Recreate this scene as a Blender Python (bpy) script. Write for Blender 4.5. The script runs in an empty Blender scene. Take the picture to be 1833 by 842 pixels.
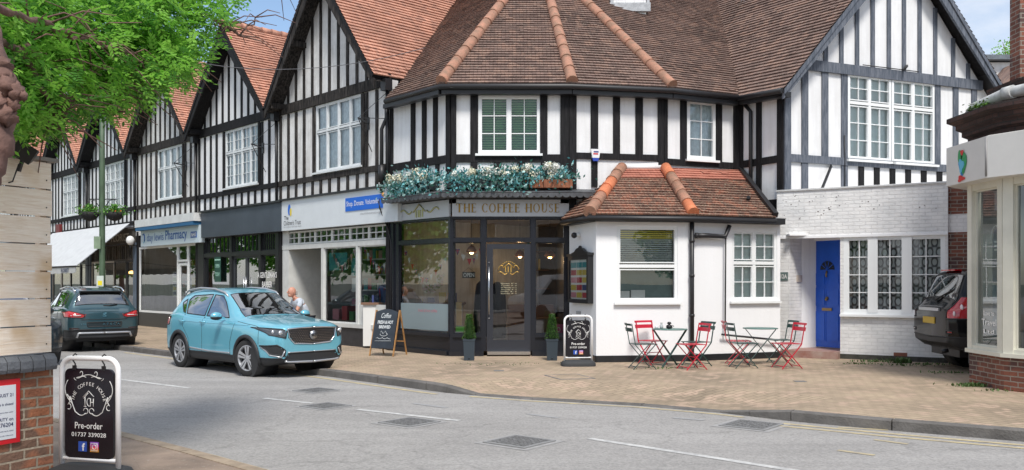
import bpy, bmesh, math, random
from mathutils import Vector, Matrix
R = math.radians
random.seed(7)
scene = bpy.context.scene
COL = scene.collection
# ---------------------------------------------------------------- camera
F, CX, HZ, H = 1600.0, 916.5, 505.0, 1.6
cam_d = bpy.data.cameras.new('camera'); cam = bpy.data.objects.new('camera', cam_d); COL.objects.link(cam)
cam.location = (0, 0, H); cam.rotation_euler = (R(90), 0, 0)
cam_d.sensor_width = 36; cam_d.lens = 36*F/1833; cam_d.shift_y = (HZ-421)/1833
cam_d.clip_start = .05; cam_d.clip_end = 3000
scene.camera = cam
# ---------------------------------------------------------------- world, sun, exposure
SUN_EL, SUN_AZ = R(54), R(169)        # azimuth measured clockwise from +Y
world = bpy.data.worlds.new('World'); scene.world = world; world.use_nodes = True
nt = world.node_tree; nt.nodes.clear()
def N(nt, t, **k):
    n = nt.nodes.new(t)
    for a, b in k.items():
        if a in n.inputs: n.inputs[a].default_value = b
        else: setattr(n, a, b)
    return n
wo = N(nt, 'ShaderNodeOutputWorld'); bg = N(nt, 'ShaderNodeBackground'); bg.inputs[1].default_value = .13
sky = N(nt, 'ShaderNodeTexSky', sky_type='NISHITA', sun_disc=False, sun_elevation=SUN_EL, sun_rotation=SUN_AZ, air_density=1.0, dust_density=.6)
tc = N(nt, 'ShaderNodeTexCoord'); mp = N(nt, 'ShaderNodeMapping'); mp.inputs['Scale'].default_value = (1, 1, 2.4); mp.inputs['Location'].default_value = (1.9, .4, .7)
nz = N(nt, 'ShaderNodeTexNoise', Scale=2.6, Detail=9.0, Roughness=.58); cr = N(nt, 'ShaderNodeValToRGB')
cr.color_ramp.elements[0].position = .36; cr.color_ramp.elements[1].position = .60
mx = N(nt, 'ShaderNodeMixRGB'); mx.inputs[2].default_value = (5.6, 5.75, 6.1, 1)
L = nt.links.new
L(tc.outputs['Generated'], mp.inputs[0]); L(mp.outputs[0], nz.inputs[0]); L(nz.outputs[0], cr.inputs[0])
hs_=N(nt,'ShaderNodeHueSaturation',Saturation=1.0); L(sky.outputs[0],hs_.inputs['Color']); L(cr.outputs[0], mx.inputs[0]); L(hs_.outputs[0], mx.inputs[1]); L(mx.outputs[0], bg.inputs[0]); pass; L(bg.outputs[0], wo.inputs[0])
sd = bpy.data.lights.new('sun', 'SUN'); sd.energy = 2.8; sd.angle = R(13); sd.color = (1, .95, .88)
so = bpy.data.objects.new('sun', sd); COL.objects.link(so)
sv = Vector((math.sin(SUN_AZ)*math.cos(SUN_EL), math.cos(SUN_AZ)*math.cos(SUN_EL), math.sin(SUN_EL)))
so.rotation_euler = sv.to_track_quat('Z', 'Y').to_euler(); so.location = (0, 0, 40)
vs = scene.view_settings; vs.view_transform = 'Standard'; vs.look = 'None'; vs.gamma = 1; vs.exposure = .44
scene.render.engine = 'CYCLES'; scene.cycles.max_bounces = 7; scene.cycles.transparent_max_bounces = 14

# ---------------------------------------------------------------- materials
MAT = {}
def mat(name, col=(.5,.5,.5), rough=.6, metal=0, var=0, vs=3, bump=0, bs=30, spec=.5, coat=0, emit=None, es=1, col2=None, det=6):
    if name in MAT: return MAT[name]
    m = bpy.data.materials.new(name); m.use_nodes = True; t = m.node_tree; b = t.nodes['Principled BSDF']
    b.inputs['Base Color'].default_value = (*col, 1); b.inputs['Roughness'].default_value = rough; b.inputs['Metallic'].default_value = metal
    b.inputs['Specular IOR Level'].default_value = spec; b.inputs['Coat Weight'].default_value = coat; b.inputs['Coat Roughness'].default_value = .03
    l = t.links.new
    tcn = N(t, 'ShaderNodeTexCoord') if (var or bump or col2) else None
    if var or col2:
        n = N(t, 'ShaderNodeTexNoise', Scale=vs, Detail=det, Roughness=.62); l(tcn.outputs['Object'], n.inputs[0])
        c = N(t, 'ShaderNodeValToRGB'); c.color_ramp.elements[0].position = .3; c.color_ramp.elements[1].position = .7
        a2 = col2 or tuple(x*(1-var) for x in col); a3 = col if col2 else tuple(min(1, x*(1+var*.6)) for x in col)
        c.color_ramp.elements[0].color = (*a2, 1); c.color_ramp.elements[1].color = (*a3, 1)
        l(n.outputs[0], c.inputs[0]); l(c.outputs[0], b.inputs['Base Color'])
    if bump:
        n2 = N(t, 'ShaderNodeTexNoise', Scale=bs, Detail=5.0); l(tcn.outputs['Object'], n2.inputs[0])
        bp = N(t, 'ShaderNodeBump', Strength=bump, Distance=.02); l(n2.outputs[0], bp.inputs['Height']); l(bp.outputs[0], b.inputs['Normal'])
    if emit: b.inputs['Emission Color'].default_value = (*emit, 1); b.inputs['Emission Strength'].default_value = es
    MAT[name] = m; return m

def brick_mat(name, c1, c2, mortar, bw, bh, ms=.012, bump=.6, rough=.8, stain=.35, sc=1.2, spots=None, c3=None, offset=.5, bias=0, spotlo=.6, world=False, streak=0):
    m = bpy.data.materials.new(name); m.use_nodes = True; t = m.node_tree; b = t.nodes['Principled BSDF']; l = t.links.new
    b.inputs['Roughness'].default_value = rough; b.inputs['Specular IOR Level'].default_value = .3
    tcn = N(t, 'ShaderNodeTexCoord'); br = N(t, 'ShaderNodeTexBrick', offset=offset)
    br.inputs['Scale'].default_value = 1; br.inputs['Brick Width'].default_value = bw; br.inputs['Row Height'].default_value = bh
    br.inputs['Mortar Size'].default_value = ms; br.inputs['Mortar Smooth'].default_value = .25; br.inputs['Bias'].default_value = bias
    br.inputs['Color1'].default_value = (*c1, 1); br.inputs['Color2'].default_value = (*c2, 1); br.inputs['Mortar'].default_value = (*mortar, 1)
    out = tcn.outputs['UV'] if not world else tcn.outputs['Object']
    wn = N(t, 'ShaderNodeTexNoise', Scale=5.0, Detail=2.0); l(tcn.outputs['Object'], wn.inputs[0])
    wa = N(t, 'ShaderNodeVectorMath', operation='MULTIPLY_ADD'); wa.inputs[1].default_value = (.018, .018, .018); l(wn.outputs[1], wa.inputs[0]); l(out, wa.inputs[2])
    l(wa.outputs[0], br.inputs['Vector'])
    n = N(t, 'ShaderNodeTexNoise', Scale=sc, Detail=9.0, Roughness=.65); l(tcn.outputs['Object'], n.inputs[0])
    c = N(t, 'ShaderNodeValToRGB'); c.color_ramp.elements[0].position = .3; c.color_ramp.elements[1].position = .68
    s = 1-stain; c.color_ramp.elements[0].color = (s, s, s, 1); c.color_ramp.elements[1].color = (1.12, 1.1, 1.08, 1)
    l(n.outputs[0], c.inputs[0])
    mu = N(t, 'ShaderNodeMixRGB', blend_type='MULTIPLY'); mu.inputs[0].default_value = 1; l(br.outputs[0], mu.inputs[1]); l(c.outputs[0], mu.inputs[2])
    cur = mu.outputs[0]
    if c3:   # scattered odd bricks
        v = N(t, 'ShaderNodeTexNoise', Scale=1/bw*.7, Detail=1.0); l(tcn.outputs['Object'], v.inputs[0])
        vr = N(t, 'ShaderNodeValToRGB'); vr.color_ramp.elements[0].position = .54; vr.color_ramp.elements[1].position = .62; l(v.outputs[0], vr.inputs[0])
        m3 = N(t, 'ShaderNodeMixRGB'); m3.inputs[2].default_value = (*c3, 1)
        ml = N(t, 'ShaderNodeMath', operation='MULTIPLY'); l(vr.outputs[0], ml.inputs[0]); inv = N(t, 'ShaderNodeMath', operation='SUBTRACT'); inv.inputs[0].default_value = 1
        l(br.outputs['Fac'], inv.inputs[1]); l(inv.outputs[0], ml.inputs[1]); l(ml.outputs[0], m3.inputs[0]); l(cur, m3.inputs[1]); cur = m3.outputs[0]
    if spots:
        v = N(t, 'ShaderNodeTexNoise', Scale=26.0, Detail=4.0, Roughness=.7); l(tcn.outputs['Object'], v.inputs[0])
        vr = N(t, 'ShaderNodeValToRGB'); vr.color_ramp.elements[0].position = spotlo; vr.color_ramp.elements[1].position = spotlo+.07; l(v.outputs[0], vr.inputs[0])
        m4 = N(t, 'ShaderNodeMixRGB'); m4.inputs[2].default_value = (*spots, 1); l(vr.outputs[0], m4.inputs[0]); l(cur, m4.inputs[1]); cur = m4.outputs[0]
    l(cur, b.inputs['Base Color'])
    nb = N(t, 'ShaderNodeTexNoise', Scale=40.0, Detail=4.0); l(tcn.outputs['Object'], nb.inputs[0])
    sb = N(t, 'ShaderNodeMath', operation='MULTIPLY_ADD'); sb.inputs[1].default_value = -1.0; l(br.outputs['Fac'], sb.inputs[0]); l(nb.outputs[0], sb.inputs[2])
    bp = N(t, 'ShaderNodeBump', Strength=bump, Distance=.012); l(sb.outputs[0], bp.inputs['Height']); l(bp.outputs[0], b.inputs['Normal'])
    MAT[name] = m; return m

def glass_mat(name, tint=(.8,.85,.83), refl=.06, rough=.0, power=1.0, tr=1.0, base=(.02,.025,.025)):
    m = bpy.data.materials.new(name); m.use_nodes = True; t = m.node_tree; t.nodes.clear(); l = t.links.new
    o = N(t, 'ShaderNodeOutputMaterial'); tr_ = N(t, 'ShaderNodeBsdfTransparent'); tr_.inputs[0].default_value = (*tint, 1)
    g = N(t, 'ShaderNodeBsdfGlossy'); g.inputs['Roughness'].default_value = rough; g.inputs[0].default_value = (.95,.97,1,1)
    fr = N(t, 'ShaderNodeFresnel', IOR=1.5); ma = N(t, 'ShaderNodeMath', operation='MULTIPLY_ADD', use_clamp=True); ma.inputs[1].default_value = power; ma.inputs[2].default_value = refl
    tcn = N(t, 'ShaderNodeTexCoord'); nn = N(t, 'ShaderNodeTexNoise', Scale=1.3, Detail=1.0); bp = N(t, 'ShaderNodeBump', Strength=.018, Distance=.05)
    l(tcn.outputs['Object'], nn.inputs[0]); l(nn.outputs[0], bp.inputs['Height']); l(bp.outputs[0], g.inputs['Normal'])
    mx = N(t, 'ShaderNodeMixShader'); l(fr.outputs[0], ma.inputs[0]); l(ma.outputs[0], mx.inputs[0]); l(g.outputs[0], mx.inputs[2])
    if tr < 1:
        d = N(t, 'ShaderNodeBsdfDiffuse'); d.inputs[0].default_value = (*base, 1); m2 = N(t, 'ShaderNodeMixShader'); m2.inputs[0].default_value = tr
        l(d.outputs[0], m2.inputs[1]); l(tr_.outputs[0], m2.inputs[2]); l(m2.outputs[0], mx.inputs[1])
    else: l(tr_.outputs[0], mx.inputs[1])
    l(mx.outputs[0], o.inputs[0]); MAT[name] = m; return m

def render_mat(name, col, stain, amt, zlo=None, vs=1.2):
    """painted render: broad mottling, faint vertical runs"""
    m = bpy.data.materials.new(name); m.use_nodes = True; t = m.node_tree; b = t.nodes['Principled BSDF']; l = t.links.new
    b.inputs['Roughness'].default_value = .75; b.inputs['Specular IOR Level'].default_value = .25
    tcn = N(t, 'ShaderNodeTexCoord'); n = N(t, 'ShaderNodeTexNoise', Scale=vs, Detail=9.0, Roughness=.7); l(tcn.outputs['Object'], n.inputs[0])
    mp = N(t, 'ShaderNodeMapping'); mp.inputs['Scale'].default_value = (9, 9, .7); l(tcn.outputs['Object'], mp.inputs[0])
    n2 = N(t, 'ShaderNodeTexNoise', Scale=1.0, Detail=5.0, Roughness=.6); l(mp.outputs[0], n2.inputs[0])
    ad = N(t, 'ShaderNodeMath', operation='MULTIPLY'); l(n.outputs[0], ad.inputs[0]); l(n2.outputs[0], ad.inputs[1])
    c = N(t, 'ShaderNodeValToRGB'); c.color_ramp.elements[0].position = .14; c.color_ramp.elements[1].position = .14+.18
    c.color_ramp.elements[0].color = (*[a*(1-amt)+s*amt for a, s in zip(col, stain)], 1); c.color_ramp.elements[1].color = (*col, 1)
    l(ad.outputs[0], c.inputs[0]); l(c.outputs[0], b.inputs['Base Color'])
    nb = N(t, 'ShaderNodeTexNoise', Scale=22.0, Detail=6.0); l(tcn.outputs['Object'], nb.inputs[0])
    bp = N(t, 'ShaderNodeBump', Strength=.25, Distance=.01); l(nb.outputs[0], bp.inputs['Height']); l(bp.outputs[0], b.inputs['Normal'])
    MAT[name] = m; return m

def timber_mat(name, col, col2, rough=.55):
    m = bpy.data.materials.new(name); m.use_nodes = True; t = m.node_tree; b = t.nodes['Principled BSDF']; l = t.links.new
    b.inputs['Roughness'].default_value = rough; b.inputs['Specular IOR Level'].default_value = .2
    tcn = N(t, 'ShaderNodeTexCoord'); mp = N(t, 'ShaderNodeMapping'); mp.inputs['Scale'].default_value = (14, 14, 1.6); l(tcn.outputs['Object'], mp.inputs[0])
    n = N(t, 'ShaderNodeTexNoise', Scale=1.6, Detail=8.0, Roughness=.7); l(mp.outputs[0], n.inputs[0])
    c = N(t, 'ShaderNodeValToRGB'); c.color_ramp.elements[0].position = .42; c.color_ramp.elements[1].position = .68
    c.color_ramp.elements[0].color = (*col, 1); c.color_ramp.elements[1].color = (*col2, 1); l(n.outputs[0], c.inputs[0]); l(c.outputs[0], b.inputs['Base Color'])
    bp = N(t, 'ShaderNodeBump', Strength=.35, Distance=.01); l(n.outputs[0], bp.inputs['Height']); l(bp.outputs[0], b.inputs['Normal'])
    MAT[name] = m; return m

white = render_mat('white_render', (.80,.81,.82), (.50,.49,.47), .30)
white_old = render_mat('weathered_white_render', (.74,.74,.73), (.30,.28,.25), .5, vs=2.2)
white_clean = render_mat('painted_white_wall', (.84,.85,.86), (.70,.70,.70), .14)
black_t = timber_mat('black_timber', (.009,.009,.010), (.024,.023,.025), .7)
worn_t = timber_mat('worn_black_timber', (.012,.011,.011), (.085,.075,.068), .75)
grey_t = timber_mat('grey_blue_timber', (.085,.10,.125), (.19,.205,.24))
upvc = mat('white_window_frame', (.80,.82,.82), .3)
upvc_g = mat('aged_window_frame', (.68,.71,.72), .4, var=.15)
cream = mat('cream_frame', (.66,.65,.56), .45, var=.08)
black_p = mat('black_gloss_paint', (.016,.018,.022), .28, var=.2)
black_pl = mat('black_plastic', (.018,.018,.02), .45)
black_m = mat('black_metal', (.02,.02,.022), .4, metal=.2)
lead = mat('lead_sheet', (.16,.18,.20), .45, metal=.3, var=.35, vs=5)
dark_room = mat('dark_room_lining', (.05,.05,.05), .8)
tile_brown = brick_mat('brown_clay_tiles', (.265,.180,.152), (.18,.125,.108), (.12,.08,.065), .17, .12, .005, rough=.85, stain=.38, spots=(.36,.32,.26), c3=(.29,.19,.15), spotlo=.585)
tile_red = brick_mat('red_clay_tiles', (.57,.30,.215), (.47,.24,.17), (.36,.16,.11), .17, .125, .005, rough=.8, stain=.4, spots=(.52,.33,.24), c3=(.36,.19,.14), spotlo=.62)
tile_ext = brick_mat('weathered_extension_tiles', (.27,.145,.105), (.19,.11,.085), (.10,.06,.05), .17, .12, .005, rough=.85, stain=.4, spots=(.40,.36,.27), c3=(.33,.15,.10), spotlo=.555)
hip_m = mat('terracotta_hip_tile', (.46,.22,.145), .8, col2=(.24,.15,.10), vs=7, bump=.5)
hip_new = mat('new_terracotta_hip_tile', (.62,.20,.09), .75, var=.2, vs=6, bump=.3)
brick_red = brick_mat('red_brickwork', (.27,.10,.065), (.15,.065,.05), (.30,.27,.23), .225, .075, .009, stain=.4, c3=(.10,.055,.05))
brick_old = brick_mat('orange_brickwork', (.46,.19,.10), (.34,.15,.095), (.42,.36,.28), .235, .082, .010, stain=.72, sc=1.5, c3=(.20,.12,.085), bump=.8)
brick_white = brick_mat('white_painted_brick', (.80,.81,.81), (.76,.77,.77), (.71,.72,.72), .225, .075, .007, bump=.8, stain=.14, sc=2.5, rough=.6)
brick_dark = brick_mat('dark_brick_cornice', (.10,.055,.045), (.06,.038,.035), (.045,.04,.037), .225, .075, .010, stain=.5, bump=1.0)
paving = brick_mat('tan_block_paving', (.425,.34,.245), (.37,.295,.215), (.26,.21,.15), .21, .105, .008, stain=.40, sc=.5, c3=(.43,.32,.24), rough=.9, bump=.5)
glass_shop = glass_mat('shop_glass', (.84,.89,.87), .055, power=1.7)
glass_win = glass_mat('window_glass', (.96,1,.99), .03, power=1.0)
glass_green = glass_mat('green_tinted_glass', (.35,.62,.42), .16, power=2.2)
glass_car = glass_mat('car_glass', (.45,.5,.52), .26, power=2.2, tr=.8)
steel = mat('brushed_steel', (.62,.63,.64), .25, metal=1)
chrome = mat('chrome', (.8,.8,.82), .12, metal=1)
gold = mat('gold_leaf', (.62,.40,.09), .3, metal=.6)
white_paint = mat('white_lettering', (.82,.82,.80), .5)
curtain = mat('net_curtain', (.74,.79,.81), .9, var=.25, vs=8)
blind_m = mat('pale_blind', (.84,.93,.90), .7, var=.08)

# ---------------------------------------------------------------- mesh builder
SPLIT={'arch_trim','hanger','headlight_lens','lamp_trim','shut_line','pilaster','awning_arm','window_posters','screws','batten','fanlight_bar','leaflets','mullion','wiper'}
def root_of(o):
    while o.parent: o = o.parent
    return o
class MB:
    def __init__(s): s.v=[]; s.f=[]; s.m=[]; s.uv=[]; s.sm=[]
    def add(s, vs, fs, mi=0, uv=None, smooth=False):
        o = len(s.v); s.v += [tuple(v) for v in vs]
        for k, f in enumerate(fs):
            s.f.append(tuple(i+o for i in f)); s.m.append(mi); s.sm.append(smooth)
            s.uv.append(uv[k] if uv else None)
        return s
    def box8(s, p, mi=0, uvf=None):
        fs = [(0,3,2,1),(4,5,6,7),(0,1,5,4),(1,2,6,5),(2,3,7,6),(3,0,4,7)]
        uv = [[uvf(p[i], k) for i in f] for k, f in enumerate(fs)] if uvf else None
        return s.add(p, fs, mi, uv)
    def box(s, x0, x1, y0, y1, z0, z1, mi=0):
        if x0>x1: x0,x1=x1,x0
        if y0>y1: y0,y1=y1,y0
        if z0>z1: z0,z1=z1,z0
        P = [(x0,y0,z0),(x1,y0,z0),(x1,y1,z0),(x0,y1,z0),(x0,y0,z1),(x1,y0,z1),(x1,y1,z1),(x0,y1,z1)]
        return s.box8(P, mi, lambda p, k: ((p[1] if k in (3,5) else p[0])+0, p[2] if k>1 else p[1]))
    def bar(s, a, b, w, h, up=(0,0,1), mi=0):
        a=Vector(a); b=Vector(b); d=(b-a).normalized(); up=Vector(up); x=d.cross(up)
        if x.length<1e-4: x=d.cross(Vector((1,0,0)))
        x.normalize(); y=x.cross(d).normalized(); x*=w/2; y*=h/2
        P=[a-x-y,a+x-y,a+x+y,a-x+y,b-x-y,b+x-y,b+x+y,b-x+y]
        ln=(b-a).length
        return s.add(P,[(0,1,2,3),(7,6,5,4),(0,4,5,1),(1,5,6,2),(2,6,7,3),(3,7,4,0)],mi)
    def tube(s, pts, r, n=8, mi=0, caps=True, smooth=True):
        pts=[Vector(p) for p in pts]; rs = r if isinstance(r,(list,tuple)) else [r]*len(pts)
        o=len(s.v); prev=None
        for i,p in enumerate(pts):
            d=(pts[min(i+1,len(pts)-1)]-pts[max(i-1,0)]).normalized()
            if prev is None:
                x=d.cross(Vector((0,0,1)));
                if x.length<1e-3: x=d.cross(Vector((1,0,0)))
            else: x=prev-d*prev.dot(d)
            x.normalize(); prev=x; y=d.cross(x)
            for k in range(n):
                a=2*math.pi*k/n; s.v.append(tuple(p+(x*math.cos(a)+y*math.sin(a))*rs[i]))
        for i in range(len(pts)-1):
            for k in range(n):
                k2=(k+1)%n; s.f.append((o+i*n+k,o+i*n+k2,o+(i+1)*n+k2,o+(i+1)*n+k)); s.m.append(mi); s.sm.append(smooth); s.uv.append(None)
        if caps:
            s.f.append(tuple(o+k for k in reversed(range(n)))); s.m.append(mi); s.sm.append(False); s.uv.append(None)
            b=o+(len(pts)-1)*n; s.f.append(tuple(b+k for k in range(n))); s.m.append(mi); s.sm.append(False); s.uv.append(None)
        return s
    def lathe(s, prof, c=(0,0,0), n=16, mi=0, axis='z', smooth=True, caps=True):
        o=len(s.v)
        for r,z in prof:
            for k in range(n):
                a=2*math.pi*k/n; p=(r*math.cos(a),r*math.sin(a),z)
                if axis=='y': p=(p[0],p[2],p[1])
                if axis=='x': p=(p[2],p[0],p[1])
                s.v.append((c[0]+p[0],c[1]+p[1],c[2]+p[2]))
        for i in range(len(prof)-1):
            for k in range(n):
                k2=(k+1)%n; f=(o+i*n+k,o+i*n+k2,o+(i+1)*n+k2,o+(i+1)*n+k)
                s.f.append(f if axis!='y' else f[::-1]); s.m.append(mi); s.sm.append(smooth); s.uv.append(None)
        for b,rev in (((o,True),(o+(len(prof)-1)*n,False)) if caps else ()):
            f=tuple(b+k for k in range(n)); 
            if rev != (axis=='y'): f=f[::-1]
            s.f.append(f); s.m.append(mi); s.sm.append(False); s.uv.append(None)
        return s
    def ball(s, c, r, nu=12, nv=8, mi=0, sc=(1,1,1), jit=0):
        pr=[(max(1e-4,math.sin(math.pi*i/nv)),-math.cos(math.pi*i/nv)) for i in range(nv+1)]
        o=len(s.v)
        for a,z in pr:
            for k in range(nu):
                t=2*math.pi*k/nu; j=1+random.uniform(-jit,jit)
                s.v.append((c[0]+a*math.cos(t)*r*sc[0]*j,c[1]+a*math.sin(t)*r*sc[1]*j,c[2]+z*r*sc[2]*j))
        for i in range(nv):
            for k in range(nu):
                k2=(k+1)%nu; s.f.append((o+i*nu+k,o+i*nu+k2,o+(i+1)*nu+k2,o+(i+1)*nu+k)); s.m.append(mi); s.sm.append(True); s.uv.append(None)
        return s
    def prism(s, poly, O, X, Y, depth, mi=0, mi_side=None):
        """2D polygon (ccw seen against Z=X×Y) extruded from O plane by +Z*depth"""
        O=Vector(O); X=Vector(X); Y=Vector(Y); Z=X.cross(Y).normalized(); n=len(poly)
        a=[O+X*x+Y*y for x,y in poly]; b=[p+Z*depth for p in a]
        s.add(a+b,[tuple(range(n,2*n)),tuple(reversed(range(n)))],mi,[[(x,y) for x,y in poly],[(x,y) for x,y in reversed(poly)]])
        s.add(a+b,[(i,(i+1)%n,n+(i+1)%n,n+i) for i in range(n)],mi if mi_side is None else mi_side,[[(0,0),(1,0),(1,.1),(0,.1)]]*n)
        return s
    def build(s, name, mats, parent=None):
        if name in SPLIT:
            par=list(range(len(s.v)))
            def fd(a):
                while par[a]!=a: par[a]=par[par[a]]; a=par[a]
                return a
            for f in s.f:
                for i in f[1:]: par[fd(i)]=fd(f[0])
            gr={}
            for k,f in enumerate(s.f): gr.setdefault(fd(f[0]),[]).append(k)
            if len(gr)>1:
                out=None
                for ks in gr.values():
                    m=MB(); ids=sorted({i for k in ks for i in s.f[k]}); rm={a:b for b,a in enumerate(ids)}
                    m.v=[s.v[i] for i in ids]; m.f=[tuple(rm[i] for i in s.f[k]) for k in ks]; m.m=[s.m[k] for k in ks]; m.uv=[s.uv[k] for k in ks]; m.sm=[s.sm[k] for k in ks]
                    out=m._b(name,mats,parent)
                return out
        return s._b(name,mats,parent)
    def _b(s, name, mats, parent=None):
        if not isinstance(mats,(list,tuple)): mats=[mats]
        me=bpy.data.meshes.new(name); vs=s.v
        if parent is not None:
            inv=root_of(parent).matrix_basis.inverted(); vs=[inv@Vector(v) for v in vs]
        me.from_pydata([tuple(v) for v in vs],[],s.f)
        for m in mats: me.materials.append(m)
        me.polygons.foreach_set('material_index',s.m); me.polygons.foreach_set('use_smooth',s.sm)
        if any(u is not None for u in s.uv):
            ul=me.uv_layers.new(name='UVMap'); fl=[]
            for f,u in zip(s.f,s.uv):
                if u is None: u=[(0,0)]*len(f)
                for q in u: fl += [q[0],q[1]]
            ul.data.foreach_set('uv',fl)
        me.update()
        o=bpy.data.objects.new(name,me); COL.objects.link(o)
        if parent is not None: o.parent=parent
        return o
def thing(name, label, cat, loc=(0,0,0), rz=0, group=None):
    o=bpy.data.objects.new(name,None); o.empty_display_size=.2; COL.objects.link(o); o.location=loc; o.rotation_euler=(0,0,rz)
    o['label']=label; o['category']=cat
    if group: o['group']=group
    return o
def tag(o,label,cat,group=None):
    o['label']=label; o['category']=cat
    if group: o['group']=group
    return o
def structure(o): o['kind']='structure'; return o
def dup(root, loc, rz=0, label=None, scale=None):
    def cp(o,par):
        c=o.copy(); COL.objects.link(c)
        if par: c.parent=par
        for ch in [q for q in bpy.data.objects if q.parent==o]: cp(ch,c)
        return c
    c=cp(root,None); c.location=loc; c.rotation_euler=(0,0,rz)
    if label: c['label']=label
    if scale: c.scale=(scale,)*3
    return c
# text made from the built-in font as mesh faces
_dg=None
def text_mesh(body, bold=0, shear=0, space=1.0):
    cu=bpy.data.curves.new('t','FONT'); cu.body=body; cu.offset=bold; cu.shear=shear; cu.space_character=space; cu.resolution_u=3
    ob=bpy.data.objects.new('t',cu); COL.objects.link(ob); bpy.context.view_layer.update()
    me=bpy.data.meshes.new_from_object(ob.evaluated_get(bpy.context.evaluated_depsgraph_get()))
    vs=[tuple(v.co) for v in me.vertices]; fs=[tuple(p.vertices) for p in me.polygons]
    bpy.data.objects.remove(ob); bpy.data.curves.remove(cu); bpy.data.meshes.remove(me)
    return vs,fs
def put_text(mb, body, O, X, Y, width=None, height=None, mi=0, align='c', bold=0, shear=0, space=1.0):
    """O: centre (or left/bottom) point, X right, Y up; sheet lies in the X,Y plane"""
    vs,fs=text_mesh(body,bold,shear,space)
    if not vs: return
    xs=[v[0] for v in vs]; ys=[v[1] for v in vs]; x0,x1,y0,y1=min(xs),max(xs),min(ys),max(ys)
    sy=(height/(y1-y0)) if height else width/(x1-x0); sx=(width/(x1-x0)) if width else sy
    ox=-(x0+x1)/2 if align=='c' else (-x0 if align=='l' else -x1); oy=-(y0+y1)/2
    O=Vector(O); X=Vector(X).normalized(); Y=Vector(Y).normalized()
    mb.add([O+X*((v[0]+ox)*sx)+Y*((v[1]+oy)*sy) for v in vs],fs,mi)

# ---------------------------------------------------------------- wall frames
class Wall:
    def __init__(s, P, Q=None, d=None):
        s.P=Vector(P)
        if Q is not None: s.L=(Vector(Q)-s.P).length; d=(Vector(Q)-s.P)
        s.d=Vector(d).normalized(); s.n=Vector((s.d.y,-s.d.x))
    def u(s, px, off=0):
        r=(px-CX)/F; P=s.P+s.n*off; return (P.x-r*P.y)/(r*s.d.y-s.d.x)
    def z(s, px, py, off=0):
        P=s.P+s.n*off; Y=P.y+s.d.y*s.u(px,off); return H+(HZ-py)/F*Y
    def p(s,u,z,o=0): q=s.P+s.d*u+s.n*o; return Vector((q.x,q.y,z))
    def box(s,mb,u0,u1,z0,z1,o0,o1,mi=0):
        if u0>u1:u0,u1=u1,u0
        if o0>o1:o0,o1=o1,o0
        if z0>z1:z0,z1=z1,z0
        P=[s.p(u0,z0,o1),s.p(u1,z0,o1),s.p(u1,z0,o0),s.p(u0,z0,o0),s.p(u0,z1,o1),s.p(u1,z1,o1),s.p(u1,z1,o0),s.p(u0,z1,o0)]
        U=[u0,u1,u1,u0]*2; O=[o1,o1,o0,o0]*2; Z=[z0]*4+[z1]*4
        fs=[(0,3,2,1),(4,5,6,7),(0,1,5,4),(1,2,6,5),(2,3,7,6),(3,0,4,7)]
        uv=[[((U[i],Z[i]) if k in(2,4) else (O[i]+.11,Z[i]) if k in (3,5) else (U[i],O[i])) for i in f] for k,f in enumerate(fs)]
        mb.add(P,fs,mi,uv)
    def pbox(s,mb,x0,y0,x1,y1,o0,o1,mi=0):
        """box seen through pixel rectangle, measured on the plane at offset o1"""
        u0,u1=s.u(x0,o1),s.u(x1,o1); xm=(x0+x1)/2
        s.box(mb,u0,u1,s.z(xm,y1,o1),s.z(xm,y0,o1),o0,o1,mi)
    def panel(s,mb,u0,u1,z0,z1,holes=(),th=.2,mi=0,off=0):
        us=sorted({u0,u1,*[h[0] for h in holes],*[h[1] for h in holes]}); us=[u for u in us if u0<=u<=u1]
        zs=sorted({z0,z1,*[h[2] for h in holes],*[h[3] for h in holes]}); zs=[z for z in zs if z0<=z<=z1]
        for a,b in zip(us,us[1:]):
            for c,e in zip(zs,zs[1:]):
                m=((a+b)/2,(c+e)/2)
                if any(h[0]<m[0]<h[1] and h[2]<m[1]<h[3] for h in holes): continue
                for o,fl in ((off,0),(off-th,1)):
                    q=[s.p(a,c,o),s.p(b,c,o),s.p(b,e,o),s.p(a,e,o)]; uv=[(a,c),(b,c),(b,e),(a,e)]
                    if fl:q=q[::-1];uv=uv[::-1]
                    mb.add(q,[(0,1,2,3)],mi,[uv])
        for h in holes:
            a,b,c,e=h[:4]; e=min(e,z1); o=off;o2=off-th
            for q in ([s.p(a,c,o),s.p(a,e,o),s.p(a,e,o2),s.p(a,c,o2)],[s.p(b,e,o),s.p(b,c,o),s.p(b,c,o2),s.p(b,e,o2)],
                      [s.p(a,e,o),s.p(b,e,o),s.p(b,e,o2),s.p(a,e,o2)],[s.p(b,c,o),s.p(a,c,o),s.p(a,c,o2),s.p(b,c,o2)]):
                mb.add(q,[(0,1,2,3)],mi,[[(0,0),(0,1),(.2,1),(.2,0)]])
        for (a,c,b,e) in ((u0,z0,u0,z1),(u1,z1,u1,z0),(u0,z1,u1,z1)):
            mb.add([s.p(a,c,off),s.p(b,e,off),s.p(b,e,off-th),s.p(a,c,off-th)],[(0,1,2,3)],mi,[[(0,c),(0,e),(.2,e),(.2,c)]])
def polyprism(W,mb,pts,o0,o1,mi=0):
    """pts (u,z) ccw seen from outside"""
    n=len(pts); a=[W.p(u,z,o1) for u,z in pts]; b=[W.p(u,z,o0) for u,z in pts]
    mb.add(a+b,[tuple(range(n)),tuple(reversed(range(n,2*n)))],mi,[list(pts),list(reversed(pts))])
    mb.add(a+b,[(i,n+i,n+(i+1)%n,(i+1)%n) for i in range(n)],mi,[[(0,0),(.1,0),(.1,1),(0,1)]]*n)

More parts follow.
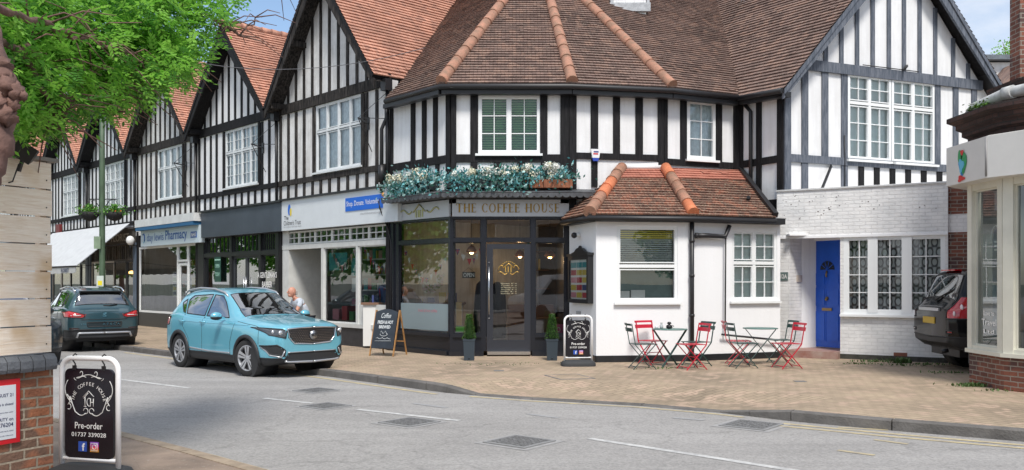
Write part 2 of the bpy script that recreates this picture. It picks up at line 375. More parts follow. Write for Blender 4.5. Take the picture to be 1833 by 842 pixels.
# stepped roof covering: clip polygon into courses, each course a tilted strip with a small lower face
def clip(poly,v,keep_above):
    out=[]
    for i in range(len(poly)):
        a,b=poly[i],poly[(i+1)%len(poly)]; ia=(a[1]>=v)==keep_above; ib=(b[1]>=v)==keep_above
        if ia: out.append(a)
        if ia!=ib:
            t=(v-a[1])/(b[1]-a[1]); out.append((a[0]+(b[0]-a[0])*t,v))
    return out
def roof_poly(mb, pts, gauge=.105, lift=.016, mi=0, thick=.09, under=1):
    """pts: planar 3D polygon, first two points = eave (left→right); convex"""
    pts=[Vector(p) for p in pts]; O=pts[0]; X=(pts[1]-pts[0]).normalized()
    nrm=(pts[1]-pts[0]).cross(pts[2]-pts[1]).normalized()
    if nrm.z<0: nrm=-nrm
    Y=nrm.cross(X).normalized()
    if Y.z<0: Y=-Y
    pl=[((p-O).dot(X),(p-O).dot(Y)) for p in pts]
    vmin=min(p[1] for p in pl); vmax=max(p[1] for p in pl)
    k=math.floor(vmin/gauge); 
    while k*gauge<vmax:
        a,b=k*gauge,(k+1)*gauge
        q=clip(clip(pl,a,True),b,False) if len(pl)>2 else []
        if len(q)>=3:
            def P(c,j): return O+X*c[0]+Y*c[1]+nrm*(lift*(1-(c[1]-a)/gauge)+.002+j)
            TW_=.17; of=TW_/2 if k%2 else 0; us_=[c[0] for c in q]; t0_=math.floor((min(us_)-of)/TW_); t1_=math.floor((max(us_)-of)/TW_)
            sag=.006*math.sin(k*.7)
            for ti in range(t0_,t1_+1):
                ua_=ti*TW_+of; ub_=ua_+TW_-.003; qs=[(v_,u_) for u_,v_ in q]
                qq=clip(clip(qs,ua_,True),ub_,False)
                if len(qq)<3: continue
                qq=[(v_,u_) for u_,v_ in qq]; j=random.uniform(0,.005)+sag*math.sin(ti*.13)+(random.uniform(.004,.012) if random.random()<.03 else 0)
                w=[P(c,j) for c in qq]; mb.add(w,[tuple(range(len(w)))],mi,[qq])
                lo=sorted([c for c in qq if abs(c[1]-a)<1e-4])
                if len(lo)>=2:
                    c0,c1=lo[0],lo[-1]; A=P(c0,j);B=P(c1,j)
                    mb.add([A-nrm*(lift+.006),B-nrm*(lift+.006),B,A],[(0,1,2,3)],mi,[[(c0[0],a+.004),(c1[0],a+.004),(c1[0],a+.004),(c0[0],a+.004)]])
        k+=1
    if under:
        n=len(pts); lo=[p-nrm*thick for p in pts]
        mb.add(lo,[tuple(reversed(range(n)))],under if isinstance(under,int) and under>0 else 0)
        mb.add(pts+lo,[(i,n+i,n+(i+1)%n,(i+1)%n) for i in range(n)],under)
def hip_tiles(a,b,r,parent,mt=None,name='hip_tiles',seg=.50,new=()):
    a=Vector(a);b=Vector(b);L_=(b-a).length;d=(b-a).normalized();n=int(L_/seg);mb=MB()
    for i in range(n):
        p=a+d*(i*seg); q=p+d*(seg+.03); j=random.uniform(-.012,.012)
        mb.tube([p+Vector((j*.5,0,.0)),p.lerp(q,.12),q+Vector((j*.5,0,-.006))],[r*1.06,r*1.0,r*.95],12,1 if i in new else 0)
    return mb.build(name,[mt or hip_m,hip_new],parent)
def isect(ray_px,ray_py,P,n):
    d=Vector(((ray_px-CX)/F,1,(HZ-ray_py)/F)); o=Vector((0,0,H)); t=(Vector(P)-o).dot(n)/d.dot(n); return o+d*t
def gpt(px,py,z=0):
    Y=(H-z)*F/(py-HZ); return Vector(((px-CX)/F*Y,Y,z))
# ================================================================ ground, road, pavements, kerbs, markings
asph = bpy.data.materials.new('asphalt'); asph.use_nodes=True; t=asph.node_tree; b=t.nodes['Principled BSDF']; l=t.links.new; b.inputs['Roughness'].default_value=.92; b.inputs['Specular IOR Level'].default_value=.25
MAT['asphalt']=asph; tcn=N(t,'ShaderNodeTexCoord')
def anode(rot,sc,scale,det,lo,hi,c0,c1):
    mp=N(t,'ShaderNodeMapping'); mp.inputs['Rotation'].default_value=(0,0,rot); mp.inputs['Scale'].default_value=sc; l(tcn.outputs['Object'],mp.inputs[0])
    n=N(t,'ShaderNodeTexNoise',Scale=scale,Detail=det,Roughness=.62); l(mp.outputs[0],n.inputs[0]); r=N(t,'ShaderNodeValToRGB'); r.color_ramp.elements[0].position=lo; r.color_ramp.elements[1].position=hi
    r.color_ramp.elements[0].color=(*c0,1); r.color_ramp.elements[1].color=(*c1,1); l(n.outputs[0],r.inputs[0]); return r.outputs[0]
def mul(x,y,f=1):
    m=N(t,'ShaderNodeMixRGB',blend_type='MULTIPLY'); m.inputs[0].default_value=f; l(x,m.inputs[1]); l(y,m.inputs[2]); return m.outputs[0]
cur=anode(0,(1,1,1),.55,10.0,.35,.68,(.295,.288,.279),(.345,.337,.327))
cur=mul(cur,anode(.72,(.12,1.6,1),1.2,6.0,.36,.6,(.90,.90,.90),(1.03,1.03,1.03)))
cur=mul(cur,anode(0,(1,1,1),38,3.0,.36,.62,(.82,.82,.82),(1.13,1.12,1.11)))
cur=mul(cur,anode(0,(1,1,1),7,4.0,.25,.42,(.80,.79,.78),(1,1,1)))
vo=N(t,'ShaderNodeTexVoronoi',Scale=.45,feature='DISTANCE_TO_EDGE'); dn=N(t,'ShaderNodeTexNoise',Scale=2.5,Detail=5.0); l(tcn.outputs['Object'],dn.inputs[0]); va=N(t,'ShaderNodeVectorMath',operation='MULTIPLY_ADD'); va.inputs[1].default_value=(.7,.7,0); l(dn.outputs[1],va.inputs[0]); l(tcn.outputs['Object'],va.inputs[2]); l(va.outputs[0],vo.inputs[0])
r=N(t,'ShaderNodeValToRGB'); r.color_ramp.elements[0].position=.0; r.color_ramp.elements[1].position=.012; r.color_ramp.elements[0].color=(.8,.8,.8,1); l(vo.outputs['Distance'],r.inputs[0]); cur=mul(cur,r.outputs[0],.8)
l(cur,b.inputs['Base Color']); bn=N(t,'ShaderNodeTexNoise',Scale=120.0,Detail=3.0); l(tcn.outputs['Object'],bn.inputs[0]); bp=N(t,'ShaderNodeBump',Strength=.5,Distance=.01); l(bn.outputs[0],bp.inputs['Height']); l(bp.outputs[0],b.inputs['Normal'])
mb=MB(); mb.add([(-600,-600,-.16),(600,-600,-.16),(600,600,-.16),(-600,600,-.16)],[(0,1,2,3)])
structure(mb.build('ground', mat('ground_soil',(.09,.10,.07),.95,var=.3)))
mb=MB(); mb.add([(-90,-40,-.12),(70,-40,-.12),(70,90,-.12),(-90,90,-.12)],[(0,1,2,3)])
structure(mb.build('road', asph))
KF=[(-64,73.9,0),(-20,32.1,0),(-9.25,21.9,0),(-7.9,20.61,0),(-7.4,20.13,-.105),(-4.05,16.93,-.105),(-3.55,16.45,0),(-3.18,16.1,0),(-1.35,14.2,0),(-1.0,13.86,-.02),(-.55,13.55,-.105),(.3,13.05,-.105),(1.0,12.75,-.105),(1.8,12.4,-.105),(2.75,11.75,-.105),(3.05,11.45,-.06),(3.45,11.05,0),(4.4,10.35,0),(5.53,9.62,0),(8,8.1,0),(14,4.9,0)]
KF=[Vector(p) for p in KF]
def normals(P):
    out=[]
    for i,p in enumerate(P):
        a=P[max(i-1,0)];b=P[min(i+1,len(P)-1)]; d=(b-a); d.z=0; d.normalize(); out.append(Vector((-d.y,d.x,0)))
    return out
kn=normals(KF)
mb=MB(); c_,s_=math.cos(.5),math.sin(.5)
def pv(p): return (p[0]*c_+p[1]*s_, -p[0]*s_+p[1]*c_)
def quad_uv(mb,q,mi=0): mb.add(q,[(0,1,2,3)],mi,[[pv(v) for v in q]])
for i in range(len(KF)-1):
    for (o0,o1,za,zb) in ((.12,.95,0,0),(.95,1.6,0,1),(1.6,3,1,1),(3,60,1,1)):
        q=[]
        for (j,o,zf) in ((i,o0,za),(i+1,o0,za),(i+1,o1,zb),(i,o1,zb)):
            p=KF[j]+kn[j]*o if o<50 else KF[j]+Vector((.62,.78,0))*o
            q.append(Vector((p.x,p.y,(KF[j].z if zf==0 else 0)-.002)))
        quad_uv(mb,q)
structure(mb.build('pavement', paving))
kerb_m=mat('kerb_stone',(.17,.16,.15),.85,col2=(.085,.08,.075),vs=3,bump=.5,bs=40)
mb=MB()
for i in range(len(KF)-1):
    a,b=KF[i],KF[i+1]; na,nb=kn[i],kn[i+1]; n=max(1,int((b-a).length/.9)) if (b-a).length<12 else 12
    for k in range(n):
        t0=k/n+.006; t1=(k+1)/n-.006; A=a.lerp(b,t0);B=a.lerp(b,t1);NA=na.lerp(nb,t0);NB=na.lerp(nb,t1)
        dz=random.uniform(-.004,.004)+.006
        top=[A,B,B+NB*.13,A+NA*.13]; top=[Vector((p.x,p.y,p.z+dz)) for p in top]
        ch=[Vector((A.x,A.y,A.z+dz-.015))-NA*.015,Vector((B.x,B.y,B.z+dz-.015))-NB*.015]
        bot=[Vector((q.x,q.y,-.2)) for q in (ch[0],ch[1],top[2],top[3])]
        mb.add(top+ch+bot,[(0,1,2,3),(4,5,1,0),(6,7,5,4),(5,7,8,2,1),(4,0,3,9,6)])
structure(mb.build('kerb',kerb_m))
# near pavement
KN=[gpt(-700,642,-.03),gpt(-200,712,-.03),gpt(90,748,-.03),gpt(215,773,-.03),gpt(345,806,-.03),gpt(480,843,-.03),gpt(640,905,-.03),gpt(900,1100,-.03)]
nn_=normals(KN); pav_near=brick_mat('worn_tarmac_footway',(.30,.235,.185),(.27,.21,.17),(.25,.2,.16),.9,.9,.002,stain=.45,sc=1.6,spots=(.36,.33,.29),spotlo=.62)
mb=MB(); P_=[KN[i]-nn_[i]*.12 for i in range(len(KN))]+[Vector((3,-9,-.03)),Vector((-40,-9,-.03)),Vector((-40,14,-.03))]
mb.add(P_[::-1],[tuple(range(len(P_)))],0,[[pv(p) for p in P_[::-1]]])
structure(mb.build('footway',pav_near))
mb=MB()
for i in range(len(KN)-1):
    a,b=KN[i],KN[i+1]; n=max(1,int((b-a).length/.9))
    for k in range(n):
        A=a.lerp(b,k/n+.006);B=a.lerp(b,(k+1)/n-.006);NA=nn_[i].lerp(nn_[i+1],k/n);NB=nn_[i].lerp(nn_[i+1],(k+1)/n); up=Vector((0,0,.008))
        t=[A+up,B+up,B-NB*.13+up,A-NA*.13+up]; bt=[Vector((q.x,q.y,-.2)) for q in t]
        mb.add(t+bt,[(3,2,1,0),(0,1,5,4),(2,3,7,6),(1,2,6,5),(3,0,4,7)])
structure(mb.build('kerb',mat('sandy_kerb',(.33,.26,.19),.85,var=.4,vs=4,bump=.3)))
# painted markings
wl=mat('worn_white_line',(.62,.62,.60),.8,col2=(.30,.30,.30),vs=9,det=10); yl=mat('worn_yellow_line',(.55,.46,.25),.8,col2=(.32,.28,.22),vs=7,det=10)
def line(name,pts,w,m,z=-.116):
    P=[gpt(x,y,z) for x,y in pts] if len(pts[0])==2 else [Vector(p) for p in pts]; nr=normals(P); mb=MB()
    for i in range(len(P)-1):
        mb.add([P[i]-nr[i]*w/2,P[i+1]-nr[i+1]*w/2,P[i+1]+nr[i+1]*w/2,P[i]+nr[i]*w/2],[(0,1,2,3)])
    return structure(mb.build(name,m))
for pts in ([(212,679),(338,694.5)],[(473,713),(560,722)],[(640,733),(822,753)],[(1055,785),(1250,815),(1445,846)]):
    line('centre_line',pts,.10,wl)
fl=mat('faint_white_line',(.36,.36,.355),.85,col2=(.25,.25,.26),vs=8,det=10)
for pts in ([(740,722),(800,730)],[(945,741),(1000,748)],[(1205,748),(1260,752)]): line('faint_line',pts,.09,fl)
def offs(P,n,o,z): return [(p.x+q.x*o,p.y+q.y*o,z) for p,q in zip(P,n)]
line('yellow_line',offs(KF[2:10],kn[2:10],-.24,-.116),.09,yl)
line('yellow_line',offs(KF[10:16],kn[10:16],-.16,-.116),.08,yl)
line('yellow_line',offs(KF[16:],kn[16:],-.26,-.116),.09,yl); line('yellow_line',offs(KF[16:],kn[16:],-.46,-.116),.08,yl)
line('yellow_line',offs(KN[2:],nn_[2:],.20,-.116),.09,yl); 
for pts in ([(1450,750),(1560,757),(1600,768),(1690,772),(1790,780)],[(1500,765),(1590,770)],[(1565,787),(1625,795)],[(1500,806),(1565,815)]): line('yellow_line',pts,.07,yl)
# patches of newer asphalt round covers
pm=mat('asphalt_patch',(.36,.355,.35),.92,col2=(.27,.267,.263),vs=14,bump=.3,bs=120)
def rot_rect(c,w,h,a,z):
    X=Vector((math.cos(a),math.sin(a),0));Y=Vector((-math.sin(a),math.cos(a),0)); c=Vector((c.x,c.y,z))
    return [c-X*w/2-Y*h/2,c+X*w/2-Y*h/2,c+X*w/2+Y*h/2,c-X*w/2+Y*h/2],X,Y
iron=mat('cast_iron',(.19,.19,.19),.7,metal=.1,var=.35,vs=20,bump=.5,bs=90)
labs=['iron manhole cover in the road below the coffee shop door, nearest the camera','iron manhole cover in the middle of the road, second nearest the camera','iron manhole cover in the road below the front bumper of the blue car','small iron cover in the road just by the front wheel of the blue car','iron manhole cover in the road in front of the red and green chairs']
for (px,py,s,lab) in ((930,792,.56,labs[0]),(733,757,.54,labs[1]),(583,728,.50,labs[2]),(566,700,.52,labs[3]),(1345,762,.58,labs[4])):
    c=gpt(px,py,-.12); s*=.86; q,X,Y=rot_rect(c,s*1.45,s*1.45,.9,-.1165); mb=MB(); mb.add(q,[(0,1,2,3)]); structure(mb.build('road_patch',pm))
    t=thing('manhole_cover',lab,'manhole cover',(c.x,c.y,-.113),.9,'iron covers set in the road')
    mb=MB(); mb.box(c.x-s/2,c.x+s/2,c.y-s/2,c.y+s/2,-.112,-.107)
    M=Matrix.Translation((c.x,c.y,0))@Matrix.Rotation(.9,4,'Z')@Matrix.Translation((-c.x,-c.y,0))
    for a in range(7):
        for b in range(7):
            x=c.x-s/2+.05+(s-.1)*a/6; y=c.y-s/2+.05+(s-.1)*b/6
            if (a+b)%2: mb.box(x-.03,x+.03,y-.012,y+.012,-.107,-.101)
            else: mb.box(x-.012,x+.012,y-.03,y+.03,-.107,-.101)
    mb.v=[tuple(M@Vector(v)) for v in mb.v]; mb.build('cover',iron,t)
    mb=MB(); e=.04
    for x0,x1,y0,y1 in ((-s/2-e,s/2+e,-s/2-e,-s/2-.008),(-s/2-e,s/2+e,s/2+.008,s/2+e),(-s/2-e,-s/2-.008,-s/2-.008,s/2+.008),(s/2+.008,s/2+e,-s/2-.008,s/2+.008)):
        mb.box(c.x+x0,c.x+x1,c.y+y0,c.y+y1,-.114,-.104)
    mb.v=[tuple(M@Vector(v)) for v in mb.v]; mb.build('rim',mat('worn_iron_rim',(.27,.27,.27),.6,metal=.1),t)
# drain grating by the kerb
c=gpt(797,698,-.12); c.z=0; t=thing('drain_grating','slotted black drain grating in the gutter below the chalkboard sign','drain',(c.x,c.y,-.115),-.72)
mb=MB(); M=Matrix.Translation((c.x,c.y,0))@Matrix.Rotation(-.72,4,'Z')
for k in range(8): mb.box(-.26+k*.068,-.225+k*.068,-.17,.17,-.116,-.104)
for y in (-.185,.17): mb.box(-.27,.27,y,y+.015,-.116,-.103)
mb.v=[tuple(M@Vector(v)) for v in mb.v]; mb.build('grate',iron,t)
# pavement inspection cover (outlined)
q=[gpt(975,672),gpt(1003,679.5),gpt(1065,678),gpt(1032,670)]; cc=sum(q,Vector())/4
t=thing('inspection_cover','flat paving-filled inspection cover with dark steel edge on the pavement','inspection cover',(cc.x,cc.y,0))
mb=MB()
for i in range(4): mb.bar(q[i]+Vector((0,0,.001)),q[(i+1)%4]+Vector((0,0,.001)),.028,.008)
mb.build('edge_frame',iron,t); mb=MB(); mb.add([p+Vector((0,0,.003)) for p in q],[(0,1,2,3)],0,[[pv(p) for p in q]]); mb.build('infill',paving,t)
for px,py in ((893,664),(1432,683)):
    c=gpt(px,py); mb=MB(); mb.box(c.x-.09,c.x+.09,c.y-.08,c.y+.08,.0,.004)
    tag(mb.build('stopcock_cover',iron),'small iron stopcock cover in the paving '+('before the coffee shop door' if px<1000 else 'before the blue house door'),'cover')
# weeds in joints
leaf_weed=mat('weed_green',(.07,.13,.03),.7,var=.4,vs=20)
def tuft(px,py,n,r,h,parent=None,z=0,mb=None):
    c=gpt(px,py,z); m=mb or MB()
    for k in range(n):
        a=random.uniform(0,6.28); q=Vector((c.x+random.gauss(0,r),c.y+random.gauss(0,r*.35),z)); l=random.uniform(.4,1)*h; d=Vector((math.cos(a)*.6,math.sin(a)*.6,1))*l; w=Vector((-math.sin(a),math.cos(a),0))*.008
        m.add([q-w,q+w,q+d*.6+w*1.4,q+d,q+d*.6-w*1.4],[(0,1,2,3,4)])
    return m
m_=MB()
for a in ((1612,650,160,.10,.13),(1700,668,50,.2,.05),(1745,692,160,.14,.07),(1725,690,60,.2,.05),(1540,652,60,.22,.04),(1660,653,60,.25,.05),(1180,660,30,.3,.03),(900,652,60,.5,.02),(1560,648,70,.2,.06),(1800,700,40,.2,.04),(1625,655,60,.3,.05)): tuft(*a,mb=m_)
o=m_.build('weeds',leaf_weed); o['kind']='stuff'; o['label']='weeds and moss growing along the foot of the walls'
# ================================================================ helpers for openings
def window(W,u0,u1,z0,z1,parent,lights=(1,),transom=None,bars=(1,1),tbars=None,fw=.055,mf=None,gl=None,off=-.03,dep=.06,back='curtain',sill=True,backm=None,sillm=None,label=None,gap=.05):
    """frame mesh 'window' with children pane, curtain/blind, sill"""
    mf=mf or upvc; gl=gl or glass_win; mb=MB(); tot=sum(lights); us=[u0]; 
    for l in lights: us.append(us[-1]+(u1-u0)*l/tot)
    zt=[z0,z1] if transom is None else [z0,z0+(z1-z0)*transom,z1]
    o1=off; o0=off-dep
    W.box(mb,u0,u1,z0,z0+fw,o0,o1); W.box(mb,u0,u1,z1-fw,z1,o0,o1)
    W.box(mb,u0,u0+fw,z0+fw,z1-fw,o0,o1); W.box(mb,u1-fw,u1,z0+fw,z1-fw,o0,o1)
    for u in us[1:-1]: W.box(mb,u-fw*.55,u+fw*.55,z0+fw,z1-fw,o0,o1-.001)
    if transom: W.box(mb,u0+fw,u1-fw,zt[1]-fw*.55,zt[1]+fw*.55,o0,o1+.003)
    for i in range(len(us)-1):
        for j in range(len(zt)-1):
            a=us[i]+fw*.55+(fw*.45 if i==0 else 0); b=us[i+1]-fw*.55; c=zt[j]+fw; d=zt[j+1]-fw; nx,nz=(bars if j==0 else (tbars or bars))
            s=.022   # sash step
            W.box(mb,a,b,c,c+s,o0+.01,o1-.012);W.box(mb,a,b,d-s,d,o0+.01,o1-.012);W.box(mb,a,a+s,c+s,d-s,o0+.01,o1-.012);W.box(mb,b-s,b,c+s,d-s,o0+.01,o1-.012)
            for k in range(1,nx): u=a+(b-a)*k/nx; W.box(mb,u-.009,u+.009,c+s,d-s,o0+.02,o1-.022)
            for k in range(1,nz): z=c+(d-c)*k/nz; W.box(mb,a+s,b-s,z-.009,z+.009,o0+.021,o1-.021)
    w=mb.build('window',mf,parent)
    if label: w['label']=label
    mb=MB(); mb.add([W.p(u0+fw*.5,z0+fw*.5,o0+.015),W.p(u1-fw*.5,z0+fw*.5,o0+.015),W.p(u1-fw*.5,z1-fw*.5,o0+.015),W.p(u0+fw*.5,z1-fw*.5,o0+.015)],[(0,1,2,3)]); mb.build('pane',gl,w)
    if sill: mb=MB(); W.box(mb,u0-.06,u1+.06,z0-.05,z0-.002,o0,off+.09); mb.build('sill',sillm or mf,w)
    if back:
        mb=MB(); og=o0-gap
        if back in('curtain','blind'):
            n=max(8,int((u1-u0)/.035))
            for k in range(n):
                a=u0+(u1-u0)*k/n;b=u0+(u1-u0)*(k+1)/n; amp=.02 if back=='curtain' else 0
                oa=og+amp*math.sin(k*1.3);ob=og+amp*math.sin((k+1)*1.3)
                mb.add([W.p(a,z0,oa),W.p(b,z0,ob),W.p(b,z1,ob),W.p(a,z1,oa)],[(0,1,2,3)],0,None,True)
            mb.build(back,backm or (curtain if back=='curtain' else blind_m),w)
        elif back=='slats':
            n=int((z1-z0)/.055)
            for k in range(n):
                z=z0+.03+(z1-z0-.05)*k/n; P=[W.p(u0+.03,z,og+.02),W.p(u1-.03,z,og+.02),W.p(u1-.03,z+.022,og-.02),W.p(u0+.03,z+.022,og-.02)]
                mb.add(P,[(0,1,2,3)])
            mb.build('blind',backm or white_paint,w)
        mb=MB(); W.box(mb,u0-.05,u1+.05,z0-.05,z1+.05,og-.5,og-.45)
        mb.build('room_lining',dark_room,w)
    return w

def studs(W,mb,us,z0,z1,w=.12,o=.03,mi=0,jit=.006,skip=()):
    for u in us:
        if any(a<u<b for a,b in skip): continue
        j=random.uniform(-jit,jit); W.box(mb,u-w/2+j,u+w/2+j,z0,z1,0,o+random.uniform(-.004,.004),mi)

# ================================================================ terrace house (upper storey and roof, local frame: x along the street, y inwards)
W0=Wall((0,0),d=(1,0)); TWD=5.4
TO=Vector((-1.316,19.4)); TD=Vector((-.9225,1)).normalized()*-1    # left → right
TW=Wall(TO,d=TD); TANG=math.atan2(TD.y,TD.x)
ZE,ZA=6.42,9.35
PITCH=(ZA-ZE)/(TWD/2)
def upper(root,tm,wm,ZA=9.35,wu=(1.97,4.17),depth=8,stay=True,worn=False):
    wz0,wz1=4.47,6.24
    mb=MB(); W0.panel(mb,0.0,TWD,3.3,ZE-.05,[(wu[0],wu[1],wz0,wz1)],.2)
    polyprism(W0,mb,[(.05,ZE-.05),(TWD-.05,ZE-.05),(TWD/2,ZA-.14)],-.2,0)
    mb.box(0.02,.2,.2,depth,-.02,ZE-.2); mb.box(TWD-.2,TWD-.02,.2,depth,-.02,ZE-.2); mb.box(.2,TWD-.2,depth-.2,depth,-.02,ZE-.2)
    mb.build('wall',wm,root)
    mb=MB(); z0,z1=4.40,6.22
    sp=.43; us=[.10+sp*k for k in range(13)]; 
    studs(W0,mb,[u for u in us if u<wu[0]-.16 or u>wu[1]+.16],z0,z1,.11)
    studs(W0,mb,[wu[0]-.06,wu[1]+.06],z0,z1,.12,.04)
    studs(W0,mb,us,3.75,4.26,.105)
    W0.box(mb,0,TWD,4.26,4.40,0,.05)                 # sill beam
    W0.box(mb,0,TWD,3.74,3.86,0,.045)
    W0.box(mb,.0,TWD,6.24,6.50,-.0,.06)              # tie beam
    for k in range(12):
        u=.42+sp*k+.1
        if u>TWD-.4: break
        top=ZE+(ZA-ZE)/(TWD/2)*min(u,TWD-u)-.12
        W0.box(mb,u-.05,u+.05,6.5,top,0,.03)
    mb.build('timber_frame',worn_t if worn else black_t,root)
    # roof slopes
    ov=-.5
    mb=MB(); roof_poly(mb,[(0,depth,ZE),(0,ov,ZE),(TWD/2,ov,ZA),(TWD/2,depth,ZA)][:],gauge=.125,lift=.030,mi=0)
    mb.build('roof',[tm,black_t],root)
    mb=MB(); roof_poly(mb,[(TWD,ov,ZE),(TWD,depth,ZE),(TWD/2,depth,ZA),(TWD/2,ov,ZA)],gauge=.125,lift=.030,mi=0)
    mb.build('roof',[tm,black_t],root)
    mb=MB(); n=int((depth-ov)/.33)
    for i in range(n): mb.tube([(TWD/2,ov+i*.33,ZA+.0),(TWD/2,ov+i*.33+.34,ZA-.01)],[.115,.1],10)
    mb.build('ridge_tiles',tm,root)
    # bargeboards: boards under the verge
    for s in (0,1):
        mb=MB(); x0=0.02 if s==0 else TWD-.02; xs=1 if s==0 else -1
        a=Vector((x0,ov+.02,ZE-.12)); b=Vector((TWD/2,ov+.02,ZA-.12)); hgt=.32
        up=Vector((0,0,1)); P=[a-up*hgt*.55+Vector((0,0,0)),a+up*.02,b+up*.02,b-up*(hgt*1.25)]
        if s==1: P=P[::-1]
        Q=[p+Vector((0,.05,0)) for p in P]
        if s==1: mb.add(P+Q,[(3,2,1,0),(4,5,6,7)]+[(i,(i+1)%4,4+(i+1)%4,4+i) for i in range(4)])
        else: mb.add(P+Q,[(3,2,1,0),(4,5,6,7)]+[(i,(i+1)%4,4+(i+1)%4,4+i) for i in range(4)])
        # soffit boards
        a2=Vector((x0+.02*xs,ov+.07,ZE-.13));b2=Vector((TWD/2,ov+.07,ZA-.14))
        mb.add([a2,b2,b2+Vector((0,.5,0)),a2+Vector((0,.5,0))],[(0,1,2,3)])
        # purlin ends
        for t in (.08,.52,.93):
            p=a2.lerp(b2,t)-Vector((0,0,.10)); mb.box(p.x-.06,p.x+.06,ov+.09,0,p.z-.08,p.z+.07)
        mb.build('bargeboard',worn_t if worn else black_t,root)
    window(W0,wu[0],wu[1],wz0,wz1,root,(1,1,1,1),.60,(1,1) if worn else (2,3),(2,2) if not worn else (1,1),.05,upvc_g,glass_win,off=.0,back='curtain')
    # downpipe with hopper between houses
    mb=MB(); x=TWD-.02
    mb.box(x-.1,x+.1,-.22,-.02,ZE-.33,ZE-.06); mb.tube([(x,-.1,ZE-.33),(x,-.08,3.6)],.04,8)
    mb.build('downpipe',black_m,root)
    if stay:
        mb=MB(); zz=5.45
        mb.bar((4.45,0,zz),(4.95,-.62,zz),.03,.03); mb.bar((5.25,0,zz+.02),(4.95,-.62,zz),.015,.015)
        mb.bar((4.95,-.62,zz),(4.62,-.02,4.75),.015,.015); mb.bar((4.95,-.62,zz),(5.3,-.02,6.1),.012,.012); mb.box(4.4,4.5,-.03,0,zz-.15,zz+.15)
        mb.build('sign_bracket',black_m,root)

def lay(W,k):           # unit-local Wall for pixel measuring: u along unit k
    base=-2.26-TWD*(k+1)
    return base
class Unit:
    """ground floor of terrace unit k, drawn in the same local frame"""
    def __init__(s,k): s.k=k; s.b=-2.26-TWD*(k+1)
    def u(s,px,off=0): return TW.u(px,off)-s.b
    def z(s,px,py,off=0): return TW.z(px,py,off)
    def loc(s): p=TW.p(s.b,0,0); return (p.x,p.y,0)
names=[('half-timbered terrace house above the charity shop, nearest the corner',1),
       ('half-timbered terrace house above the black-fronted barber shop',0),
       ('half-timbered terrace house above the blue and white pharmacy',1),
       ('half-timbered terrace house above the shop with the long white awning',0),
       ('narrow-looking half-timbered terrace house second from the far end, left of the lamp post',0),
       ('half-timbered terrace house at the far end of the row, mostly behind the plank fence',0),
       ('last house of the row, only its red roof showing behind the plank fence',0)]
def shell_room(root,z1=3.05,depth=4.5,wm=None,fm=None,u0=.2,u1=TWD-.2,light=None):
    mb=MB(); wm=wm or mat('shop_wall',(.30,.29,.27),.8); fm=fm or mat('shop_floor',(.20,.15,.11),.5)
    mb.add([(u0,.25,.02),(u1,.25,.02),(u1,depth,.02),(u0,depth,.02)],[(0,1,2,3)],1)
    mb.add([(u0,.25,z1),(u0,depth,z1),(u1,depth,z1),(u1,.25,z1)],[(0,1,2,3)])
    mb.add([(u0,depth,.02),(u1,depth,.02),(u1,depth,z1),(u0,depth,z1)],[(0,1,2,3)])
    mb.add([(u0,.25,.02),(u0,depth,.02),(u0,depth,z1),(u0,.25,z1)],[(0,1,2,3)]); mb.add([(u1,.25,.02),(u1,.25,z1),(u1,depth,z1),(u1,depth,.02)],[(0,1,2,3)])
    return mb.build('shop_interior',[wm,fm],root)
goods_m=[mat('goods_%s'%n,c,.6) for n,c in (('red',(.45,.05,.06)),('teal',(.05,.28,.30)),('yellow',(.55,.42,.08)),('white',(.7,.7,.68)),('brown',(.2,.11,.07)),('green',(.08,.25,.08)),('pink',(.6,.25,.3)),('navy',(.04,.06,.18)))]
def shelves(root,x0,x1,y,zs,parent=None,dens=.7):
    mb=MB()
    for z in zs:
        mb.box(x0,x1,y-.3,y,z-.03,z,3)
        x=x0+.05
        while x<x1-.1:
            w=random.uniform(.06,.22); h=random.uniform(.1,.3)
            if random.random()<dens: mb.box(x,x+w,y-.28,y-.05,z,z+h,random.randrange(8))
            x+=w+random.uniform(.01,.08)
    return mb.build('display_shelves',goods_m,root)
def pane_px(Un,root,x0,y0,x1,y1,fr,name='shop_window',off=-.04,fw=.05,gl=None,bars=None,sill=False):
    u0,u1=Un.u(x0,off),Un.u(x1,off); xm=(x0+x1)/2; z0,z1=Un.z(xm,y1,off),Un.z(xm,y0,off)
    return pane(W0,u0,u1,z0,z1,root,fr,name,off,fw,gl,bars)
def pane(W,u0,u1,z0,z1,root,fr,name='shop_window',off=-.04,fw=.05,gl=None,bars=None,dep=.06):
    mb=MB(); o0=off-dep
    W.box(mb,u0,u1,z0,z0+fw,o0,off);W.box(mb,u0,u1,z1-fw,z1,o0,off);W.box(mb,u0,u0+fw,z0+fw,z1-fw,o0,off);W.box(mb,u1-fw,u1,z0+fw,z1-fw,o0,off)
    if bars:
        for k in range(1,bars[0]): u=u0+(u1-u0)*k/bars[0]; W.box(mb,u-.012,u+.012,z0+fw,z1-fw,o0+.01,off-.008)
        for k in range(1,bars[1]): z=z0+(z1-z0)*k/bars[1]; W.box(mb,u0+fw,u1-fw,z-.012,z+.012,o0+.011,off-.009)
    w=mb.build(name,fr,root); mb=MB(); om=off-dep/2
    mb.add([W.p(u0+fw*.6,z0+fw*.6,om),W.p(u1-fw*.6,z0+fw*.6,om),W.p(u1-fw*.6,z1-fw*.6,om),W.p(u0+fw*.6,z1-fw*.6,om)],[(0,1,2,3)]); mb.build('pane',gl or glass_shop,w)
    return w
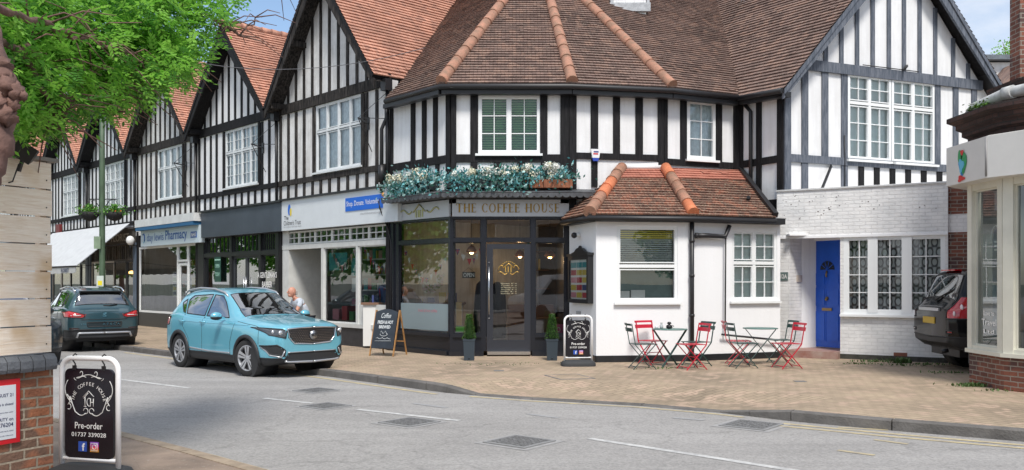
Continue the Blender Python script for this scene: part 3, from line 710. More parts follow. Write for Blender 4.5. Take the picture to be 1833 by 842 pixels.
def bunting(W,pts,mats,label,root=None,name='bunting',fs=.11,off=-.12,n=9,union=False):
    """string of triangular flags hanging along (u,z) points"""
    mb=MB(); P=[]
    for (a,b) in zip(pts,pts[1:]):
        for k in range(n):
            t=k/n; sag=.10*4*t*(1-t)*((b[0]-a[0])); P.append((a[0]+(b[0]-a[0])*t,a[1]+(b[1]-a[1])*t-abs(sag)))
    P.append(pts[-1]); mb.tube([W.p(u,z,off) for u,z in P],.004,5)
    for k in range(0,len(P)-1):
        (u,z),(u2,z2)=P[k],P[k+1]; m=k%3; w=min(fs*.45,abs(u2-u)*.42); uc,zc=(u+u2)/2,(z+z2)/2
        polyprism(W,mb,[(uc-w,zc),(uc,zc-fs),(uc+w,zc)],off+.002,off+.006,1+m)
        if m==0:
            W.box(mb,uc-w*.12,uc+w*.12,zc-fs*.7,zc-.002,off+.007,off+.009,3); W.box(mb,uc-w*.6,uc+w*.6,zc-fs*.35,zc-fs*.2,off+.007,off+.0092,3)
    o=mb.build(name,[white_paint]+mats,root)
    if root is None: tag(o,label,'bunting')
    return o
flag=[mat('flag_navy',(.03,.05,.22),.7),mat('flag_white',(.75,.75,.75),.7),mat('flag_red',(.55,.02,.04),.7)]
units=[]
for k,(lab,worn) in enumerate(names):
    r=thing('terrace_house',lab,'house',group='half-timbered terrace houses')
    r.location=(0,0,0); units.append(r); upper(r,tile_red,white_old if worn else white,9.8 if k==0 else 9.35, worn=bool(worn), stay=k<3)
# ---- unit 0 : charity shop
def place(k): 
    U=Unit(k); units[k].location=U.loc(); units[k].rotation_euler=(0,0,TANG)
def fasciabox(U,root,x0,yt0,yb0,x1,yt1,yb1,o,m,name='shop_sign'):
    """sloping-in-picture fascia: take heights from left end and right end averaged"""
    u0,u1=U.u(x0,o),U.u(x1,o); zt=(U.z(x0,yt0,o)+U.z(x1,yt1,o))/2; zb=(U.z(x0,yb0,o)+U.z(x1,yb1,o))/2
    mb=MB(); W0.box(mb,u0,u1,zb,zt,0,o); W0.box(mb,u0-.03,u1+.03,zt,zt+.05,0,o+.06,1)
    return mb.build(name,[m,black_pl],root),u0,u1,zb,zt
r=units[0]; U=Unit(0); X3,Z3=Vector((1,0,0)),Vector((0,0,1))
fm=mat('pale_sign_board',(.66,.70,.73),.35,var=.05)
sg,u0,u1,zb,zt=fasciabox(U,r,503,362,414,712,331,396,.16,fm)
mb=MB(); h=zt-zb; o=.164
ul=lambda f:u0+(u1-u0)*f
put_text(mb,"The",(ul(.055),-o,zb+h*.42),X3,Z3,height=h*.13,mi=0,align='c',bold=.01); put_text(mb,"Children's Trust",(ul(.03),-o,zb+h*.25),X3,Z3,height=h*.16,width=.92,mi=0,align='l')
put_text(mb,"For children with brain injury",(ul(.03),-o,zb+h*.11),X3,Z3,height=h*.07,width=.95,mi=3,align='l')
mb.prism([(math.cos(a)*.075-.0,math.sin(a)*.15) for a in [i*.33 for i in range(19)]],(ul(.085),-o,zb+h*.68),X3,Z3,.003,1)
mb.prism([(math.cos(a)*.05,math.sin(a)*.11) for a in [i*.33 for i in range(19)]],(ul(.10),-o-.003,zb+h*.60),X3,Z3,.003,2)
sa_,sb_=U.u(619,.16),U.u(686,.16); mb.box(sa_,sb_,-o-.01,-o,zb+h*.42,zb+h*.82,1)
put_text(mb,"Shop. Donate. Volunteer",((sa_+sb_)/2-.06,-o-.012,zb+h*.62),X3,Z3,height=h*.2,width=(sb_-sa_)*.86,mi=4)
put_text(mb,"thechildrenstrust.org.uk",(sb_-.5,-o,zb+h*.30),X3,Z3,height=h*.09,width=.95,mi=3)
mb.lathe([(.001,0),(.05,0),(.05,.01),(.001,.01)],(sb_,-o-.012,zb+h*.80),10,5,axis='y')
mb.build('lettering',[mat('ink_black',(.03,.03,.04),.5),mat('sign_blue',(.01,.13,.60),.4),mat('sign_yellow',(.75,.6,.05),.4),mat('ink_grey',(.35,.36,.38),.5),white_paint,mat('sign_orange',(.8,.4,.1),.4)],sg)
# opening: columns from photo
zf0=U.z(610,465,-.03)
fr=mat('aged_cream_paint',(.62,.63,.61),.45,var=.12,vs=5)
zsb=.52; ztr=2.52
mb=MB(); W0.box(mb,0.02,.15,0,zb,-.2,.03); W0.box(mb,TWD-.13,TWD-.0,0,3.7,-.2,.06); mb.build('pilaster',black_t,r)
uA=U.u(518,-.03); uR=U.u(578,-.03); uM=U.u(640,-.03); uE=TWD-.13
mb=MB(); W0.box(mb,.15,uE,ztr-.03,ztr+.09,-.16,-.0); W0.box(mb,.15,uA,0,zb,-.16,-.01)
W0.box(mb,uR-.05,uR+.07,0.3,ztr-.03,-.14,-.005); W0.box(mb,uM-.04,uM+.06,.3,ztr-.03,-.14,-.005); W0.box(mb,uR+.07,uE,.46,.56,-.16,.05)
W0.box(mb,uM+.06,uE,.56,1.02,-.1,-.03)
# recessed entrance side panels
mb.box(uA-.1,uA,.16,2.2,0,ztr,0); mb.add([(uA,2.2,0),(uR,2.2,0),(uR,2.2,ztr),(uA,2.2,ztr)],[(0,1,2,3)]); mb.box(uR-.05,uR+.02,.14,2.2,0,ztr)
mb.build('shop_front',fr,r)
mb=MB(); W0.box(mb,uR+.07,uE,0,.46,-.12,.01); mb.build('stall_riser',mat('dark_stall_riser',(.035,.035,.04),.5,var=.4,vs=8),r)
n=6
for i in range(n):
    a=.17+(uE-.17)*i/n; b=.17+(uE-.17)*(i+1)/n; pane(W0,a,b,ztr+.10,zb-.02,r,fr,'fanlight',-.03,.045,None,(3,2))
pane(W0,uR+.07,uM-.04,.56,ztr-.03,r,fr,'shop_window',-.03,.03); pane(W0,uM+.06,uE,1.02,ztr-.03,r,fr,'shop_window',-.03,.03)
shell_room(r,3.0,4.5,mat('teal_shop_wall',(.18,.30,.27),.8)); shelves(r,uR+.1,uE-.1,1.1,(.62,1.0,1.4,1.8,2.2),dens=.95)
mb=MB(); W0.box(mb,uR+.16,uM-.62,1.9,2.35,-.14,-.12,1); W0.box(mb,uM-.42,uM-.12,1.75,2.2,-.14,-.12,1); W0.box(mb,uM-.4,uM-.14,1.35,1.7,-.14,-.12,3); W0.box(mb,uR+.2,uR+.5,.62,.9,-.5,-.2,6); W0.box(mb,uR+.65,uR+.9,.62,.98,-.5,-.2,0); W0.box(mb,uR+1.0,uR+1.2,.62,.85,-.5,-.2,5)
mb.build('window_posters',goods_m,r)
place(0)
def loc_to_world(k,x,y,z): 
    p=TW.p(Unit(k).b+x,z,-y); return p
# mannequin in red, bunting: own things in world frame through TW
bu=lambda px:TW.u(px,-.14)
bunting(TW,[(TW.u(646),2.5),(TW.u(676),1.95),(TW.u(703),2.5)],flag,'union flag bunting hanging in the right-hand charity shop window',fs=.23,off=-.09,n=6)
bunting(TW,[(TW.u(588),2.5),(TW.u(605),2.0),(TW.u(632),2.5)],[goods_m[3],goods_m[4],goods_m[6]],'dark and pale bunting looped in the left-hand charity shop window',fs=.2,off=-.09,n=5)
c=TW.p(TW.u(690)-.15,0,-.45); t=thing('dress_form','dress form in a long red dress in the charity shop window','mannequin',(c.x,c.y,.9))
mb=MB(); mb.lathe([(.30,1.02),(.26,1.3),(.17,1.62),(.145,1.72),(.19,1.92),(.18,2.05),(.06,2.12)],(c.x,c.y,0),16); mb.build('dress',mat('red_cloth',(.55,.02,.04),.7,var=.3,vs=9),t)
mb=MB(); mb.lathe([(.05,2.12),(.045,2.2),(.02,2.22)],(c.x,c.y,0),10); mb.tube([(c.x,c.y,.6),(c.x,c.y,1.1)],.02,6); mb.build('stand',goods_m[4],t)
c=TW.p(TW.u(668)-.05,0,-.35); t=thing('dress_form','small dress form in a union flag top in the charity shop window','mannequin',(c.x,c.y,.9))
mb=MB(); mb.lathe([(.14,1.06),(.12,1.25),(.15,1.42),(.13,1.5),(.04,1.55)],(c.x,c.y,0),12,0); mb.build('top',flag[0],t)
mb=MB(); 
for a in (-2.2,-1.4): mb.tube([(c.x+math.cos(a)*.145,c.y+math.sin(a)*.145,1.08),(c.x+math.cos(a)*.135,c.y+math.sin(a)*.135,1.25),(c.x+math.cos(a)*.155,c.y+math.sin(a)*.155,1.44)],.012,5)
mb.build('trim',flag[2],t)
# ---- unit 1 : barber (black)
r=units[1]; U=Unit(1); slate=mat('slate_grey_sign',(.055,.070,.090),.5,var=.2,vs=1.5)
sg,u0,u1,zb,zt=fasciabox(U,r,360,382,426,503,361,414,.18,slate)
blk=mat('black_shop_front',(.015,.016,.018),.35)
mb=MB(); W0.box(mb,0.0,.42,0,zb,-.2,.02); W0.box(mb,TWD-.22,TWD-.02,0,zb,-.2,.02); W0.box(mb,.42,TWD-.22,2.38,2.50,-.12,.01); W0.box(mb,.42,TWD-.22,0,.35,-.12,.01)
um1,um2=U.u(413),U.u(465); W0.box(mb,um1-.07,um1+.07,.35,zb,-.12,.012); W0.box(mb,um2-.07,um2+.07,.35,zb,-.12,.012); mb.build('shop_front',blk,r)
for a,b in ((.42,um1-.07),(um1+.07,um2-.07),(um2+.07,TWD-.22)):
    pane(W0,a,b,2.5,zb,r,blk,'fanlight',-.04,.03,glass_green,(7,1)); 
pane(W0,.42,um1-.07,.35,2.38,r,blk,'shop_window',-.04,.03,glass_green); w=pane(W0,um2+.07,TWD-.22,.35,2.38,r,blk,'shop_window',-.04,.03,glass_green)
mb=MB(); put_text(mb,"A GENTLEMAN'S",((um2+TWD)/2-.08,.06,1.80),X3,Z3,height=.17,width=1.15,bold=.02); put_text(mb,"BARBER",((um2+TWD)/2-.08,.06,1.53),X3,Z3,height=.17,width=.6,bold=.02)
for z in (1.9,1.6): pass
mb.v=[(x,-.035,z) for x,y,z in mb.v]; mb.build('lettering',white_paint,w)
for i,(a,b) in enumerate(((um1+.07,(um1+um2)/2),((um1+um2)/2,um2-.07))):
    d=pane(W0,a,b,.05,2.38,r,mat('charcoal_door',(.04,.045,.05),.4),'door',-.05,.07,glass_green); x=(um1+um2)/2+(-.07 if i==0 else .07)
    mb=MB(); mb.tube([(x,.0,.95),(x,.0,1.75)],.014,8); mb.bar((x,.0,1.05),(x,.06,1.05),.015,.015);mb.bar((x,.0,1.65),(x,.06,1.65),.015,.015); mb.build('handle',steel,d)
shell_room(r,3.0,4.0,mat('barber_wall',(.10,.16,.11),.8)); 
mb=MB(); x=(.42+um1)/2+.1; mb.box(x-.22,x+.22,-.03,-.02,1.60,2.38); mb.build('poster_board',mat('dark_green_board',(.012,.07,.05),.4),r)
mb=MB(); put_text(mb,"OPEN",(x,-.034,2.10),X3,Z3,height=.12,width=.3,bold=.02); put_text(mb,"TODAY",(x,-.034,1.84),X3,Z3,height=.12,width=.34,bold=.02); mb.box(x-.2,x+.2,-.034,-.031,2.27,2.31); mb.build('poster_lettering',mat('mint_lettering',(.35,.62,.5),.5),r)
place(1)
# ---- unit 2 : pharmacy
r=units[2]; U=Unit(2); pale=mat('pale_blue_sign',(.56,.66,.72),.35)
o=.2; u0,u1=U.u(252,o),U.u(356,o); zb=(U.z(252,442,o)+U.z(356,434,o))/2; zt=(U.z(252,413,o)+U.z(356,402,o))/2
mb=MB(); W0.box(mb,u0,u1,zb,zt,0,o); sg=mb.build('shop_sign',pale,r); h=zt-zb; b1=mat('sign_blue_dark',(.02,.10,.36),.4)
mb=MB(); put_text(mb,"day lewis",(u0+1.35,-o-.004,zb+h*.45),X3,Z3,height=h*.62,width=1.5,bold=.0,mi=0); put_text(mb,"Pharmacy",(u0+3.15,-o-.004,zb+h*.48),X3,Z3,height=h*.74,width=1.8,mi=0,bold=.015)
mb.box(u1-.62,u1-.16,-o-.008,-o,zb+h*.28,zb+h*.62,0); put_text(mb,"NHS",(u1-.39,-o-.011,zb+h*.45),X3,Z3,height=h*.22,width=.38,mi=1,bold=.03,shear=.2)
for a,mm in ((0,2),(.8,0)): mb.tube([(u0+.28+.10*math.cos(a+t*.5)*(1-t*.06),-o-.006,zb+h*.5+.16*math.sin(a+t*.5)) for t in range(-3,4)],.022,5,mm)
mb.build('lettering',[b1,white_paint,mat('sign_sky',(.2,.5,.7),.5)],sg)
mb=MB(); zc=zt+.36; W0.box(mb,u0-.05,u1+.05,zt+.10,zc,.0,.40,0); W0.box(mb,u0,u1,zt-.02,zt+.11,.05,.39,1); mb.build('awning_box',[mat('awning_white',(.66,.68,.68),.5,var=.15),mat('awning_blue',(.02,.12,.26),.6)],r)
mb=MB(); W0.box(mb,0,.16,0,zt,-.2,.02); W0.box(mb,TWD-.2,TWD,0,3.5,-.2,.02); mb.build('pilaster',black_t,r)
wfr=upvc; ud1,ud2=U.u(317),U.u(335); u9=TWD-.2
mb=MB(); W0.box(mb,.16,u9,0,.50,-.12,.0); mb.build('stall_riser',blk,r)
pane(W0,.16,ud1,.50,zb,r,wfr,'shop_window',-.02,.07); pane(W0,ud1,ud2,2.28,zb,r,wfr,'fanlight',-.02,.07); pane(W0,ud2,u9,.50,zb,r,wfr,'shop_window',-.02,.07)
d=pane(W0,ud1+.03,ud2-.03,.05,2.25,r,wfr,'door',-.05,.10)
mb=MB(); x=ud2-.10; mb.tube([(x,.0,1.0),(x,.0,1.3)],.012,6); mb.build('handle',steel,d)
shell_room(r,3.0,4.5,mat('pharmacy_wall',(.20,.19,.17),.8)); shelves(r,.4,ud1,1.7,(.6,1.0,1.4,1.8,2.2)); shelves(r,ud1,5,3.2,(.6,1.1,1.6,2.1))
mb=MB(); W0.box(mb,ud1-.55,ud1-.18,1.1,1.95,-.075,-.07,3)
for k in range(5): W0.box(mb,ud1-.5,ud1-.23,1.16+k*.16,1.27+k*.16,-.0695,-.066,(7,2,7,5,7)[k])
W0.box(mb,ud2+.2,ud2+.5,1.45,1.75,-.075,-.07,2); mb.build('window_posters',goods_m,r)
mb=MB(); mb.bar((.03,-.02,2.95),(.03,-.25,2.95),.03,.03); mb.tube([(.03,-.25,2.95),(.03,-.25,2.80)],.03,8); mb.build('lamp_bracket',black_m,r)
mb=MB(); mb.ball((.03,-.25,3.12),.15,14,10,sc=(1,1,1.15)); mb.build('globe_lamp',mat('opal_glass',(.75,.76,.76),.25),r)
place(2)
# ---- unit 3 : shop with awning (and units 4-6)
def trad_front(k,name=None):
    r=units[k]; U=Unit(k); dk=mat('faded_dark_fascia',(.06,.055,.05),.6,var=.4); wh=mat('off_white_front',(.60,.60,.58),.5)
    mb=MB(); W0.box(mb,.1,TWD-.1,3.05,3.55,0,.12); W0.box(mb,.05,TWD-.05,3.55,3.62,0,.2); sg=mb.build('shop_sign',dk,r)
    if k==3:
        mb=MB(); put_text(mb,"FLORIST",(4.0,-.125,3.28),X3,Z3,height=.28,width=1.9,bold=.01); mb.build('lettering',mat('faded_lettering',(.42,.40,.36),.6),sg)
    mb=MB(); W0.box(mb,0,.25,0,3.05,-.2,.02); W0.box(mb,TWD-.3,TWD,0,3.05,-.2,.04); mb.build('pilaster',[mat('slate_blue_pilaster',(.10,.14,.20),.5,var=.3)],r)
    n=7
    for i in range(n): a=.25+(TWD-.55)*i/n; b=.25+(TWD-.55)*(i+1)/n; pane(W0,a,b,2.42,3.03,r,dk,'fanlight',-.03,.05,None,(3,1))
    pane(W0,.25,1.6,.5,2.42,r,wh,'shop_window',-.03,.07); pane(W0,1.6,2.9,.5,2.42,r,wh,'shop_window',-.03,.07); pane(W0,2.9,4.2,.5,2.42,r,blk,'shop_window',-.03,.05)
    pane(W0,4.2,TWD-.3,.05,2.42,r,blk,'door',-.04,.09)
    mb=MB(); W0.box(mb,.25,4.2,0,.5,-.12,.0); mb.build('stall_riser',dk,r); shell_room(r,3.0,4.0); shelves(r,.4,4.5,2.4,(.6,1.1,1.6,2.1))
    if k==3:
        mb=MB(); mb.box(3.0,4.1,.6,.9,.1,1.9); mb.build('display_cabinet',mat('cabinet_brown',(.16,.08,.04),.5),r)
        mb=MB(); mb.lathe([(.16,2.02),(.14,2.10),(.05,2.13)],(3.55,.5,-.1),14); mb.build('pendant_lamp',mat('lamp_glow',(.9,.6,.2),.5,emit=(1,.55,.15),es=6),r)
        # long folding-arm awning running out over the pavement
        aw=mat('grey_white_awning',(.58,.60,.62),.7,var=.12,vs=4); mb=MB(); L_=TWD*1.0
        a0,a1=-4.4,5.1; n=24
        top=[(a0+(a1-a0)*i/n,-.15,3.78) for i in range(n+1)]; bot=[(a0+(a1-a0)*i/n,-2.03,2.16-.02*math.sin(i*math.pi/n)) for i in range(n+1)]
        mb.add(top+bot,[(i,i+1,n+2+i,n+1+i) for i in range(n)],0,None,True)
        lo=[(x,y,z-.03) for x,y,z in top]+[(x,y,z-.03) for x,y,z in bot]; mb.add(lo,[(i,n+1+i,n+2+i,i+1) for i in range(n)],0,None,True)
        val=[(x,y,z-.22-.03*abs(math.sin(i*1.57))) for i,(x,y,z) in enumerate(bot)]; mb.add(bot+val,[(i,i+1,n+2+i,n+1+i) for i in range(n)])
        va2=[(x,y+.02,z) for x,y,z in bot+val]; mb.add(va2,[(i,n+1+i,n+2+i,i+1) for i in range(n)])
        aw_o=mb.build('awning',aw,r)
        mb=MB(); mb.tube([(a0,-2.03,2.16),(a1,-2.03,2.16)],.03,6)
        for x in (a0+.3,a1-.25): mb.bar((x,-.05,2.35),(x,-2.0,2.15),.025,.025); mb.tube([(x,-.05,2.6),(x,-.05,3.6)],.02,6)
        mb.build('awning_arm',black_m,aw_o)
        mb=MB(); put_text(mb,"FLORIST",(3.9,-2.045,2.02),X3,Z3,height=.14,width=.9,bold=.02); mb.build('awning_lettering',mat('ink_navy',(.03,.05,.14),.6),aw_o)
    place(k)
for k in (3,4,5,6): trad_front(k)
# burglar alarm box on unit 4, and cables looping along the fronts
mb=MB(); c=TW.p(TW.u(108),4.0,.03); TW.box(mb,TW.u(106),TW.u(113),3.75,4.15,.05,.15); tag(mb.build('alarm_box',mat('dark_red_box',(.16,.02,.02),.5)),'small dark red alarm box high on the far end of the terrace','alarm box')
# ================================================================ corner building with the coffee shop
pAB=Vector((-1.316,19.4)); pBC=Vector((1.23,19.4)); pCD=Vector((3.355,19.85)); pDR=Vector((5.246,20.65)); pRG=Vector((5.93,19.5))
A=Wall(TW.p(-2.26,0)[:2],pAB); B=Wall(pAB,pBC); C=Wall(pBC,pCD); D=Wall(pCD,pDR); Rr=Wall(pDR,pRG)
ch=thing('corner_building','white and black timbered corner building with brown tiled hipped roof over the coffee shop','building',(0.5,21,0),group=None)
ZW=5.86
def tpx(W,mb,x0,x1,y0,y1,o=.03,mi=0): 
    """timber drawn over pixel rect"""
    u0,u1=max(0,min(W.u(x0),W.L)),max(0,min(W.u(x1),W.L)); xm=(x0+x1)/2; W.box(mb,u0,u1,W.z(xm,y1),W.z(xm,y0),0,o,mi)
zsill=B.z(910,277); zb2=B.z(910,291)
wB=(B.u(856),B.u(966),B.z(910,276),B.z(910,171)); wD=(D.u(1229),D.u(1280),D.z(1255,287),D.z(1255,180))
mb=MB(); A.panel(mb,0,A.L,3.3,ZW); B.panel(mb,0,B.L,3.3,ZW,[wB]); C.panel(mb,0,C.L,0,ZW); D.panel(mb,0,D.L,0,ZW,[wD]); Rr.panel(mb,0,Rr.L,0,ZW)
mb.build('wall',white,ch)
mb=MB(); T=lambda W,us,z0,z1,o=.03,mi=0:[W.box(mb,max(0,a),min(W.L,b),z0,z1,0,o,mi) for a,b in us]
zT=ZW; zl=3.3
def px(W,*prs): return [(W.u(a),W.u(b)) for a,b in prs]
# A: studs with worn grey faces
T(A,px(A,(737,744),(757,764),(777,784)),zb2,zT,.035); T(A,[(0,.1),(A.L-.14,A.L)],zl,zT,.05); A.box(mb,0,A.L,zb2,zsill,0,.045); T(A,px(A,(742,748),(762,768),(781,787)),zl,zb2,.035)
T(B,px(B,(842,856),(967,980)),zb2,zT,.04); T(B,[(0,B.u(817)),(B.u(1003),B.L)],zl,zT,.055); B.box(mb,B.u(817),B.u(1003),zb2,zsill,0,.045); B.box(mb,B.u(850),B.u(972),zT-.16,zT,0,.04)
T(B,px(B,(842,855),(884,898),(926,940),(968,980)),zl,zb2,.038)
zc0,zc1=C.z(1110,287),C.z(1110,276)
T(C,px(C,(1057,1070),(1097,1109),(1137,1150)),zc1,zT,.04); T(C,[(0,C.u(1031)),(C.u(1177),C.L)],zc0-1.6,zT,.055); C.box(mb,C.u(1031),C.u(1177),zc0,zc1,0,.045); C.box(mb,C.u(1058),C.u(1069),zc0-.6,zc0,0,.04)
zd0,zd1=D.z(1250,299),D.z(1250,288)
T(D,px(D,(1217,1228),(1281,1291)),zd1,zT,.04); T(D,[(0,.09),(D.L-.17,D.L)],3.2,zT,.055); D.box(mb,.09,D.L-.17,zd0,zd1,0,.045)
T(Rr,[(0,.14),(Rr.L*.42,Rr.L*.42+.14),(Rr.L-.16,Rr.L)],3.2,zT,.045); Rr.box(mb,.14,Rr.L-.16,4.22,4.38,0,.04); Rr.box(mb,.14,Rr.L-.16,3.2,3.42,0,.04); Rr.box(mb,.14,Rr.L-.16,ZW-.18,ZW,0,.04)
for W in (A,B,C,D): W.box(mb,.0,W.L,ZW-.12,ZW,0,.06)
mb.build('timber_frame',black_t,ch)
greenrefl=mat('green_reflection_slat',(.16,.36,.14),.6); 
wq=window(B,*wB[:2],*wB[2:],ch,(1,1),None,(2,3),None,.06,upvc,glass_win,.02,.07,'slats',backm=mat('slat_green_reflection',(.34,.74,.28),.5))  # slats tinted green to stand for the tree reflected in the glass
mb=MB(); B.add if False else mb.add([B.p(wB[0],wB[2],-.14),B.p(wB[1],wB[2],-.14),B.p(wB[1],wB[3],-.14),B.p(wB[0],wB[3],-.14)],[(0,1,2,3)]); mb.build('green_reflection_sheet',mat('green_reflection_sheet',(.03,.22,.05),.8,var=.4,vs=3),wq)  # added green sheet behind the slats, painting the same tree reflection
window(D,*wD[:2],*wD[2:],ch,(1,),None,(2,3),None,.07,upvc,glass_win,.02,.07,'curtain')
# roof
ez=5.84
eA0=A.p(-.02,ez,.3); eAB=Vector((-1.51,19.1,ez)); eBC=Vector((1.283,19.1,ez)); eCD=Vector((3.5,19.52,ez)); eDR=Vector((5.12,20.27,ez)); eRG=Vector((5.79,19.06,ez-.1))
nB=Vector((0,-.87,1)).normalized()
def plane(a,b,c): n=(b-a).cross(c-a).normalized(); return (n if n.z>0 else -n)
hAB=isect(905,0,eAB,nB); hBC=isect(984,0,eBC,nB); nC=plane(eBC,eCD,hBC); hCD=isect(1042,0,eCD,nC); nD=plane(eCD,eDR,hCD); nA=plane(eAB,eA0,hAB)
def up_to(a,b,z): return a+(b-a)*((z-a.z)/(b.z-a.z))
ZR=10.2
tAB,tBC,tCD=up_to(eAB,hAB,9.9),up_to(eBC,hBC,9.9),up_to(eCD,hCD,9.9)
# gable roof planes over the right-hand wing
Gd=Vector((.9205,.3907)); Gn=Vector((.3907,-.9205)); G0=Vector((5.93,19.5)); G=Wall(G0,d=Gd)
GL=6.45; TG=1.12; zf=5.72; tl,tr=-.3,6.85; zap=zf+(tr-tl)/2*TG; tm_=(tl+tr)/2
def gp(t,z,o): return G.p(t,z,o)
gF=gp(tl,zf,.38); gA=gp(tm_,zap,.38); gAb=gp(tm_,zap,-9); nG=plane(gF,gA,gAb)
# valley direction = intersection of D plane and gable-left plane
def inter(P1,n1,P2,n2,z):
    # point on both planes at height z
    import mathutils
    M=Matrix(((n1.x,n1.y,n1.z),(n2.x,n2.y,n2.z),(0,0,1))); return M.inverted()@Vector((n1.dot(P1),n2.dot(P2),z))
v0=inter(eCD,nD,gF,nG,ez-.05); v1=inter(eCD,nD,gF,nG,9.9)
rt=tile_brown
U0=units[0].location
gsl=TW.p(-2.26,ZE,0); gslp=TW.p(-2.26-TWD/2,9.8,0); nS=plane(gsl,gslp,TW.p(-2.26,ZE,-3))
a1=inter(eAB,nA,gsl,nS,ZE); a2=inter(eAB,nA,gsl,nS,9.8); aL=inter(eAB,nA,gsl,nS,ez+.02)
def rpart(pts,nm='roof'):
    mb=MB(); roof_poly(mb,pts,gauge=.12,lift=.032); return mb.build(nm,[rt,black_pl],ch)
a0e=A.p(.2,ez,.3)
rpart([a0e,eAB,tAB,a2,a1])
rpart([eAB,eBC,tBC,tAB]); rpart([eBC,eCD,tCD,tBC]); rpart([eCD,eDR,v0,v1,v1,tCD][:2]+[v1,tCD+ (v1-v0)*0] )
# upper closing roof over the corner
mb=MB(); mb.add([tAB,tBC,tCD,v1,v1+Vector((0,6,0)),a2+Vector((3,6,0)),a2],[(0,1,2,3,4,5,6)]); mb.build('roof_crown',lead,ch)
lift=Vector((0,0,.05))
hip_tiles(eAB+lift,tAB+lift,.125,ch); hip_tiles(eBC+lift,tBC+lift,.125,ch); hip_tiles(eCD+lift,tCD+lift,.125,ch)
# valley mossy strip
mb=MB(); mb.tube([v0+Vector((0,0,.02)),v1+Vector((0,0,.02))],.05,6); mb.build('valley_moss',mat('moss',(.13,.085,.04),.95,var=.5,vs=14),ch)
# chimney on the right slope
cb=isect(1126,14,eCD,nD); mb=MB(); mb.box(cb.x-.42,cb.x+.42,cb.y-.15,cb.y+.8,cb.z-.5,cb.z+2.2); mb.build('chimney',brick_white,ch)
mb=MB(); mb.box(cb.x-.52,cb.x+.52,cb.y-.24,cb.y-.16,cb.z-.16,cb.z+.06); mb.box(cb.x-.5,cb.x-.43,cb.y-.2,cb.y+.8,cb.z-.1,cb.z+.9);mb.box(cb.x+.43,cb.x+.5,cb.y-.2,cb.y+.8,cb.z-.1,cb.z+.9); mb.build('chimney_flashing',mat('pale_lead_flashing',(.42,.44,.46),.5,var=.3,vs=12),ch)
# gutter and soffit
mb=MB(); ev=[a0e,eAB,eBC,eCD,eDR]; mb.tube([p+Vector((0,0,-.06)) for p in ev],.062,8); 
for a,b in zip(ev,ev[1:]): mb.bar(a+Vector((0,.13,-.16)),b+Vector((0,.13,-.16)),.18,.10)
mb.build('gutter',black_pl,ch)
mb=MB(); q=A.p(-.02,0,.12); mb.tube([q+Vector((0,0,5.7)),q+Vector((0,0,5.45)),q+Vector((-.12,.05,5.2)),q+Vector((-.12,.05,3.7))],.045,8); mb.tube([q+Vector((-.12,.05,4.35)),q+Vector((-.12,.05,3.95))],.085,10)
q=D.p(D.L-.02,0,.16); q2=Rr.p(.45,0,.09); mb.tube([q+Vector((0,0,5.72)),Vector((q2.x,q2.y,5.45)),Vector((q2.x,q2.y,3.35))],.045,8); mb.build('downpipe',black_pl,ch)
# ---------------- ground-floor coffee shop front
blu=mat('blue_black_paint',(.014,.016,.022),.25)
zF0,zF1=B.z(910,388),B.z(910,358); aF0,aF1=zF0,zF1
gmb=MB(); zc=.0
# frames B
ub=lambda p:B.u(p); zz=lambda p:B.z(910,p)
gmb_=gmb
for a,b in ((799,811),(861,870),(950,958),(1011,1018)): B.box(gmb,max(-.03,ub(a)),ub(b),.1,zF0,-.12,.02)
B.box(gmb,0,B.L-.03,zz(434),zz(427),-.12,.016); B.box(gmb,0,B.L-.02,zF0-.05,zF0,-.12,.03); B.box(gmb,0,B.L+.0,zF1,3.55,-.1,.05); B.box(gmb,ub(1018),B.L+.05,0,3.4,-.1,.03)
B.box(gmb,ub(811),ub(861),0,zz(598),-.12,0); B.box(gmb,ub(811),ub(861),zz(604),zz(598),0,.05); B.box(gmb,ub(958),ub(1011),0,zz(598),-.12,0); B.box(gmb,ub(958),ub(1011),zz(604),zz(598),0,.05)
B.box(gmb,-.05,ub(866),0,.10,-.1,.12); B.box(gmb,ub(952),B.L,0,.10,-.1,.12)
# frames A
AL=A.L; A.box(gmb,0,.14,0,3.4,-.15,.04); A.box(gmb,.14,.30,0,zF0,-.15,.0); A.box(gmb,AL-.09,AL,.1,zF0,-.12,.018); A.box(gmb,.3,AL-.09,zz(434),zz(427),-.12,.0); A.box(gmb,0,AL,zF1,3.55,-.1,.04); A.box(gmb,.14,AL,zF0-.05,zF0,-.12,.03)
A.box(gmb,.3,AL-.09,0,zz(598),-.12,.0); A.box(gmb,.14,AL-.02,zz(604),zz(598),0,.05); A.box(gmb,.0,AL-.02,0,.10,-.1,.12)
gmb.build('shop_front',blu,ch)
sgm=mat('silver_sign_board',(.48,.50,.52),.35,metal=.1)
mb=MB(); B.box(mb,.0+.02,ub(1018),zF0,zF1,.0,.055); sB=mb.build('shop_sign',sgm,ch)
mb=MB(); A.box(mb,.12,AL-.02,zF0,zF1,.0,.055); sA=mb.build('shop_sign',[sgm],ch)
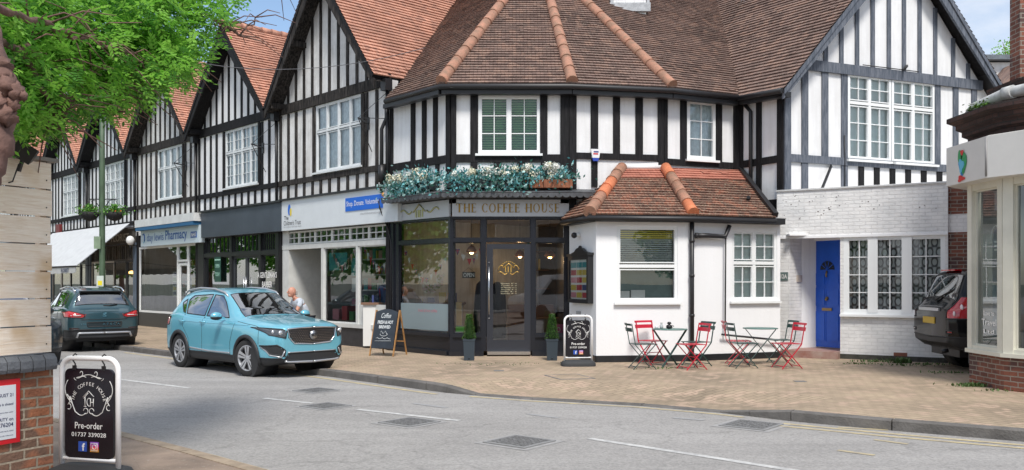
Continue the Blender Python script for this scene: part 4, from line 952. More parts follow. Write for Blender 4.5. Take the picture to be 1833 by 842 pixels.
# serif lettering
def ring(cx,cy,rx,ry,a0,a1,tk,tn,n=22):
    P=[];Q=[]
    for i in range(n+1):
        a=R(a0+(a1-a0)*i/n); P.append((cx+rx*math.cos(a),cy+ry*math.sin(a))); Q.append((cx+(rx-tk)*math.cos(a),cy+(ry-tn)*math.sin(a)))
    return [[P[i],P[i+1],Q[i+1],Q[i]] for i in range(n)]
def rc(x0,x1,y0,y1): return [[(x0,y0),(x1,y0),(x1,y1),(x0,y1)]]
K,n_=.19,.05
def stem(x): return rc(x,x+K,0,1)+rc(x-.05,x+K+.05,0,.035)+rc(x-.05,x+K+.05,.965,1)
GL_={'T':(.72,stem(.28)+rc(.0,.72,.955,1)+[[(0,1),(0,.78),(.03,.78),(.06,.955)],[(.72,1),(.66,.955),(.69,.78),(.72,.78)]]),
'H':(.80,stem(.06)+stem(.59)+rc(.2,.6,.5,.55)+ring(.02,.5,.1,.06,180,360,.04,.03)),
'E':(.60,stem(.06)+rc(.1,.58,.955,1)+rc(.1,.5,.5,.545)+rc(.1,.58,0,.045)+[[(.58,0),(.58,.2),(.55,.2),(.52,.045)],[(.58,1),(.52,.955),(.55,.82),(.58,.82)],[(.5,.4),(.5,.64),(.47,.545),(.47,.5)]]),
'F':(.56,stem(.06)+rc(.1,.56,.955,1)+rc(.1,.48,.5,.545)+[[(.56,1),(.5,.955),(.53,.8),(.56,.8)],[(.48,.4),(.48,.64),(.45,.545),(.45,.5)]]),
'C':(.72,ring(.40,.5,.38,.51,42,318,.15,.045)+[[(.66,.70),(.70,.70),(.70,.95),(.67,.86)]]),
'O':(.84,ring(.42,.5,.40,.51,0,360,.15,.045,32)),
'U':(.76,rc(.08,.08+K,.3,1)+rc(.02,.30,.965,1)+rc(.62,.67,.3,1)+rc(.54,.76,.965,1)+ring(.375,.32,.295,.33,180,360,.12,.06)),
'S':(.56,ring(.28,.745,.22,.26,30,270,.10,.05)+ring(.28,.255,.22,.26,-150,90,.10,.05)+[[(.44,.80),(.49,.80),(.49,1),(.46,.93)],[(.06,.2),(.11,.2),(.09,.07),(.06,0)]]),' ':(.42,[])}
def serif(W,mb,s,uc,zc,h,width,o,th=.012,mi=0):
    tot=sum(GL_[c][0]+.12 for c in s)-.12; k=width/tot; u=uc-width/2
    for c in s:
        w,ps=GL_[c]
        for p in ps:
            q=[(u+x*k,zc-h/2+y*h) for x,y in p]
            ar=sum(q[i][0]*q[(i+1)%len(q)][1]-q[(i+1)%len(q)][0]*q[i][1] for i in range(len(q)))
            polyprism(W,mb,q if ar>0 else q[::-1],o,o+th,mi)
        u+=(w+.12)*k
mb=MB(); zc=(zF0+zF1)/2; serif(B,mb,'THE COFFEE HOUSE',(ub(817)+ub(1001))/2,zc,.19,ub(1001)-ub(817),.0555)
mb.build('lettering',[mat('gold_letter',(.33,.20,.02),.4,metal=.1)],sB)
mb=MB(); uc=AL/2+.05
def scroll(W,mb,u,z,s,o,flip=1,r=.012):
    P=[]
    for i in range(26):
        t=i/25; a=t*2*math.pi*1.1; rr=.22*s*(1-.8*t)
        P.append(W.p(u+flip*(-.1*s+t*.0+rr*math.cos(a)),z+rr*.55*math.sin(a),o))
    mb.tube(P,r,5)
for du,f in ((-.5,1),(.5,-1)):
    mb.tube([A.p(uc+du+f*(t*.055-.22),zc+.05*math.sin(t*.78),.065) for t in range(9)],.018,5)
mb.tube([A.p(uc-.22,zc-.02,.065),A.p(uc,zc+.15,.065),A.p(uc+.22,zc-.02,.065)],.018,5)
for du in (-.12,-.03,.03,.12): A.box(mb,uc+du-.02,uc+du+.02,zc-.14,zc+.02,.056,.07)
mb.build('emblem',mat('pale_gold_leaf',(.42,.42,.20),.4,metal=.3),sA)
# glazing
def gpane(W,u0,u1,z0,z1,name='shop_window',par=ch,gl=None):
    mb=MB(); f=.02; 
    W.box(mb,u0,u1,z0,z0+f,-.07,-.03);W.box(mb,u0,u1,z1-f,z1,-.07,-.03);W.box(mb,u0,u0+f,z0+f,z1-f,-.07,-.03);W.box(mb,u1-f,u1,z0+f,z1-f,-.07,-.03)
    w=mb.build(name,blu,par); mb=MB(); mb.add([W.p(u0+.01,z0+.01,-.05),W.p(u1-.01,z0+.01,-.05),W.p(u1-.01,z1-.01,-.05),W.p(u0+.01,z1-.01,-.05)],[(0,1,2,3)]); mb.build('pane',gl or glass_shop,w); return w
gpane(A,.3,AL-.09,zz(598),zz(434)); gpane(A,.3,AL-.09,zz(427),zF0-.05,'fanlight')
gpane(B,ub(811),ub(861),zz(598),zz(434)); gpane(B,ub(811),ub(861),zz(427),zF0-.05,'fanlight'); gpane(B,ub(870),ub(950),zz(427),zF0-.05,'fanlight')
gpane(B,ub(958),ub(1011),zz(598),zz(434)); gpane(B,ub(958),ub(1011),zz(427),zF0-.05,'fanlight')
# frosted lower band of the left window
mb=MB(); mb.add([A.p(.33,zz(594),-.045),A.p(AL-.11,zz(594),-.045),A.p(AL-.11,zz(545),-.045),A.p(.33,zz(545),-.045)],[(0,1,2,3)]); 
m_f=glass_mat('frosted_film',(.70,.78,.80),.04,rough=.3,power=.6,tr=.35,base=(.33,.42,.45)); fb=mb.build('frosted_film',m_f,ch)
mb=MB(); put_text(mb,"fresh & hot coffee",A.p(AL*.6,zz(558),-.041),A.p(1,0,0)-A.p(0,0,0),Z3,width=.7,height=.07,shear=.3); mb.build('window_lettering',mat('pink_film',(.55,.2,.25),.5),ch)
# door
d0,d1=ub(871),ub(950); mb=MB(); zt_=zz(437); zb_=zz(629); g0,g1=ub(882.5),ub(938.5); gz0,gz1=zz(609),zz(446)
B.panel(mb,d0,d1,.10,zt_,[(g0,g1,gz0,gz1)],.05,0,-.01); dr=mb.build('door',mat('charcoal_door_paint',(.030,.033,.042),.3),ch)
mb=MB(); mb.add([B.p(g0,gz0,-.035),B.p(g1,gz0,-.035),B.p(g1,gz1,-.035),B.p(g0,gz1,-.035)],[(0,1,2,3)]); mb.build('pane',glass_shop,dr)
mb=MB(); x=ub(875.5); mb.tube([B.p(x,zz(563),.05),B.p(x,zz(478),.05)],.016,8); 
for p_ in (556,486): mb.tube([B.p(x,zz(p_),-.01),B.p(x,zz(p_),.05)],.01,6)
for p_ in (482-12,570): mb.tube([B.p(x,zz(p_),-.01),B.p(x,zz(p_),.01)],.016,8)
mb.build('handle',steel,dr)
mb=MB(); B.box(mb,d0+.02,d1-.01,.03,.10,-.1,.14); mb.build('threshold',steel,ch)
mb=MB(); uc=(g0+g1)/2; zc2=zz(480)
mb.tube([B.p(uc-.12,zc2,-.03),B.p(uc,zc2+.10,-.03),B.p(uc+.12,zc2,-.03)],.010,5)
for du in (-.08,-.02,.04): B.box(mb,uc+du,uc+du+.022,zc2-.09,zc2+.03,-.034,-.026)
for f in (-1,1):
    mb.tube([B.p(uc+f*(.03+.19*t/10),zc2-.11-.03*math.sin(t*.6),-.03) for t in range(11)],.009,5)
    mb.tube([B.p(uc+f*(.17+.05*math.cos(t*.5)),zc2+.0+.10*math.sin(t*.4)-.04,-.03) for t in range(8)],.008,5)
for k in range(9):
    a=R(150-120*k/8); ctr=B.p(uc+.17*math.cos(a),zc2+.16*math.sin(a)-.02,-.031); mb.bar(ctr-Vector((.012,0,0)),ctr+Vector((.012,0,0)),.008,.022)
mb.build('emblem',gold,dr)
mb=MB()
for k in range(6):
    z=zz(508+k*3.6); put_text(mb,("Monday  8 - 4","Tuesday  8 - 4","Wednesday  8 - 4","Thursday  8 - 4","Friday  8 - 4","Saturday  8 - 4")[k],B.p(uc,z,-.03),Vector((1,0,0)),Z3,width=.34,height=.028)
mb.build('opening_hours',mat('pale_gold_text',(.55,.52,.35),.5),dr)
# interior of the coffee shop
mb=MB(); zi=3.1
plan=[A.p(.2,0,-.2),A.p(AL,0,-.2),B.p(B.L-.05,0,-.2),Vector((1.2,24.3,0)),Vector((-4.2,25.2,0)),A.p(-1.6,0,-1.6)]
fl=[Vector((p.x,p.y,.04)) for p in plan]; cl=[Vector((p.x,p.y,zi)) for p in plan]
mb.add(fl,[tuple(range(6))],1); mb.add(cl,[tuple(reversed(range(6)))],2)
for i,j in ((2,3),(3,4),(4,5),(5,0)): mb.add([fl[i],fl[j],cl[j],cl[i]],[(0,1,2,3)],0 if i!=3 else 3)
mb.build('cafe_interior',[mat('cafe_wall',(.12,.115,.11),.8),mat('cafe_floor',(.10,.07,.05),.5),mat('cafe_ceiling',(.34,.25,.18),.8),mat('cafe_back_wall',(.11,.09,.075),.8)],ch)
mb=MB(); # counter, shelves
mb.box(-3.6,-1.2,21.6,22.2,.05,1.05,3); mb.box(-3.65,-1.15,21.55,22.25,1.05,1.10,4); mb.box(.3,1.1,20.6,21.3,.05,.76,4); mb.box(-.8,1.1,23.6,24.1,.05,1.0,4)
for z in (1.4,1.9,2.4): mb.box(-3.4,1.0,24.05,24.3,z,z+.03,4)
for k in range(46):
    x=random.uniform(-3.3,.9); z=random.choice((1.43,1.93,2.43)); w=random.uniform(.05,.14); mb.box(x,x+w,24.0,24.2,z,z+random.uniform(.1,.3),random.randrange(8))
for k in range(8): x=-3.4+k*.27; mb.box(x,x+.16,21.7,21.95,1.1,1.1+random.uniform(.08,.3),random.choice((0,2,3,4,7)))
mb.build('cafe_counter',goods_m,ch)
glow=mat('warm_lamp_glow',(1,.7,.35),.5,emit=(1,.55,.2),es=14)
for i,(x,y,z) in enumerate(((-.95,21.0,2.35),(.9,21.2,2.25),(.2,22.6,2.3),(-2.2,22.4,2.4))):
    t=thing('pendant_lamp','glowing warm pendant lamp in the coffee shop, '+('behind the window left of the door','behind the window right of the door','deep in the room behind the glass door','over the white counter')[i],'lamp',(x,y,3.05),group='pendant lamps in the coffee shop')
    mb=MB(); mb.tube([(x,y,3.08),(x,y,z+.1)],.006,5); mb.build('cord',black_pl,t); mb=MB(); mb.lathe([(.11,z-.06),(.13,z-.02),(.07,z+.08),(.02,z+.11)],(x,y,0),14); mb.build('lamp_shade',mat('copper_shade',(.5,.22,.1),.3,metal=.8),t)
    mb=MB(); mb.ball((x,y,z-.05),.05,10,8); mb.build('bulb',glow,t)
    ld=bpy.data.lights.new('pendant_light','POINT'); ld.energy=3.5; ld.color=(1,.62,.32); ld.shadow_soft_size=.06; lo=bpy.data.objects.new('pendant_light',ld); COL.objects.link(lo); lo.location=(x,y,z-.16)
# jackets on the wall inside, hanging OPEN sign, bunting, standing panel
mb=MB(); x,y=-.62,20.6; mb.lathe([(.24,.35),(.27,.8),(.24,1.3),(.20,1.55),(.06,1.68)],(x,y,0),12); mb.lathe([(.2,.3),(.22,.8),(.18,1.45),(.05,1.6)],(x+.28,y+.1,0),12); tag(mb.build('coat_stand',mat('dark_coats',(.02,.02,.03),.9,var=.3)),'dark coats hanging on a stand inside the coffee shop, left of the door','coat stand')
bunting(B,[(ub(813),zz(440)),(ub(845),zz(466)),(ub(862),zz(440))],flag,'union flag bunting in the coffee shop window left of the door',fs=.14,off=-.13,n=3)
bunting(A,[(.35,zz(440)),(AL*.5,zz(500)),(AL-.12,zz(440))],flag,'union flag bunting looped in the angled coffee shop window',fs=.13,off=-.13,n=6)
t=thing('hanging_sign','small black OPEN sign hanging in the coffee shop window left of the door','sign',tuple(B.p(ub(838),1.9,-.15)))
mb=MB(); B.box(mb,ub(827),ub(850),zz(498),zz(487),-.16,-.15); mb.tube([B.p(ub(829),zz(487),-.155),B.p(ub(838),zz(479),-.155),B.p(ub(848),zz(487),-.155)],.003,4); bd=mb.build('board',black_p,t)
mb=MB(); put_text(mb,'OPEN',B.p(ub(838.5),zz(492.5),-.147),Vector((1,0,0)),Z3,width=.24,height=.09,bold=.02); mb.build('lettering',white_paint,t)
mb=MB(); B.box(mb,ub(816),ub(826),zz(583),zz(541),-.12,-.10); tag(mb.build('plywood_strip',mat('pale_ply',(.55,.38,.18),.6)),'upright strip of pale wood inside the coffee shop window, above the green sticker','wood strip')
mb=MB(); B.box(mb,ub(813),ub(831),zz(595),zz(585),-.12,-.11); tag(mb.build('hygiene_sticker',mat('green_sticker',(.08,.62,.03),.5)),'bright green hygiene rating sticker low in the coffee shop window','sticker')
# white dried-flower decoration in the angled window
mb=MB()
for k in range(120):
    t=random.uniform(-1,1); u=AL*.55+t*.42; z=zz(518)+.28*t*t+random.gauss(0,.05); p=A.p(u,z,-.22+random.gauss(0,.05)); a=random.uniform(0,6.28); d=Vector((math.cos(a),0,math.sin(a)))*.05
    mb.add([p-d,p+Vector((d.z,.01,-d.x))*.5,p+d,p-Vector((d.z,.01,-d.x))*.5],[(0,1,2,3)],random.choice((0,0,1,2)))
tag(mb.build('flower_garland',[mat('petal_pink',(.65,.45,.45),.7),mat('petal_white',(.72,.70,.66),.7),mat('twig_olive',(.25,.22,.07),.8)]),'crescent garland of dried pink and white flowers in the angled coffee shop window','garland')
# lead canopy with scalloped edge
K2=[A.p(.22,3.62,.0),A.p(AL,3.62,0),B.p(B.L,3.62,0),C.p(.62,3.62,0)]
O2=[A.p(.22,3.52,.42),(A.p(AL,3.52,.42)+B.p(0,3.52,.42))/2+Vector((-.04,-.05,0)),B.p(B.L,3.52,.42),C.p(.66,3.52,.42)]
mb=MB(); 
for i in range(3): mb.add([O2[i],O2[i+1],K2[i+1],K2[i]],[(0,1,2,3)]); mb.add([O2[i]-Vector((0,0,.07)),K2[i]-Vector((0,0,.22)),K2[i+1]-Vector((0,0,.22)),O2[i+1]-Vector((0,0,.07))],[(0,1,2,3)]); mb.tube([O2[i]-Vector((0,0,.01)),O2[i+1]-Vector((0,0,.01))],.022,6)
for i in range(3):
    a,b=O2[i]-Vector((0,0,.0)),O2[i+1]-Vector((0,0,.0)); n=max(2,round((b-a).length/.155)); dd=(b-a)/n; nrm=Vector((dd.y,-dd.x,0)).normalized()
    for k in range(n):
        p=a+dd*k; Pt=[p,p+dd]+[p+dd*(.5+.5*math.cos(t*math.pi/8))-Vector((0,0,.07+.055*math.sin(t*math.pi/8))) for t in range(9)]
        fr_=[q+nrm*.012 for q in Pt]; mb.add(fr_+Pt,[tuple(reversed(range(11))),tuple(range(11,22))]+[(j,(j+1)%11,11+(j+1)%11,11+j) for j in range(11)])
mb.build('canopy',mat('lead_canopy',(.075,.08,.088),.55,var=.35,vs=8),ch)
mb=MB(); mb.tube([A.p(-.1,3.5,.3),A.p(-.16,3.2,.15),A.p(-.05,2.9,.07),A.p(.07,2.5,.05),A.p(.07,.3,.05)],.012,6); mb.tube([A.p(-.05,3.55,.3),A.p(-.2,3.35,.2),A.p(.03,2.75,.06)],.009,6); mb.build('cable',black_pl,ch)

# ---------------- flower troughs on the canopy
fol=[mat('blue_eucalyptus',(.13,.40,.43),.6,var=.4,vs=12),mat('pale_teal_leaf',(.36,.56,.54),.6,var=.3,vs=12),mat('deep_green_leaf',(.04,.17,.13),.6,var=.3,vs=12),mat('cream_blossom',(.68,.66,.50),.7,var=.2,vs=20),mat('white_blossom',(.74,.76,.70),.7,var=.15,vs=20)]
def troughs(W,u,lab,wd=.62,copper=False,seed=0,hh=1):
    random.seed(seed); c=W.p(u,3.60,.20); t=thing('flower_trough',lab,'flower trough',tuple(c),group='flower troughs along the coffee shop canopy')
    mb=MB(); W.box(mb,u-wd/2,u+wd/2,3.61,3.78,.08,.32); 
    for k in range(8): W.box(mb,u-wd/2+wd*k/8+.01,u-wd/2+wd*(k+1)/8-.01,3.615,3.79,.32,.335)
    mb.build('trough',mat('copper_trough',(.28,.10,.045),.5,var=.4,vs=9) if copper else mat('dark_trough',(.02,.03,.035),.6),t)
    mb=MB()
    for k in range(780 if not copper else 420):
        q=random.gauss(0,.34)*wd*1.15+u; z=3.78+abs(random.gauss(0,.12))*hh-(.0 if random.random()<.62 else random.uniform(0,.34)); p=W.p(q,z,.24+random.gauss(0,.10)+(.14 if z<3.8 else 0))
        if copper and z<3.79 and random.random()<.75: continue
        a=random.uniform(0,6.28); e=random.uniform(-.6,1.2); d=Vector((math.cos(a)*math.cos(e),math.sin(a)*math.cos(e),math.sin(e)))*random.uniform(.05,.12); s=d.cross(Vector((random.random(),random.random(),.3))).normalized()*random.uniform(.014,.030)
        mb.add([p,p+d*.5+s,p+d,p+d*.5-s],[(0,1,2,3)],random.choice(((0,0,0,1,2),(0,1,1,2,2),(0,0,1,2,2),(1,1,0,2,0))[seed%4]))
    mb.build('foliage',fol[:3],t)
    mb=MB()
    for k in range(5):
        q=u+random.uniform(-.42,.42)*wd; z=3.84+random.uniform(0,.20)*hh; c0=W.p(q,z,.36+random.uniform(-.08,.08)); m=random.choice((0,1))
        for j in range(46):
            v=Vector((random.gauss(0,1),random.gauss(0,1),random.gauss(0,1))).normalized(); p=c0+v*random.uniform(.05,.10); s=v.cross(Vector((.3,.5,.8))).normalized()*.024; s2=v.cross(s).normalized()*.024
            mb.add([p-s,p-s2+v*.01,p+s,p+s2+v*.01],[(0,1,2,3)],m)
    mb.build('blossom',fol[3:],t); random.seed(7+seed)
troughs(A,.66,'trough of teal leaves at the far left end of the canopy, by the downpipe',seed=1); troughs(A,1.10,'trough of teal leaves and cream blossom over the angled window',seed=2); troughs(A,1.56,'trough of pale teal foliage over the left corner of the canopy',seed=3,hh=1.1)
troughs(B,.22,'trough with pale cream and pink blossom right of the canopy corner',seed=4,hh=.8); troughs(B,.84,'trough of cream flowers and trailing teal sprays under the upstairs window',seed=5,hh=.9); troughs(B,1.38,'trough of light blue-green foliage left of the two copper troughs',seed=6,hh=1.1)
troughs(B,1.78,'smaller copper-coloured trough with teal leaves, left of the larger copper one',wd=.40,copper=True,seed=8); troughs(B,2.30,'larger copper-coloured trough with big white blossoms at the right end of the canopy',wd=.62,copper=True,seed=9,hh=1.25)
# burglar alarm
t=thing('alarm_box','white shield-shaped alarm box with blue base on the black upright','alarm box',tuple(C.p(C.u(1063.5),4.2,.06)))
uc,z1_=C.u(1064),C.z(1064,279); mb=MB(); polyprism(C,mb,[(uc-.11,z1_+.13),(uc-.075,z1_-.06),(uc+.075,z1_-.06),(uc+.11,z1_+.13)],.045,.11); mb.build('cover',mat('white_plastic',(.75,.76,.78),.35),t)
mb=MB(); polyprism(C,mb,[(uc-.078,z1_-.062),(uc-.05,z1_-.13),(uc+.05,z1_-.13),(uc+.078,z1_-.062)],.045,.105,0); mb.build('base',mat('cobalt_plastic',(.02,.06,.40),.4),t)
mb=MB(); C.box(mb,uc-.05,uc+.06,z1_+.055,z1_+.085,.111,.114,0); C.box(mb,uc-.06,uc+.05,z1_+.01,z1_+.04,.111,.114,1); mb.build('printed_mark',[flag[0],flag[2]],t)
# ================================================================ single-storey extension
E0=Vector((1.675,17.8)); E1=Vector((3.562,18.06)); E2=Vector((5.66,18.86)); S0=Vector((1.235,19.25))
ES=Wall(S0,E0); EA=Wall(E0,E1); EB=Wall(E1,E2)
ex=thing('single_storey_extension','white rendered single-storey extension with a small tiled hipped roof, beside the coffee shop','building',(3.5,18.8,0))
w1=(EA.u(1104),EA.u(1213),EA.z(1158,541),EA.z(1158,404)); w2=(EB.u(1310),EB.u(1391),EB.z(1350,539),EB.z(1350,412))
mb=MB(); ES.panel(mb,0,ES.L,0,2.95); EA.panel(mb,0,EA.L,0,2.95,[w1]); EB.panel(mb,0,EB.L,0,2.95,[w2]); mb.build('wall',white_clean,ex)
mb=MB(); 
for W in (ES,EA,EB): W.box(mb,0,W.L,0,.13,0,.02)
mb.build('plinth',black_p,ex)
w=window(EA,*w1,ex,(1,),.47,(1,1),(1,1),.06,upvc,glass_win,-.02,.07,None)
# blind in the upper light, pale panel in the lower
mb=MB(); zmid=w1[2]+(w1[3]-w1[2])*.50
n=16
for k in range(n):
    z=zmid+.04+(w1[3]-zmid-.08)*k/n; mb.add([EA.p(w1[0]+.06,z,-.13),EA.p(w1[1]-.06,z,-.13),EA.p(w1[1]-.06,z+.03,-.16),EA.p(w1[0]+.06,z+.03,-.16)],[(0,1,2,3)],0 if k<n-5 else 1)
mb.build('blind',[mat('grey_slat',(.6,.62,.6),.5),mat('mustard_slat',(.85,.68,.16),.5)],w)
mb=MB(); mb.add([EA.p(w1[0]+.04,w1[2]+.05,-.2),EA.p(w1[1]-.04,w1[2]+.05,-.2),EA.p(w1[1]-.04,zmid-.05,-.2),EA.p(w1[0]+.04,zmid-.05,-.2)],[(0,1,2,3)]); mb.build('net_screen',mat('grey_green_screen',(.17,.24,.235),.8,var=.2),w)
mb=MB(); EA.box(mb,w1[0]-.1,w1[1]+.1,w1[2]-.1,w1[3]+.1,-1.2,-1.1,0)
for k in range(26):
    u=random.uniform(w1[0],w1[1]-.2); z=random.uniform(zmid,w1[3]-.2); EA.box(mb,u,u+random.uniform(.05,.3),z,z+random.uniform(.03,.12),-1.08,-1.0,random.choice((1,2,3,4)))
mb.build('room_lining',[dark_room,goods_m[2],goods_m[3],goods_m[7],goods_m[4]],w)
mb=MB(); EA.box(mb,w1[0]+.1,w1[0]+.3,w1[2]+.06,w1[2]+.22,-.17,-.13); EA.box(mb,w1[0]+.33,w1[0]+.62,w1[2]+.06,w1[2]+.24,-.17,-.13); mb.build('paper_boxes',goods_m[3],w)
window(EB,*w2,ex,(1,1),.535,(2,2),(2,2),.06,upvc,glass_win,-.02,.07,'blind')
# roof
eo=.22; ez2=2.93
def corner(Wa,Wb,o,z):   # offset corner of two walls
    n1,n2=Wa.n,Wb.n; P=Wb.P; M=Matrix(((n1.x,n1.y),(n2.x,n2.y))); v=M.inverted()@Vector((n1.dot(P)+o,n2.dot(P)+o)); return Vector((v.x,v.y,z))
rS=ES.p(.14,ez2,eo); r0=corner(ES,EA,eo,ez2); r1=corner(EA,EB,eo,ez2); r2=EB.p(EB.L-.28,ez2,eo)
t0=C.p(C.u(1112),C.z(1112,304),.02); t1=C.p(C.L-.02,C.z(1185,293),.05); t1b=C.p(C.u(1190),C.z(1188,291),.02); t2=D.p(D.L-.02,D.z(1322,300),.03)
nA_=plane(r0,r1,t0); 
def on(P,n,q): return Vector((q.x,q.y,P.z-(n.x*(q.x-P.x)+n.y*(q.y-P.y))/n.z))
T1=on(r0,nA_,t1); nB_=plane(r1,r2,T1); T2=on(r1,nB_,D.p(D.L-.02,0,.03)); nS_=plane(rS,r0,t0)
TS=on(rS,nS_,C.p(.0,0,.03))
for pts in ([rS,r0,t0,TS],[r0,r1,T1,t0],[r1,r2,T2,T1]):
    mb=MB(); roof_poly(mb,pts,gauge=.12,lift=.030); mb.build('roof',[tile_ext,black_pl],ex)
hip_tiles(r0+lift*.9,t0+lift*.9,.125,ex,new=(2,3),seg=.42); hip_tiles(r1+lift*.9,T1+lift*.9+Vector((0,0,.1)),.12,ex,new=(0,4,5,6),seg=.42)
# newer red tiles on the top courses
mb=MB()
for (a,b,c,d) in ((r0,r1,T1,t0),(r1,r2,T2,T1)):
    nn=plane(a,b,c)*.021; f=.78; mb2=[d+(a-d)*(1-f)+nn,c+(b-c)*(1-f)+nn,c+nn,d+nn]; roof_poly(mb,mb2,gauge=.12,lift=.022,under=0)
mb.build('new_tiles',brick_mat('new_red_tiles',(.52,.22,.16),(.44,.18,.13),(.34,.13,.09),.17,.12,.005,stain=.25,spots=(.36,.2,.15),spotlo=.64),ex)
mb=MB(); mb.add([t0+Vector((-.1,0,.0)),T1+Vector((0,0,.0)),T1+Vector((0,0,.16)),t0+Vector((-.1,0,.12))],[(0,1,2,3)]); mb.tube([t0+lift,T1+lift],.05,8); mb.build('mortar_flashing',mat('white_flashing',(.7,.7,.7),.7),ex)
mb=MB(); mb.tube([p-Vector((0,0,.07)) for p in (rS,r0,r1,r2)],.055,8)
for W in (ES,EA,EB): W.box(mb,-.02,W.L,2.80,2.93,.0,.17)
mb.bar(T2+Vector((.02,0,.06)),r2+Vector((0,0,.06)),.10,.10)
u=EB.u(1228)
q=EB.p(.03,0,.09); mb.tube([q+Vector((0,0,2.85)),q+Vector((0,0,.02))],.045,8)
# soil pipe and waste pipe
a=lambda px_,py_,o=.10: EB.p(EB.u(px_,o),EB.z(px_,py_,o),o)
mb.tube([a(1245,422),a(1268,422),a(1298,424),a(1303,412),a(1306,404)],[.05,.05,.045,.045,.045],8); mb.lathe([(.06,-.03),(.06,.03)],tuple(a(1247,422)),10,0,'x'); mb.tube([a(1299,424),a(1298,598)],.016,6); mb.tube([a(1292,599),a(1392,609)],.024,6)
mb.tube([Rr.p(.5,3.42,.12),EB.p(EB.L-.55,3.40,-.35)],.04,8)
for z in (.9,1.7,2.4): q2=q+Vector((0,0,z)); mb.tube([q2,q2+Vector((0,0,.05))],.056,8)
mb.build('gutter',black_pl,ex)
# security camera
q=ES.p(ES.L*.42,2.58,.0); t=thing('security_camera','small white dome security camera under the extension eaves','camera',tuple(q))
mb=MB(); mb.tube([q,ES.p(ES.L*.42,2.58,.09)],.045,12); mb.build('mount',upvc,t); mb=MB(); mb.ball(ES.p(ES.L*.42,2.57,.13),.062,14,10); mb.build('lens',black_p,t)
# menu case
t=thing('menu_case','black ornate-topped menu case full of leaflets on the white wall','notice case',tuple(ES.p(ES.L*.5,1.5,0)))
ua,ub_=ES.u(1021,.06),ES.u(1057,.06); za,zb_=1.15,2.08; uc=(ua+ub_)/2
ES.z
za=ES.z(1039,543,.1); zb_=ES.z(1039,458,.1)
mb=MB(); ES.box(mb,ua,ub_,za,zb_,0,.07); f=.08
ES.box(mb,ua,ub_,za,za+f,.07,.12);ES.box(mb,ua,ub_,zb_-f,zb_,.07,.12);ES.box(mb,ua,ua+f,za+f,zb_-f,.07,.12);ES.box(mb,ub_-f,ub_,za+f,zb_-f,.07,.12); ES.box(mb,ua-.03,ub_+.03,zb_,zb_+.05,0,.14)
hw=(ub_-ua)/2; polyprism(ES,mb,[(uc-hw*.95,zb_+.05),(uc+hw*.95,zb_+.05),(uc+hw*.5,zb_+.09),(uc+hw*.3,zb_+.15),(uc+.04,zb_+.17),(uc,zb_+.21),(uc-.04,zb_+.17),(uc-hw*.3,zb_+.15),(uc-hw*.5,zb_+.09)],.03,.09)
mb.build('case',black_m,t); mb=MB(); ES.box(mb,ua+f,ub_-f,za+f,zb_-f,.071,.08,3); mw=(ub_-ua-2*f)
for r_ in range(5):
    for c_2 in range(3):
        if random.random()<.9: u=ua+f+.02+mw*c_2/3; z=za+f+.03+(zb_-za-2*f-.04)*r_/5; ES.box(mb,u,u+mw/3-.03,z,z+.11,.081,.085,random.choice((0,2,5,1,7,6,5,2)) if r_<4 else random.choice((1,3,5)))
mb.build('leaflets',goods_m,t); mb=MB(); mb.add([ES.p(ua+f,za+f,.105),ES.p(ub_-f,za+f,.105),ES.p(ub_-f,zb_-f,.105),ES.p(ua+f,zb_-f,.105)],[(0,1,2,3)]); mb.build('pane',glass_win,t)
mb=MB(); ES.box(mb,ES.L*.30,ES.L*.45,.92,.99,0,.02); tag(mb.build('wall_vent',mat('grey_vent',(.4,.41,.42),.6)),'tiny grey vent cover on the white wall under the menu case','vent')

# ================================================================ gabled wing
gb=thing('gabled_wing','big white half-timbered gable with blue-grey timbers above the blue front door','building',(9,21.5,0))
G=Wall(G0,d=Gd); wg=(G.u(1516),G.u(1671),G.z(1595,291),G.z(1595,140))
zt_g=5.75
mb=MB(); G.panel(mb,0,GL,0,zt_g,[(wg[0],wg[1],wg[2],zt_g+1)],.25); gs=lambda z:(z-zf+.25)/TG
uL,uR=tl+gs(wg[3]),tr-gs(wg[3])
polyprism(G,mb,[(.0,zt_g),(wg[0],zt_g),(wg[0],wg[3]),(uL,wg[3]),(max(0,tl+gs(zt_g)),zt_g+.001)],-.25,0); polyprism(G,mb,[(wg[1],zt_g),(tr-gs(zt_g),zt_g),(uR,wg[3]),(wg[1],wg[3])],-.25,0); polyprism(G,mb,[(uL,wg[3]),(uR,wg[3]),(tm_,zap-.25)],-.25,0)
mb.box(12.2,12.4,21.9,30,0,5.6) ; mb.build('wall',white,gb)
mb=MB()
zl0,zl1=G.z(1460,290),G.z(1460,279); zsb0=G.z(1540,299); 
zt0=G.z(1600,150-17+4); 
zb0_,zb1_=5.50,5.72
zb1_=(G.z(1470,112)+G.z(1740,143))/2; zb0_=zb1_-.23
print('gable beam',G.z(1470,112),G.z(1740,143),'sill',G.z(1430,280),G.z(1670,298))
zs1=(G.z(1430,279)+G.z(1670,293))/2; zs0=zs1-.17
def gx(*p): return [(G.u(a),G.u(b)) for a,b in p]
for a,b in gx((1434,1445),(1470,1481),(1505,1516),(1672,1682),(1705,1714),(1738,1747)): G.box(mb,a,b,zs1,zb0_,0,.035+random.uniform(-.004,.004))
G.box(mb,0,.16,2.2,zt_g,0,.05)
for a,b in gx((1434,1445),(1505,1516),(1536,1545),(1564,1573),(1592,1601),(1620,1629),(1648,1657),(1676,1685)): G.box(mb,a,b,3.4,zs0,0,.035,1 if a>G.u(1520) else 0)
G.box(mb,.16,GL,zs0,zs1,0,.055); G.box(mb,.16,1.2,3.42,3.56,0,.04)
G.box(mb,.45,GL-.45,zb0_,zb1_,0,.07)
